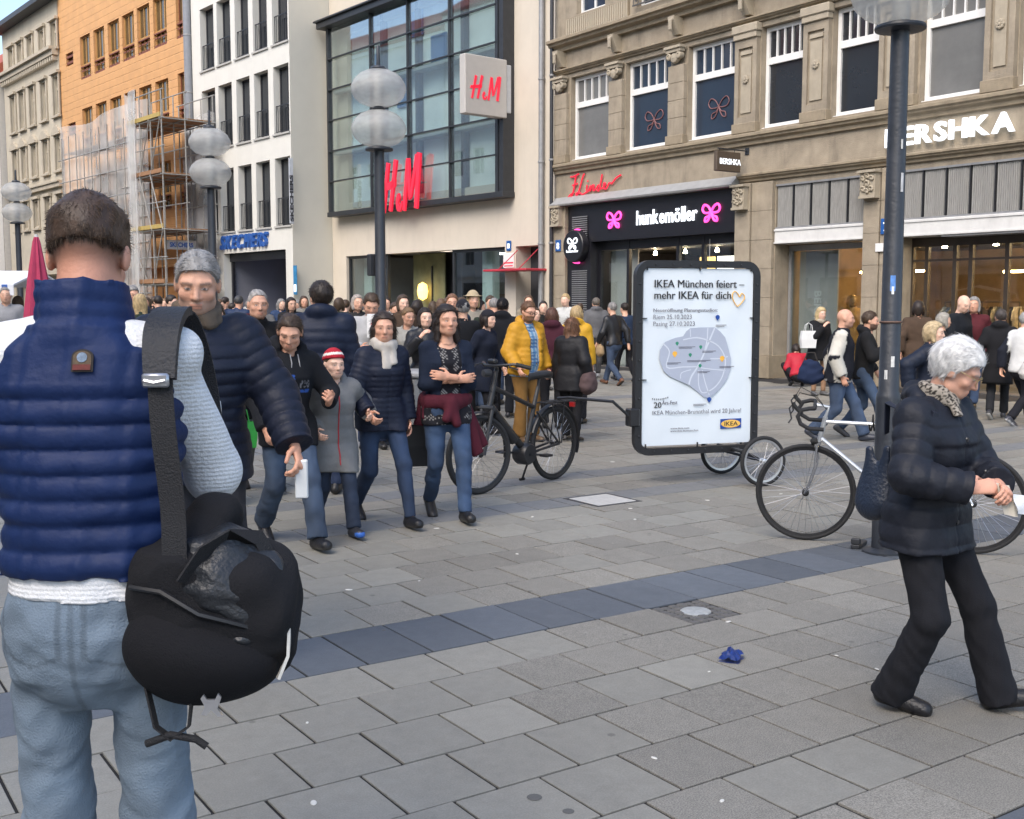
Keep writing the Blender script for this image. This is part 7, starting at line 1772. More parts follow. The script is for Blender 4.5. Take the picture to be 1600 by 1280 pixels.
# ---- his black shoulder bag
def fg_bag(b):
    bag = empty('shoulder_bag', b.root.location, b.root.rotation_euler[2]); tag(bag, 'large slouchy black shoulder bag hanging at the hip of the man in the vest', 'bag')
    k = 1.0; cx, cy, cz = .218, -.07, 1.01
    P = [ell((cx + .01, cy, cz), (.135, .10, .13)), ell((cx + .03, cy - .02, cz - .045), (.125, .095, .10)), ell((cx - .035, cy, cz - .02), (.085, .085, .14)), cone((cx - .02, cy, cz + .1), (cx + .02, cy + .03, cz + .2), .08, .04), ell((cx + .12, cy - .01, cz + .03), (.09, .10, .11))]
    F = Field(P, .0065, .06); F.disp(folds(.016, .42, 21, .8)); F.disp(folds(.004, 1.6, 8, .8)); V, Q = surface(F); C = np.tile(np.array((.012, .012, .014)), (len(V), 1)); sdf_obj('bag_body', [(V, Q, C)], CLOTH['cloth'], bag)
    # front flap: a shell over the lower half, with piped edge
    P = [ell((cx - .015, cy - .03, cz - .04), (.135, .10, .135)), ell((cx + .05, cy - .035, cz - .065), (.11, .095, .085))]; F = Field(P, .006, .05); F.isect(lambda X, Y, Z: Y - (cy - .015) + .35 * np.maximum(0, (X - cx) - .02) * 0); F.isect(lambda X, Y, Z: (Z - (cz + .06)) + (X - cx) * .55); F.disp(folds(.007, .5, 5, 1)); V, Q = surface(F); sdf_obj('flap', [(V, Q, (.009, .009, .011))], CLOTH['cloth'], bag)
    # slouching leather upper part
    P = [ell((cx + .05, cy - .015, cz + .065), (.115, .10, .095)), ell((cx + .10, cy - .01, cz + .0), (.075, .10, .11)), cone((cx - .06, cy - .03, cz + .1), (cx + .05, cy - .02, cz + .15), .05, .05)]
    F = Field(P, .006, .05); F.disp(folds(.011, .8, 12, 1)); F.disp(folds(.004, 1.9, 2, 1)); V, Q = surface(F); sdf_obj('leather_top', [(V, Q, (.017, .019, .023))], CLOTH['leather'], bag)
    MB().tube([(cx - .12, cy - .085, cz + .085), (cx - .05, cy - .125, cz + .085), (cx + .02, cy - .125, cz + .04), (cx + .1, cy - .115, cz + .015), (cx + .155, cy - .07, cz - .02)], .006, 6).build('piping', mat('piping_black', (.012, .012, .014), .45, .1), bag, True)
    # wide strap over the right shoulder down the back, shoulder pad on top
    s_ = b.sh['R']; pts = [(.215, .13, 1.16), (.185, .155, 1.45), (.165, .10, 1.60), (.155, .02, 1.632), (.155, -.075, 1.60), (.16, -.125, 1.52), (.17, -.15, 1.40), (.185, -.155, 1.25), (.19, -.17, 1.14), (.195, -.165, 1.05)]
    sp = [Vector(p) for p in pts]; Pf = []
    for i in range(len(sp) - 1):
        p0, p1, p2, p3 = sp[max(i - 1, 0)], sp[i], sp[i + 1], sp[min(i + 2, len(sp) - 1)]
        for q in range(5): t = q / 5; Pf.append(.5 * ((2 * p1) + (-p0 + p2) * t + (2 * p0 - 5 * p1 + 4 * p2 - p3) * t * t + (-p0 + 3 * p1 - 3 * p2 + p3) * t ** 3))
    Pf.append(sp[-1]); M_STRAP = mat('strap_webbing', (.011, .011, .013), .7, .15, 30, .4, 300)
    MB().ribbon(Pf, (1, 0, 0), .024, .0022).build('strap', M_STRAP, bag, 60)
    pad = Pf[14:27]; MB().ribbon(pad, (1, 0, 0), [.030 + .005 * math.sin(i * PI / 12) for i in range(13)], .009).build('shoulder_pad', mat('pad_black', (.014, .015, .019), .6, .2, 20, .3, 120), bag, 60)
    c = Pf[26]; MB().bbox(-.026, .026, -.006, .006, -.014, .014, .004).tube([(-.02, -.007, .0), (0, -.012, -.004), (.02, -.007, .0)], .004, 6).build('strap_buckle', mat('buckle_steel', (.5, .5, .52), .3, .1, metal=.8), bag, True, loc=(c.x - .005, c.y - .014, c.z))
    # second strap and handle loop
    MB().ribbon([(cx - .01, cy - .115, cz + .1), (cx + .03, cy - .11, cz + .16), (cx + .07, cy - .08, cz + .185), (cx + .12, cy - .03, cz + .17), (cx + .15, cy - .02, cz + .11)], (.5, .5, 0), .016, .0025).build('carry_handle', M_STRAP, bag, 60)
    MB().ribbon([(cx - .11, cy - .05, cz - .1), (cx - .08, cy - .08, cz - .2), (cx - .05, cy - .08, cz - .225), (cx - .015, cy - .08, cz - .2), (cx - .01, cy - .06, cz - .13)], (0, 1, 0), .012, .002).tube([(cx - .1, cy - .08, cz - .235), (cx - .05, cy - .085, cz - .215), (cx + .0, cy - .085, cz - .225), (cx + .02, cy - .085, cz - .24)], .008, 8).build('tie_strap', M_STRAP, bag, 60)
    MB().prism([(-.02, .012), (-.014, .02), (-.008, .01), (.008, .01), (.014, .022), (.02, .014), (.012, -.008), (.022, -.024), (.012, -.024), (.0, -.01), (-.01, -.022), (-.02, -.02), (-.012, -.004)], 0, .006).build('hook_buckle', MATS['buckle_steel'], bag, True, loc=(cx + .04, cy - .125, cz - .14))
    MB().ribbon([(cx + .185, cy - .06, cz - .01), (cx + .183, cy - .08, cz - .06), (cx + .165, cy - .095, cz - .1)], (0, 1, .3), .016, .003).build('reflector_patch', mat('reflector', (.5, .49, .45), .4, .2, 30), bag, 60)
fg_bag(FG)

# ---- elderly woman in the black quilted jacket
def leopard(V, b):
    n_ = np.sin(V[:, 0] * 210 + 3 * np.sin(V[:, 2] * 130)) * np.sin(V[:, 2] * 230 + 2 * np.sin(V[:, 1] * 160)); return np.where(n_[:, None] > .15, A3(.03, .025, .022), A3(.36, .32, .27))
def ow_extra(b):
    k = b.k; hk, ax, c = b.hk, b.HX, b.head; L = lambda x, y, z: tuple(c + (ax[0] * x + ax[1] * y + ax[2] * z) * hk)
    g = MB()
    for sg in (-1, 1):
        g.tube([L(sg * .034 + .025 * math.cos(t), .108 - .01 * abs(math.cos(t)), .004 + .02 * math.sin(t)) for t in [2 * PI * i / 16 for i in range(16)]], .0017, 5, True); g.tube([L(sg * .058, .1, .01), L(sg * .08, .04, .012), L(sg * .084, -.01, .012), L(sg * .082, -.03, -.01)], .0017, 5)
    g.tube([L(-.01, .11, .01), L(0, .113, .014), L(.01, .11, .01)], .0017, 5).build('glasses', mat('gold_wire', (.5, .38, .2), .3, .1, metal=.8), b.root)
    bt = MB()
    for z in (.40, .27, .14, .02):
        q = tc(b, b.topV); i = np.argmin((q[:, 0] - .0) ** 2 + (q[:, 2] - z) ** 2 + np.where(q[:, 1] > 0, 0, 9)); p = b.topV[i]; bt.lathe([(0, .006), (.009, .005), (.011, 0)], tuple(p + b.fy * .0), 10, 'y')
    bt.build('buttons', mat('button_black', (.02, .02, .022), .3, .1), b.top)
OW = person('elderly white haired woman in black quilted jacket and black trousers walking with papers in hand', gp(1474, 1108), 38, crown=(1496, 536), fem=True, bulk=1.14, skin=lin((.82, .63, .54)),
    pose=dict(footR=(.19, -.16, 8, -20), footL=(-.20, .17, -12, -40), lean=3, hpitch=28, hyaw=-28, pelvis=(.07, -.08), handR=(.20, .20, 1.09), handL=(.04, .24, 1.10), elbowR=(.9, -.5, -.6), elbowL=(-.9, -.5, -.6), hdirR=(-.75, .6, .1), hdirL=(.55, .75, -.2)),
    hands={'R': dict(curl=.62, palm=(-.6, -.2, -.35), thumb=.8), 'L': dict(curl=.7, palm=(.5, -.3, -.6), thumb=.8)}, headkw=dict(brow=(.35, .32, .3)),
    hair=dict(kind='short', col=(.66, .65, .63), thick=.021, line=.066, back=-.07, seg=3, n=5000, sl=.034, lift=.14, sw=.0012, jit=.3, grav=.3, cv=.3, cols=[(.72, .71, .69), (.8, .8, .79), (.64, .63, .62)]),
    scarf=dict(col=leopard, r=.95, t=.022, turns=2, tails=((.02, .07),)),
    top=dict(mat='puffer', col=(.0125, .0145, .022), th=.023, hem=-.12, quilt=(.09, .010), aq=.8, collar='stand', ch=.05, open=True, zip=0.0, folds=.0032, fscale=1.5, flare=.12, arm=(.059, .053, .043)),
    legs=dict(mat='cloth', col=(.012, .0125, .016), fit=1.0, thigh=.09, knee=.076, hem=.086, folds=.006, len=1.1), shoes=dict(col=BLK, sole=BLK), extra=ow_extra)
def ow_things(b):
    k = b.k
    # crumpled hood/collar roll behind the neck
    P = [cone(b.neck - b.rx * .10 * k - b.fy * .03 * k, b.neck - b.fy * .12 * k + b.up * .01, .04 * k, .05 * k), cone(b.neck - b.fy * .12 * k + b.up * .01, b.neck + b.rx * .11 * k - b.fy * .02 * k, .05 * k, .042 * k)]
    F = Field(P, .006, .03); F.disp(folds(.006, 1.3, 4)); V, Q = surface(F); sdf_obj('hood', [(V, Q, (.0125, .0145, .022))], CLOTH['puffer'], b.root)
    # papers
    m = mat('paper_cream', (.62, .58, .5), .8, .1, 10)
    def paper(nm, lab, a, u_, v_, m):
        a, u_, v_ = [Vector(world_of(b, p)) if i == 0 else Vector(p) for i, p in enumerate((a, u_, v_))]; n2 = 6; vs = []; nn = u_.cross(v_).normalized()
        for j in range(n2 + 1):
            for i in range(n2 + 1): vs.append(a + u_ * (i / n2) + v_ * (j / n2) + nn * (.006 * math.sin(i * 1.3 + j)))
        mb = MB().raw(vs, [(j * 7 + i, j * 7 + i + 1, j * 7 + i + 8, j * 7 + i + 7) for j in range(n2) for i in range(n2)]); mb.raw([p - nn * .0012 for p in vs], [(j * 7 + i, j * 7 + i + 7, j * 7 + i + 8, j * 7 + i + 1) for j in range(n2) for i in range(n2)]); org = mb.v[0]; mb.v = [tuple(Vector(p) - Vector(org)) for p in mb.v]
        o = mb.build(nm, m, None, 60, loc=org); tag(o, lab, 'paper')
    r3 = Vector((RT[0], RT[1], 0)); f3 = Vector((F0[0], F0[1], 0)); up = Vector((0, 0, 1))
    wr = b.wr['R'] + b.hd['R'] * .11 * k; wl = b.wr['L'] + b.hd['L'] * .10 * k
    paper('receipt', 'narrow cream receipt held between the hands of the elderly woman', wr + A3(0, 0, .012), r3 * .05 - up * .01 - f3 * .01, -up * .12 + r3 * .035 - f3 * .01, m)
    paper('folded_paper', 'white crumpled paper sticking out beyond the hands of the elderly woman', wl + A3(0, .02, -.005), r3 * .13 - up * .02 + f3 * .03, -up * .075 + r3 * .02, mat('paper_white', (.72, .75, .78), .6, .1, 20))
    # dark blue leather bag on her back
    bag = empty('leather_handbag', b.root.location, b.root.rotation_euler[2]); tag(bag, 'dark blue leather bag slung behind the elderly woman', 'handbag')
    c = b.pel + A3(.07, -.23, .16) * k; P = [cone(c + A3(0, -.03, .12), c + A3(0, -.01, -.09), .035, .085, flat=((1, 0, 0), 1.7)), cone(c + A3(0, .05, .13), c + A3(0, .03, -.08), .03, .07, flat=((1, 0, 0), 1.7))]; P_ = [ell(c + A3(0, -.01, -.05), (.06, .12, .11)), cone(c + A3(0, -.09, .10), c + A3(.0, .09, .13), .022, .022), cone(c + A3(0, -.10, -.1), c + A3(0, -.07, .1), .03, .022), cone(c + A3(0, .08, -.1), c + A3(0, .08, .12), .03, .022), ell(c + A3(0, 0, .04), (.045, .11, .11)), ell(c + A3(0, -.02, -.06), (.075, .14, .10))]
    F = Field(P, .006, .05); F.disp(folds(.016, .5, 31, .5)); V, Q = surface(F); sdf_obj('bag_body', [(V, Q, (.014, .022, .042))], CLOTH['leather'], bag)
    s_ = b.sh['R']; M_ = mat('strap_navy', (.012, .016, .03), .5, .1)
    MB().ribbon([tuple(c + A3(.02, .06, .2)), tuple(c + A3(.05, .08, .33)), tuple(s_ + A3(-.02, -.07, .02)), tuple(s_ + A3(-.03, -.0, .075)), tuple(s_ + A3(-.02, .08, .02)), tuple(s_ + A3(.02, .06, -.2))], (1, 0, 0), .014, .003).build('bag_strap', M_, bag, 60)
ow_things(OW)

# ---- tall grey haired man in navy quilted jacket
NM = person('tall grey haired man in a navy quilted jacket and taupe scarf holding a white box', at_depth(306, 5.0), 28, crown=(315, 396), bulk=1.1, skin=SKIN2, headkw=dict(brow=(.12, .1, .09), stubble=(.25, .2, .17)),
    pose=stand(lean=6, hyaw=16, hpitch=10, handL=(-.14, .28, -.42), elbowL=(-.6, -.8, 0), footL=(-.1, .18, 0, 0), footR=(.1, -.2, 20, 0)), hands={'L': dict(curl=.75, palm=(.7, -.5, -.2))},
    hair=dict(kind='short', col=(.25, .24, .23), thick=.011, line=.074, back=-.06, n=4000, sl=.028, lift=.15, sw=.0014, jit=.25, cols=[(.34, .33, .32), (.2, .19, .18), (.45, .44, .43)]),
    scarf=dict(col=(.13, .10, .075), r=.92, t=.026, turns=2), top=dict(mat='puffer', col=(.0085, .012, .026), th=.028, hem=-.10, quilt=(.052, .010), collar='stand', ch=.05, zip=0.0, folds=.0022, arm=(.064, .058, .044)), legs=dict(mat='cloth', col=(.03, .03, .035)))
def box_in_hand(b, sd, nm, lab, sz, m, off=(0, 0, 0), rot=0.0, tilt=0.0, cat='box'):
    p = world_of(b, b.wr[sd] + b.hd[sd] * .09 * b.k + A3(*off)); o = MB().bbox(-sz[0] / 2, sz[0] / 2, -sz[1] / 2, sz[1] / 2, -sz[2], 0, min(sz) * .15).build(nm, m, None, loc=p, rz=rot); o.rotation_euler = (tilt, 0, rot); tag(o, lab, cat); return o
box_in_hand(NM, 'L', 'slim_box', 'slim white carton held low in the hand of the grey haired man', (.055, .03, .17), mat('carton_white', (.72, .74, .74), .5, .06, 12), (.0, .01, .02), R(-30), R(4), 'carton')

# ---- walking group of four
def hoodie_col(V, b):
    q = tc(b, V); C = np.tile(np.array((.010, .011, .014)), (len(V), 1)); d = is_arm(b, V); x, y, z = q.T; m = (y > .02) & (d > .05)
    s_ = np.sin(x * 260 + 9 * np.sin(z * 90)) * np.sin(z * 240 + 4 * np.sin(x * 170)); C[m & (x > .015) & (x < .055) & (z > .16) & (z < .40) & (s_ > -.2)] = (.03, .09, .34); C[m & (x < -.03) & (x > -.11) & (z > .31) & (z < .36) & (s_ > .0)] = (.2, .2, .22); C[m & (x < -.03) & (x > -.11) & (z > .27) & (z < .295) & (s_ > -.3)] = (.03, .09, .34)
    return C
def hood_extra(b):
    k = b.k; m = mat('cord_grey', (.3, .3, .31), .8, .1)
    for sg in (-1, 1):
        p = b.neck + b.fy * .085 * k + b.rx * sg * .03 * k - b.up * .02 * k; MB().tube([tuple(p), tuple(p + b.fy * .035 * k - b.up * .06 * k), tuple(p + b.fy * .045 * k - b.up * .15 * k + b.rx * sg * .01)], .004, 5).build('drawstring', m, b.top)
HK = person('girl with ponytail in black hoodie with blue print walking in blue jeans', gp(452, 849), 36, crown=(466, 492), fem=True, skin=SKIN2, headkw=dict(brow=(.05, .03, .02)),
    pose=walk(.34, 'L', .3, lean=6, hpitch=22, hyaw=28, handL=(-.02, .30, -.27), elbowL=(-.8, -.6, -.5), hdirL=(.3, .8, .3)), hands={'L': dict(curl=.7, palm=(.5, -.2, .6)), 'R': dict(curl=.5)},
    hair=dict(kind='pony', col=(.045, .027, .016), thick=.010, line=.08, n=1800, sl=.05, lift=.1, sw=.0016, jit=.2, cols=[(.045, .027, .016), (.07, .045, .028)]),
    top=dict(mat='cloth', col=hoodie_col, th=.022, hem=-.13, collar='hood', folds=.009, fscale=.6, arm=(.06, .052, .036), flare=.05), legs=dict(col=denim((.026, .040, .066), 2.4), fit=1.08, hem=.075, folds=.007), shoes=dict(col=BLK, sole=(.03, .03, .03), size=1.05), extra=hood_extra)
HOLD = (*at_depth(574, 8.0), .86)
def beanie(q, b): z = q[:, 2]; y = q[:, 1]; t = z - .25 * y; return np.where(((t > .075) & (t < .098))[:, None], A3(.72, .68, .62), A3(.42, .02, .035))
def child_extra(b):
    k = b.k; q = tc(b, b.topV); pts = []
    for z in np.linspace(-.2, .5, 16): i = np.argmin((q[:, 0]) ** 2 + (q[:, 2] - z) ** 2 + np.where(q[:, 1] > 0, 0, 9)); pts.append(tuple(b.topV[i] + b.fy * .002))
    MB().tube(pts, .0045, 5).build('red_zip', mat('zip_red', (.45, .03, .04), .6, .1), b.top)
CH = person('child in grey padded coat with red zip and red and white knitted hat', gp(521, 832), 32, crown=(521, 547), skin=SKIN3, bulk=1.12,
    pose=walk(.33, 'L', .2, worldL=HOLD, handR=(.05, .16, -.36)), hair=dict(kind='short', col=(.08, .05, .03), thick=.006), hat=dict(col=beanie, local=True, low=.045, grow=.016, pom=False),
    top=dict(name='coat', mat='puffer', col=(.17, .17, .168), th=.03, hem=-.27, quilt=(.13, .008), collar='hood', folds=.005, flare=.12, arm=(.064, .058, .05)), legs=dict(col=denim((.013, .021, .04), 1.8), fit=1.1, hem=.07), shoes=dict(col=(.03, .03, .035), sole=(.03, .05, .12), toe=(.04, .14, .5), size=1.1), extra=child_extra)
SW = person('woman in navy quilted jacket and pale scarf holding the hand of the child', gp(597, 816), 34, crown=(602, 486), fem=True, skin=SKIN2, headkw=dict(brow=(.05, .03, .02)),
    pose=walk(.36, 'L', .2, lean=4, hyaw=22, worldR=HOLD, handL=(-.06, .05, -.52), shrug=.0), hands={'R': dict(curl=.75, palm=(-.8, -.2, .2))},
    hair=dict(kind='long', col=(.035, .022, .016), thick=.014, line=.078, len=.17, spread=.07, fwd=-.02, n=1800, sl=.07, lift=.08, sw=.002, jit=.15, cols=[(.035, .022, .016), (.055, .036, .025)]),
    scarf=dict(col=(.50, .46, .41), r=1.0, t=.032, turns=2, tails=((.02, .17), (-.03, .13))), top=dict(mat='puffer', col=(.0095, .013, .028), th=.022, hem=-.10, quilt=(.042, .009), collar=None, zip=.0, folds=.0022, arm=(.055, .05, .042)), legs=dict(col=denim((.014, .027, .058), 1.9), fit=.98, hem=.046, folds=.004), shoes=dict(col=BLK, sole=BLK, boot=.07))
def dots(V, b):
    q = tc(b, V); s_ = np.sin(q[:, 0] * 230) * np.sin(q[:, 2] * 230); return np.where((s_ > .72)[:, None], A3(.3, .29, .28), A3(.012, .012, .016))
def card(V, b): return np.tile(A3(.011, .017, .034), (len(V), 1))
CW = person('woman with crossed arms in navy cardigan with burgundy jacket tied round her waist', gp(698, 809), 22, crown=(702, 475), fem=True, skin=SKIN2, bulk=1.08, headkw=dict(brow=(.04, .025, .02)),
    pose=walk(.27, 'L', .2, lean=1, handL=(.20, .20, -.215), elbowL=(-.75, -.25, -.9), handR=(-.20, .17, -.24), elbowR=(.75, -.25, -.9), hdirL=(1, .1, .15), hdirR=(-1, .15, .1)), hands={'L': dict(curl=.25, palm=(0, -1, 0)), 'R': dict(curl=.25, palm=(0, -1, 0))},
    hair=dict(kind='long', col=(.022, .015, .012), thick=.016, line=.08, len=.13, spread=.068, n=1800, sl=.07, lift=.06, sw=.002, jit=.12, cols=[(.022, .015, .012), (.04, .026, .02)]),
    under=dict(mat='cloth', col=dots, th=.008, hem=-.12, sleeve=0, drop=.03, neck=.03, folds=.003), top=dict(name='cardigan', mat='knit', col=card, th=.013, hem=.02, openfront=.085, folds=.004, arm=(.052, .046, .034), neck=.03), legs=dict(col=denim((.021, .040, .080), 2.1), fit=1.02, hem=.055, folds=.006), shoes=dict(col=(.014, .013, .013), sole=(.02, .02, .02), boot=.05, size=1.05))
def tied(b):
    k = b.k; n_ = 16; A_ = lambda t, dz=0: b.pel + b.up * (.075 + dz) * k + b.rx * math.cos(t) * .178 * k + b.fy * (math.sin(t) * .135 + .0) * k
    P = [cone(A_(2 * PI * i / n_), A_(2 * PI * (i + 1) / n_), .036 * k, .036 * k, flat=(b.up, .75)) for i in range(n_)]; c = b.pel + b.fy * .155 * k + b.up * .06 * k; P += [ell(c, A3(.045, .04, .05) * k), cone(c, c + A3(-.03, .03, -.16) * k, .03 * k, .035 * k), cone(c, c + A3(.06, .03, -.12) * k, .03 * k, .035 * k)]
    for (x, y, dx, dy, ln, r_) in ((-.15, .03, -.20, .05, .44, .05), (-.17, -.04, -.26, -.02, .40, .07), (-.13, -.1, -.2, -.1, .34, .06), (.15, .02, .05, .02, .14, .04), (.16, -.05, .08, -.05, .2, .05)): P.append(cone(b.pel + A3(x, y, .06) * k, b.pel + A3(x + dx * .6, y + dy * .5, .06 - ln) * k, .05 * k, r_ * k, flat=(unit(A3(x * .3, 1, 0)), 2.0), end=True))
    F = Field(P, b.h, .03 * k); F.disp(folds(.010, .8, 17, .4)); V, Q = surface(F); sdf_obj('tied_jacket', [(V, Q, (.075, .012, .022))], CLOTH['cloth'], b.root)
tied(CW)
def shopping_bag(nm, lab, p, rz, w_, d, h, m, z0=0.0):
    t = empty(nm, (p[0], p[1], z0), rz); tag(t, lab, 'bag'); mb = MB(); vs = []
    for (zz, s_) in ((0, .96), (h * .5, 1.06), (h, .92)):
        vs += [(-w_ / 2 * s_, -d / 2 * s_, zz), (w_ / 2 * s_, -d / 2 * s_, zz), (w_ / 2 * s_, d / 2 * s_, zz), (-w_ / 2 * s_, d / 2 * s_, zz)]
    mb.raw(vs, [(i * 4 + k, i * 4 + (k + 1) % 4, i * 4 + 4 + (k + 1) % 4, i * 4 + 4 + k) for i in range(2) for k in range(4)] + [(3, 2, 1, 0)]); mb.build('bag_body', m, t)
    for y in (-d / 2 * .9, d / 2 * .9): MB().tube([(-w_ * .25, y, h - .01), (-w_ * .2, y * .6, h + .1), (0, 0, h + .14), (w_ * .2, y * .6, h + .1), (w_ * .25, y, h - .01)], .005, 5).build('handle', m, t)
pb = at_depth(650, 8.8); shopping_bag('black_shopping_bag', 'black shopping bag carried low beside the woman with crossed arms', pb, R(-20), .3, .13, .32, mat('bag_black', (.014, .014, .016), .5, .2, 12), .36)
MB_ = MB().tube([(pb[0], pb[1], .8), (pb[0] + .03, pb[1] - .05, 1.1)], .006, 5)
# ---- more people, by where they stand
def puff(col, hem=-.1, per=.055, **kw): d = dict(mat='puffer', col=col, th=.026, hem=hem, quilt=(per, .009), collar='stand', ch=.05, folds=.0025, arm=(.062, .056, .043)); d.update(kw); return d
def coat(col, hem=-.14, **kw): d = dict(mat='cloth', col=col, th=.022, hem=hem, collar='stand', ch=.035, folds=.006, fscale=.7, arm=(.058, .052, .04)); d.update(kw); return d
def hair(col, kind='short', **kw): d = dict(kind=kind, col=col, thick=.010 if kind == 'short' else .013, line=.078, n=500, sl=.035, lift=.25, sw=.003, cols=[tuple(v * f for v in col) for f in (.8, 1.0, 1.35)]); d.update(kw); return d
BR, DB, GY, BL = (.06, .037, .022), (.025, .017, .013), (.22, .21, .2), (.42, .30, .15)
def jeans(base=JEAN, **kw): d = dict(col=denim(base, 1.8), fit=1.04, hem=.062, folds=.006); d.update(kw); return d
def pants(col=(.015, .015, .018), **kw): d = dict(mat='cloth', col=col, fit=1.04, hem=.066, folds=.005); d.update(kw); return d
person('balding man in black car coat and pale grey trousers following the girl in the hoodie', gp(404, 765), 34, crown=(432, 452), skin=SKIN2, bulk=1.1, pose=walk(.24, 'L', .3, hyaw=10, lean=5), hair=hair((.3, .28, .26), thick=.004, line=.085, back=-.05, n=200), top=coat((.011, .011, .012), -.26), legs=pants((.19, .19, .18), fit=1.1, hem=.085), shoes=dict(col=BLK))
shopping_bag('green_plastic_bag', 'bright green plastic bag hanging between the navy jacket and the black coat', at_depth(372, 9.3), R(10), .26, .1, .22, mat('plastic_green', (.06, .5, .07), .4, .25, 9), .43)
person('dark haired man seen from behind in a thick navy hooded puffer jacket', at_depth(503, 9.6), 188, crown=(492, 440), bulk=1.16, pose=stand(hyaw=-25), hair=hair(DB, thick=.018, n=900), top=puff((.009, .014, .032), -.14, .085, collar='hood', th=.034), legs=jeans(JEAND), shoes=dict(col=BLK))
def rucks(lab, b, col, sz=(.15, .085, .21)):
    bag = empty('rucksack', b.root.location, b.root.rotation_euler[2]); tag(bag, lab, 'rucksack'); k = b.k; c = b.pel + b.up * .33 * k - b.fy * (.185 * k); P = [ell(c, np.array(sz) * k), ell(c - b.up * .09 * k - b.fy * .03 * k, A3(.12, .07, .09) * k)]; F = Field(P, max(.008, b.h), .04); F.disp(folds(.005, 1.0, 3)); V, Q = surface(F); sdf_obj('pack', [(V, Q, col)], CLOTH['cloth'], bag)
    for sg in (-1, 1): s_ = b.chest + b.rx * sg * .11 * k; MB().ribbon([tuple(s_ - b.fy * .13 * k - b.up * .02 * k), tuple(s_ - b.fy * .05 * k + b.up * .075 * k), tuple(s_ + b.fy * .07 * k + b.up * .04 * k), tuple(s_ + b.fy * .15 * k - b.up * .12 * k), tuple(s_ + b.fy * .10 * k - b.up * .3 * k + b.rx * sg * .05 * k), tuple(s_ - b.fy * .06 * k - b.up * .38 * k + b.rx * sg * .06 * k)], tuple(b.rx), .02 * k, .005).build('shoulder_strap', mat('strap_dark', (.012, .012, .014), .8, .1), bag, 60)
person('man in light grey jacket looking down in the crowd beside the lamp post', at_depth(580, 12.6), 12, crown=(578, 460), skin=SKIN2, pose=stand(hpitch=24, lean=4, handR=(-.05, .28, -.25), handL=(.05, .28, -.27)), hair=hair(BR), headkw=dict(stubble=(.1, .06, .04)), top=coat((.42, .42, .42), -.1, ch=.03), legs=jeans(JEAND))
def info_board():
    p = at_depth(594, 12.3); t = empty('prohibition_sign', (*p, 1.26), -YAW); tag(t, 'white sign with a red ring and slash held up in the crowd', 'sign'); MB().bbox(-.14, .14, -.008, .008, 0, .26, .003).build('board', M_WHITEF, t)
    MB().tube([(.085 * math.cos(R(a)), -.011, .13 + .085 * math.sin(R(a))) for a in range(0, 360, 15)], .010, 5, True).tube([(-.055, -.011, .185), (.055, -.011, .075)], .009, 5).build('ring_mark', M_RED, t); MB().tube([(-.03, -.011, .09), (.0, -.011, .16), (.03, -.011, .1)], .008, 5).build('inner_mark', mat('mark_dark', (.03, .03, .03), .6, 0), t); MB().tube([(0, 0, -.55), (0, 0, .02)], .012, 6).build('stick', M_WOOD, t)
info_board()
def plaid(V, b):
    q = tc(b, V); x, z = q[:, 0], q[:, 2]; C = np.tile(A3(.12, .26, .42), (len(V), 1)); C[(np.sin(x * 160) > .45)] = (.42, .5, .55); C[(np.sin(z * 160) > .5)] = (.05, .12, .26); C[(np.sin(x * 160) > .8) & (np.sin(z * 160) > .5)] = (.6, .62, .62); return C
YEL = (.52, .26, .02)
def glasses_(b, m):
    hk, ax, c = b.hk, b.HX, b.head; L = lambda x, y, z: tuple(c + (ax[0] * x + ax[1] * y + ax[2] * z) * hk); g = MB()
    for sg in (-1, 1): g.tube([L(sg * .032 + .022 * math.cos(t), .104, .005 + .016 * math.sin(t)) for t in [2 * PI * i / 12 for i in range(12)]], .003, 5, True).tube([L(sg * .055, .1, .01), L(sg * .082, -.01, .012)], .003, 5)
    g.tube([L(-.01, .107, .01), L(.01, .107, .01)], .003, 5).build('glasses', m, b.root)
MYM = person('man in open mustard puffer jacket over blue checked shirt and ochre trousers', gp(822, 690), 42, crown=(815, 471), bulk=1.14, skin=SKIN2, headkw=dict(beard=(.16, .09, .05), brow=(.1, .05, .03)), pose=stand(belly=.05, hpitch=10, hyaw=8, handR=(.08, .16, -.46), handL=(-.08, .12, -.50)), hair=hair((.12, .06, .03)), under=dict(mat='cloth', col=plaid, th=.012, hem=-.1, sleeve=0, folds=.003, collar='stand', ch=.02), top=puff(YEL, -.08, .07, openfront=.075, quilt=(.07, .014), th=.028, collar='hood'), legs=pants((.20, .105, .03), hem=.085, fit=1.12, folds=.008), shoes=dict(col=(.1, .06, .03)), extra=lambda b: glasses_(b, mat('frame_brown', (.05, .03, .02), .4, .1)))
LW = person('long haired woman seen from behind in short black padded jacket beside the electric bicycle', gp(893, 690), 150, crown=(882, 496), fem=True, pose=stand(hyaw=-30, hpitch=6, handR=(.10, .05, -.5), footR=(.1, -.08, 0, 10)), hair=hair((.16, .08, .045), 'long', len=.26, spread=.075, n=1500, sl=.09, lift=.06, jit=.12, thick=.016), top=puff((.010, .010, .012), -.2, .16, th=.034, flare=.18), legs=pants((.012, .012, .014)), shoes=dict(col=BLK, sole=(.6, .6, .58)))
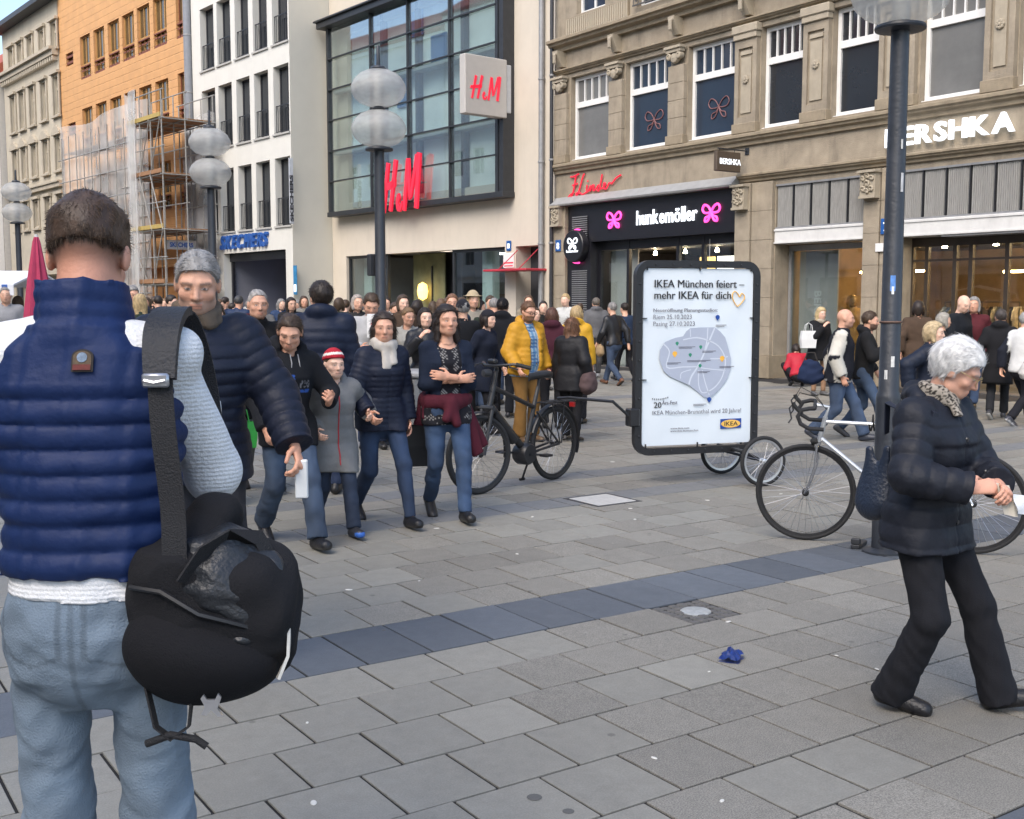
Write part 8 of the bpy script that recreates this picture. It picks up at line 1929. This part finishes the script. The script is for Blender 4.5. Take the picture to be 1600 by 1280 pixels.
def handbag_at(b, lab, col, off, sz, mtl='leather', strap=True):
    bag = empty('handbag', b.root.location, b.root.rotation_euler[2]); tag(bag, lab, 'handbag'); k = b.k; c = b.pel + A3(*off) * k; P = [ell(c, np.array(sz)), ell(c - A3(0, 0, sz[2] * .4), A3(sz[0] * 1.05, sz[1] * 1.05, sz[2] * .55))]; F = Field(P, max(.008, b.h * .9), .03); F.disp(folds(.006, 1, 5)); V, Q = surface(F); sdf_obj('bag_body', [(V, Q, col)], CLOTH[mtl], bag)
    MB().tube([tuple(c + A3(0, -sz[1] * .6, sz[2] * .7)), tuple(c + A3(0, -sz[1] * .3, sz[2] * 1.5)), tuple(c + A3(0, sz[1] * .3, sz[2] * 1.5)), tuple(c + A3(0, sz[1] * .6, sz[2] * .7))], .008, 6).build('handle', mat('bag_handle', (.03, .025, .022), .6, .1), bag, True)
handbag_at(LW, 'grey brown shopper bag with burgundy side hanging from the long haired woman', (.09, .06, .06), (.27, .02, -.06), (.10, .12, .15), 'cloth')
person('person in yellow hooded rain jacket behind the long haired woman', at_depth(900, 15.2), 165, crown=(896, 477), fem=True, pose=stand(), hair=hair(BL, 'bob'), top=coat((.55, .30, .02), -.16, mat='puffer', collar='hood', th=.03), legs=pants())
person('woman with burgundy hooded jacket between the two yellow jackets', at_depth(862, 14.6), 175, crown=(857, 480), fem=True, pose=stand(), hair=hair((.09, .04, .025), 'bob'), top=coat((.06, .015, .025), -.12, collar='hood'), legs=pants())
person('man in grey hooded puffer walking away beside the black shop front', gp(931, 591), 184, crown=(928, 465), pose=walk(.2, 'R', .3), hair=hair((.14, .12, .1)), bulk=1.1, top=puff((.10, .10, .105), -.06, .06, collar='hood'), legs=pants((.10, .10, .105)), shoes=dict(col=(.5, .5, .5), sole=(.6, .6, .6)))
JM = person('man in black leather jacket and blue jeans striding with a paper bag', gp(959, 602), 215, crown=(966, 472), pose=walk(.36, 'R', .4), hair=hair(GY), top=coat(BLK, -.06, mat='leather'), legs=jeans((.036, .057, .10)), shoes=dict(col=(.14, .06, .03)))
handbag_at(JM, 'beige paper bag carried by the man in the black leather jacket', (.32, .22, .12), (-.24, .16, -.14), (.07, .1, .13), 'cloth')
person('person in navy jacket walking close behind the man in the leather jacket', at_depth(978, 23.4), 210, crown=(975, 473), pose=walk(.3, 'L', .3), hair=hair(DB), top=coat((.02, .035, .07), -.1), legs=pants())
person('man in black hooded jacket and black trousers standing with his back turned', gp(785, 652), 172, crown=(796, 466), bulk=1.08, pose=stand(footR=(.12, -.12, 0, 20)), hair=hair(DB), hat=dict(col=BLK, low=.02, grow=.014), top=coat((.009, .010, .013), -.12, collar='hood', th=.03), legs=pants((.010, .011, .015)), shoes=dict(col=BLK, sole=(.55, .55, .55)))
def varsity(V, b):
    C = np.tile(A3(.011, .012, .018), (len(V), 1)); d = is_arm(b, V); q = tc(b, V); C[(np.abs(q[:, 0]) > .17) & (d < .085)] = (.58, .55, .48)
    for sd in 'LR': C[np.linalg.norm(V - b.wr[sd], axis=1) < .06 * b.k] = (.012, .012, .016)
    C[(np.abs(q[:, 2] + .085) < .008)] = (.5, .48, .45); C[(q[:, 0] < -.05) & (q[:, 0] > -.11) & (q[:, 1] > 0) & (q[:, 2] > .32) & (q[:, 2] < .37)] = (.4, .45, .5); return C
VM = person('shaven headed man in varsity jacket with cream sleeves and blue jeans walking', gp(1306, 689), 72, crown=(1318, 483), bulk=1.2, skin=SKIN2, headkw=dict(stubble=(.2, .12, .09)), pose=walk(.36, 'L', .3, lean=4, handR=(.06, .06, -.50), belly=.03), top=coat(varsity, -.10, th=.026, arm=(.066, .06, .046)), legs=jeans((.036, .057, .10), hem=.08, fit=1.14), shoes=dict(col=(.03, .035, .05), sole=(.05, .05, .06)))
handbag_at(VM, 'dark blue bag swinging behind the man in the varsity jacket', (.014, .024, .06), (.08, -.34, .03), (.07, .14, .15), 'cloth')
person('man in black jacket and blue jeans walking behind the lamp post, hand raised', gp(1345, 684), 70, crown=(1366, 486), bulk=1.05, skin=SKIN2, pose=walk(.34, 'R', .3, handR=(-.02, .28, -.1), elbowR=(.6, -.4, -.9)), hair=hair(BR), headkw=dict(beard=(.06, .035, .025)), top=coat((.012, .012, .013), -.08, collar='hood'), legs=jeans((.034, .055, .095)), shoes=dict(col=(.05, .05, .055)))
person('person in bright red jacket crouching at the shop window', gp(1246, 604), 175, crown=(1246, 540), fem=True, pose=dict(footL=(-.12, .05, 20, -8), footR=(.12, .05, 20, 8), pelvis=(0, -.1), hipz=.27, lean=34, hpitch=10, hand_rel=True, handL=(.05, .3, -.2), handR=(-.05, .3, -.2), kneeL=(-.5, 1, .4), kneeR=(.5, 1, .4)), hair=hair(DB, 'bob'), top=coat((.42, .018, .035), -.06, mat='puffer', th=.03), legs=pants(), shoes=dict(col=BLK))
BW2 = person('blonde woman in short black coat and tan tights eating beside the shop window', gp(1278, 618), 20, crown=(1278, 480), fem=True, skin=SKIN3, pose=stand(handR=(-.09, .24, -.02), elbowR=(.6, -.2, -1), hpitch=8), hair=hair((.5, .38, .2), 'long', len=.2, spread=.085, n=500, thick=.018), scarf=dict(col=(.42, .36, .28), r=1, t=.03), top=coat((.012, .012, .014), -.22, flare=.25, th=.03), legs=dict(mat='cloth', col=(.30, .18, .11), fit=.92, hem=.05, folds=.001), shoes=dict(col=(.1, .1, .1)))
shopping_bag('white_carrier_bag', 'white carrier bag hanging from the arm of the blonde woman by the window', at_depth(1262, 19.6), R(-30), .26, .1, .3, mat('plastic_white', (.72, .72, .7), .5, .08), .85)
def mannequin(px_, d, lab, col, face_):
    b = person(lab, at_depth(px_, d), face_, H=1.78, fem=True, pose=stand(), skin=(.35, .24, .13), hair=hair((.4, .24, .08), 'long', len=.16), top=coat(col, -.2), legs=pants(col)); b.root.name = 'shop_mannequin'; b.root['category'] = 'mannequin'
mannequin(1328, 24.3, 'mannequin with long golden hair in ochre clothes standing inside the shop window', (.36, .22, .07), 10)
person('blonde woman in navy padded jacket passing behind the elderly woman', at_depth(1448, 11.0), 60, crown=(1446, 502), fem=True, skin=SKIN3, pose=walk(.2, 'L', .2, handR=(.1, -.16, -.42)), hair=hair((.5, .38, .22), 'bob', thick=.02), top=puff((.010, .015, .03), -.12, .08), legs=pants())
person('grey haired person in dark coat beside the tall bald man', at_depth(1470, 15.4), 70, crown=(1470, 488), pose=stand(hyaw=-20), fem=True, hair=hair((.3, .28, .24), 'bob', thick=.018), top=coat((.02, .02, .022), -.2), legs=pants())
person('tall bald man in black jacket looking down at the shop entrance', at_depth(1497, 16.2), 40, crown=(1497, 463), skin=SKIN3, bulk=1.1, pose=stand(hpitch=22, hyaw=20), top=coat((.010, .012, .016), -.16), legs=pants())
person('man in long black coat and white soled shoes walking away to the shop entrance', gp(1556, 655), 148, crown=(1548, 483), bulk=1.08, pose=walk(.28, 'R', .2, hyaw=-20), hair=hair((.06, .05, .045)), top=coat((.012, .012, .014), -.34, collar='hood', flare=.1), legs=pants((.02, .021, .024)), shoes=dict(col=(.04, .04, .045), sole=(.6, .6, .58)))
WV = person('grey haired person in dark jacket with white vest striding past the shop entrance', at_depth(1596, 15.0), 120, crown=(1592, 487), pose=walk(.36, 'L', .3), hair=hair((.33, .32, .3)), top=coat(lambda V, b: np.where((is_arm(b, V) > .07)[:, None], A3(.62, .62, .6), A3(.012, .014, .022)), -.08), legs=pants((.012, .012, .016)), shoes=dict(col=(.04, .04, .05), sole=(.6, .6, .6)))
handbag_at(WV, 'pale cloth bag hanging at the hip of the person in the white vest', (.5, .48, .45), (.2, -.12, -.02), (.08, .14, .13), 'cloth')
pl_ = person('person in patterned trousers half hidden behind the man with the shoulder bag', gp(338, 788), 30, crown=(352, 470), fem=True, pose=walk(.2, 'L', .2), hair=hair(BR, 'bob'), top=coat((.10, .085, .06), -.2), legs=dict(mat='cloth', col=lambda V, b: np.where((np.sin(V[:, 0] * 90 + 3 * np.sin(V[:, 2] * 60)) * np.sin(V[:, 2] * 100) > .35)[:, None], A3(.28, .14, .06), A3(.015, .012, .012)), fit=1.1, hem=.08), shoes=dict(col=(.04, .03, .03)))
# ---- the crowd further back
crowd = [  # px, depth, crown y, face, fem, hair, kind, top, coloured trousers, label
 (208, 17.0, 446, 40, 0, GY, 'short', puff((.03, .04, .06)), pants(), 'grey haired man with glasses in dark jacket in the far crowd before the scaffold'),
 (232, 24.0, 464, 10, 1, BR, 'bob', coat((.3, .04, .05)), pants(), 'woman in red coat in the far crowd before the scaffold'),
 (250, 22.0, 462, 200, 0, DB, 'short', puff((.01, .012, .02)), pants(), 'person in black puffer in the far crowd before the scaffold'),
 (262, 26.0, 466, 0, 1, (.2, .12, .06), 'long', coat((.09, .085, .08)), jeans(), 'woman in taupe coat in the far crowd beside the shoe shop'),
 (352, 26.0, 464, 150, 0, DB, 'short', coat((.012, .02, .045)), jeans(), 'man in dark blue jacket in front of the shoe shop door'),
 (374, 22.0, 462, 170, 0, (.05, .05, .05), 'short', puff((.015, .03, .075)), jeans(), 'man in blue puffer walking to the shoe shop door'),
 (400, 24.0, 457, 10, 1, BL, 'long', coat((.4, .38, .35)), pants(), 'blonde woman in cream coat leaving the shoe shop'),
 (456, 20.0, 464, 20, 1, DB, 'long', coat((.02, .02, .022)), pants(), 'dark haired woman in black coat before the corner of the white building'),
 (476, 24.0, 462, 20, 1, BR, 'bob', coat((.2, .19, .17)), jeans(), 'woman in grey beige coat before the white side wall'),
 (540, 22.0, 468, 180, 0, BR, 'short', puff((.02, .022, .03)), pants(), 'man in dark puffer before the cream shop window'),
 (557, 18.0, 460, 30, 1, (.35, .3, .26), 'bob', coat((.03, .03, .03)), jeans(), 'grey blonde woman in dark coat before the cream shop window'),
 (618, 17.0, 472, 10, 0, BR, 'short', coat((.06, .05, .045)), jeans(), 'man in brown jacket behind the pale scarf woman'),
 (637, 14.0, 480, 15, 1, (.2, .12, .06), 'short', coat((.36, .34, .3)), jeans(), 'woman in cream cardigan behind the pale scarf woman'),
 (664, 12.6, 480, 20, 1, DB, 'bob', coat((.010, .010, .012), mat='leather'), pants(), 'woman in black jacket holding up a phone behind the crossed arms woman'),
 (690, 20.0, 466, 190, 1, (.12, .07, .04), 'long', coat((.03, .03, .035)), jeans(), 'long haired woman with her back turned near the shop entrance'),
 (707, 16.5, 459, 5, 0, (.18, .09, .05), 'short', coat((.02, .03, .05)), jeans(), 'tall reddish haired man in the crowd near the shop entrance'),
 (724, 14.2, 468, 200, 0, GY, 'short', coat((.012, .013, .016)), pants(), 'person in dark jacket and dark cap seen from behind in the crowd'),
 (737, 17.0, 454, 20, 1, BL, 'bob', coat((.3, .27, .22)), jeans(), 'woman in beige brimmed hat and beige coat in the crowd'),
 (756, 14.0, 484, 60, 1, DB, 'bob', coat((.012, .016, .03), -.3), pants(), 'short woman in long navy coat and dark beanie in the crowd'),
 (772, 18.0, 466, 170, 0, GY, 'short', coat((.03, .05, .07)), jeans(), 'man in blue grey jacket with back turned near the red canopy'),
 (836, 18.0, 480, 10, 1, BR, 'long', coat((.05, .03, .03)), jeans(), 'young woman with long brown hair behind the mustard jacket'),
 (848, 21.0, 470, 20, 0, DB, 'short', coat((.012, .012, .012)), pants(), 'dark haired man in black before the downpipe'),
 (906, 25.0, 474, 190, 0, BR, 'short', coat((.02, .02, .03)), jeans(), 'man in dark jacket approaching the black shop front'),
 (14, 19.0, 448, 20, 0, GY, 'short', coat((.3, .3, .31)), pants(), 'person in black and white top beside the market stall'),
 (30, 20.5, 462, 160, 1, BR, 'bob', coat((.25, .02, .03)), pants(), 'person in dark red jacket at the market stall'),
]
TOPS = [('black puffer', puff((.010, .011, .014))), ('navy coat', coat((.012, .018, .035))), ('grey coat', coat((.12, .12, .12))), ('brown jacket', coat((.07, .045, .03))), ('beige coat', coat((.26, .22, .16))), ('dark green parka', coat((.025, .035, .025), -.2)), ('blue puffer', puff((.02, .045, .11))), ('burgundy coat', coat((.08, .015, .02))), ('white jacket', coat((.5, .5, .48)))]
rgc = random.Random(29)
PLACES = [(196, 'before the scaffold netting'), (221, 'before the scaffold'), (243, 'beside the scaffold poles'), (268, 'by the scaffold corner'), (338, 'near the shoe shop lamp'), (364, 'at the shoe shop'), (388, 'by the shoe shop door'), (412, 'outside the shoe shop'), (440, 'before the white wall'), (468, 'at the white corner'), (528, 'by the glass shop front'), (549, 'at the shop glass'), (571, 'behind the grey jacket man'), (606, 'near the olive display'), (628, 'in front of the olive display'), (652, 'before the dark entrance'), (676, 'at the dark entrance'), (698, 'beside the entrance'), (716, 'by the right shop pane'), (745, 'before the right shop pane'), (764, 'below the red canopy'), (826, 'by the side door'), (886, 'beside the narrow pier'), (1432, 'at the glazed shop entrance'), (1520, 'inside the crowd at the glazed entrance')]
for i, (px_, wh) in enumerate(PLACES):
    nm, tp = TOPS[(i * 4 + 1) % 9]; fe = rgc.random() < .5; hc = rgc.choice((BR, DB, GY, BL, (.1, .06, .035))); d = rgc.uniform(15, 27) if px_ < 1000 else 17.5
    crowd.append((px_, d, rgc.uniform(458, 474), rgc.choice((0, 25, -30, 90, 160, 180, 200)), fe, hc, rgc.choice(('bob', 'long')) if fe else 'short', tp, jeans() if rgc.random() < .5 else pants(), ('woman' if fe else 'man') + ' in ' + nm + ' ' + wh))
for (px_, d, cy_, fa, fe, hc, hk_, tp, lg, lb) in crowd:
    ht = None; po = stand(hyaw=random.uniform(-25, 25), hpitch=random.uniform(-2, 12)) if random.random() < .5 else walk(random.uniform(.15, .3), random.choice('LR'), .3)
    if 'hat' in lb: ht = dict(col=(.42, .34, .22), low=.04, grow=.012, brim=True)
    if 'beanie' in lb or 'cap' in lb: ht = dict(col=(.02, .02, .026), low=.03, grow=.014)
    if 'phone' in lb: po = stand(handR=(-.03, .28, .0), elbowR=(.7, -.2, -1), handL=(.02, .28, -.03), elbowL=(-.7, -.2, -1))
    person(lb, at_depth(px_, d), fa, crown=(px_, cy_), fem=bool(fe), bulk=random.uniform(.98, 1.12), skin=random.choice((SKIN, SKIN2, SKIN3)), pose=po, hair=hair(hc, hk_, n=0 if d > 16 else 300), hat=ht, top=tp, legs=lg, group='people in the far crowd')
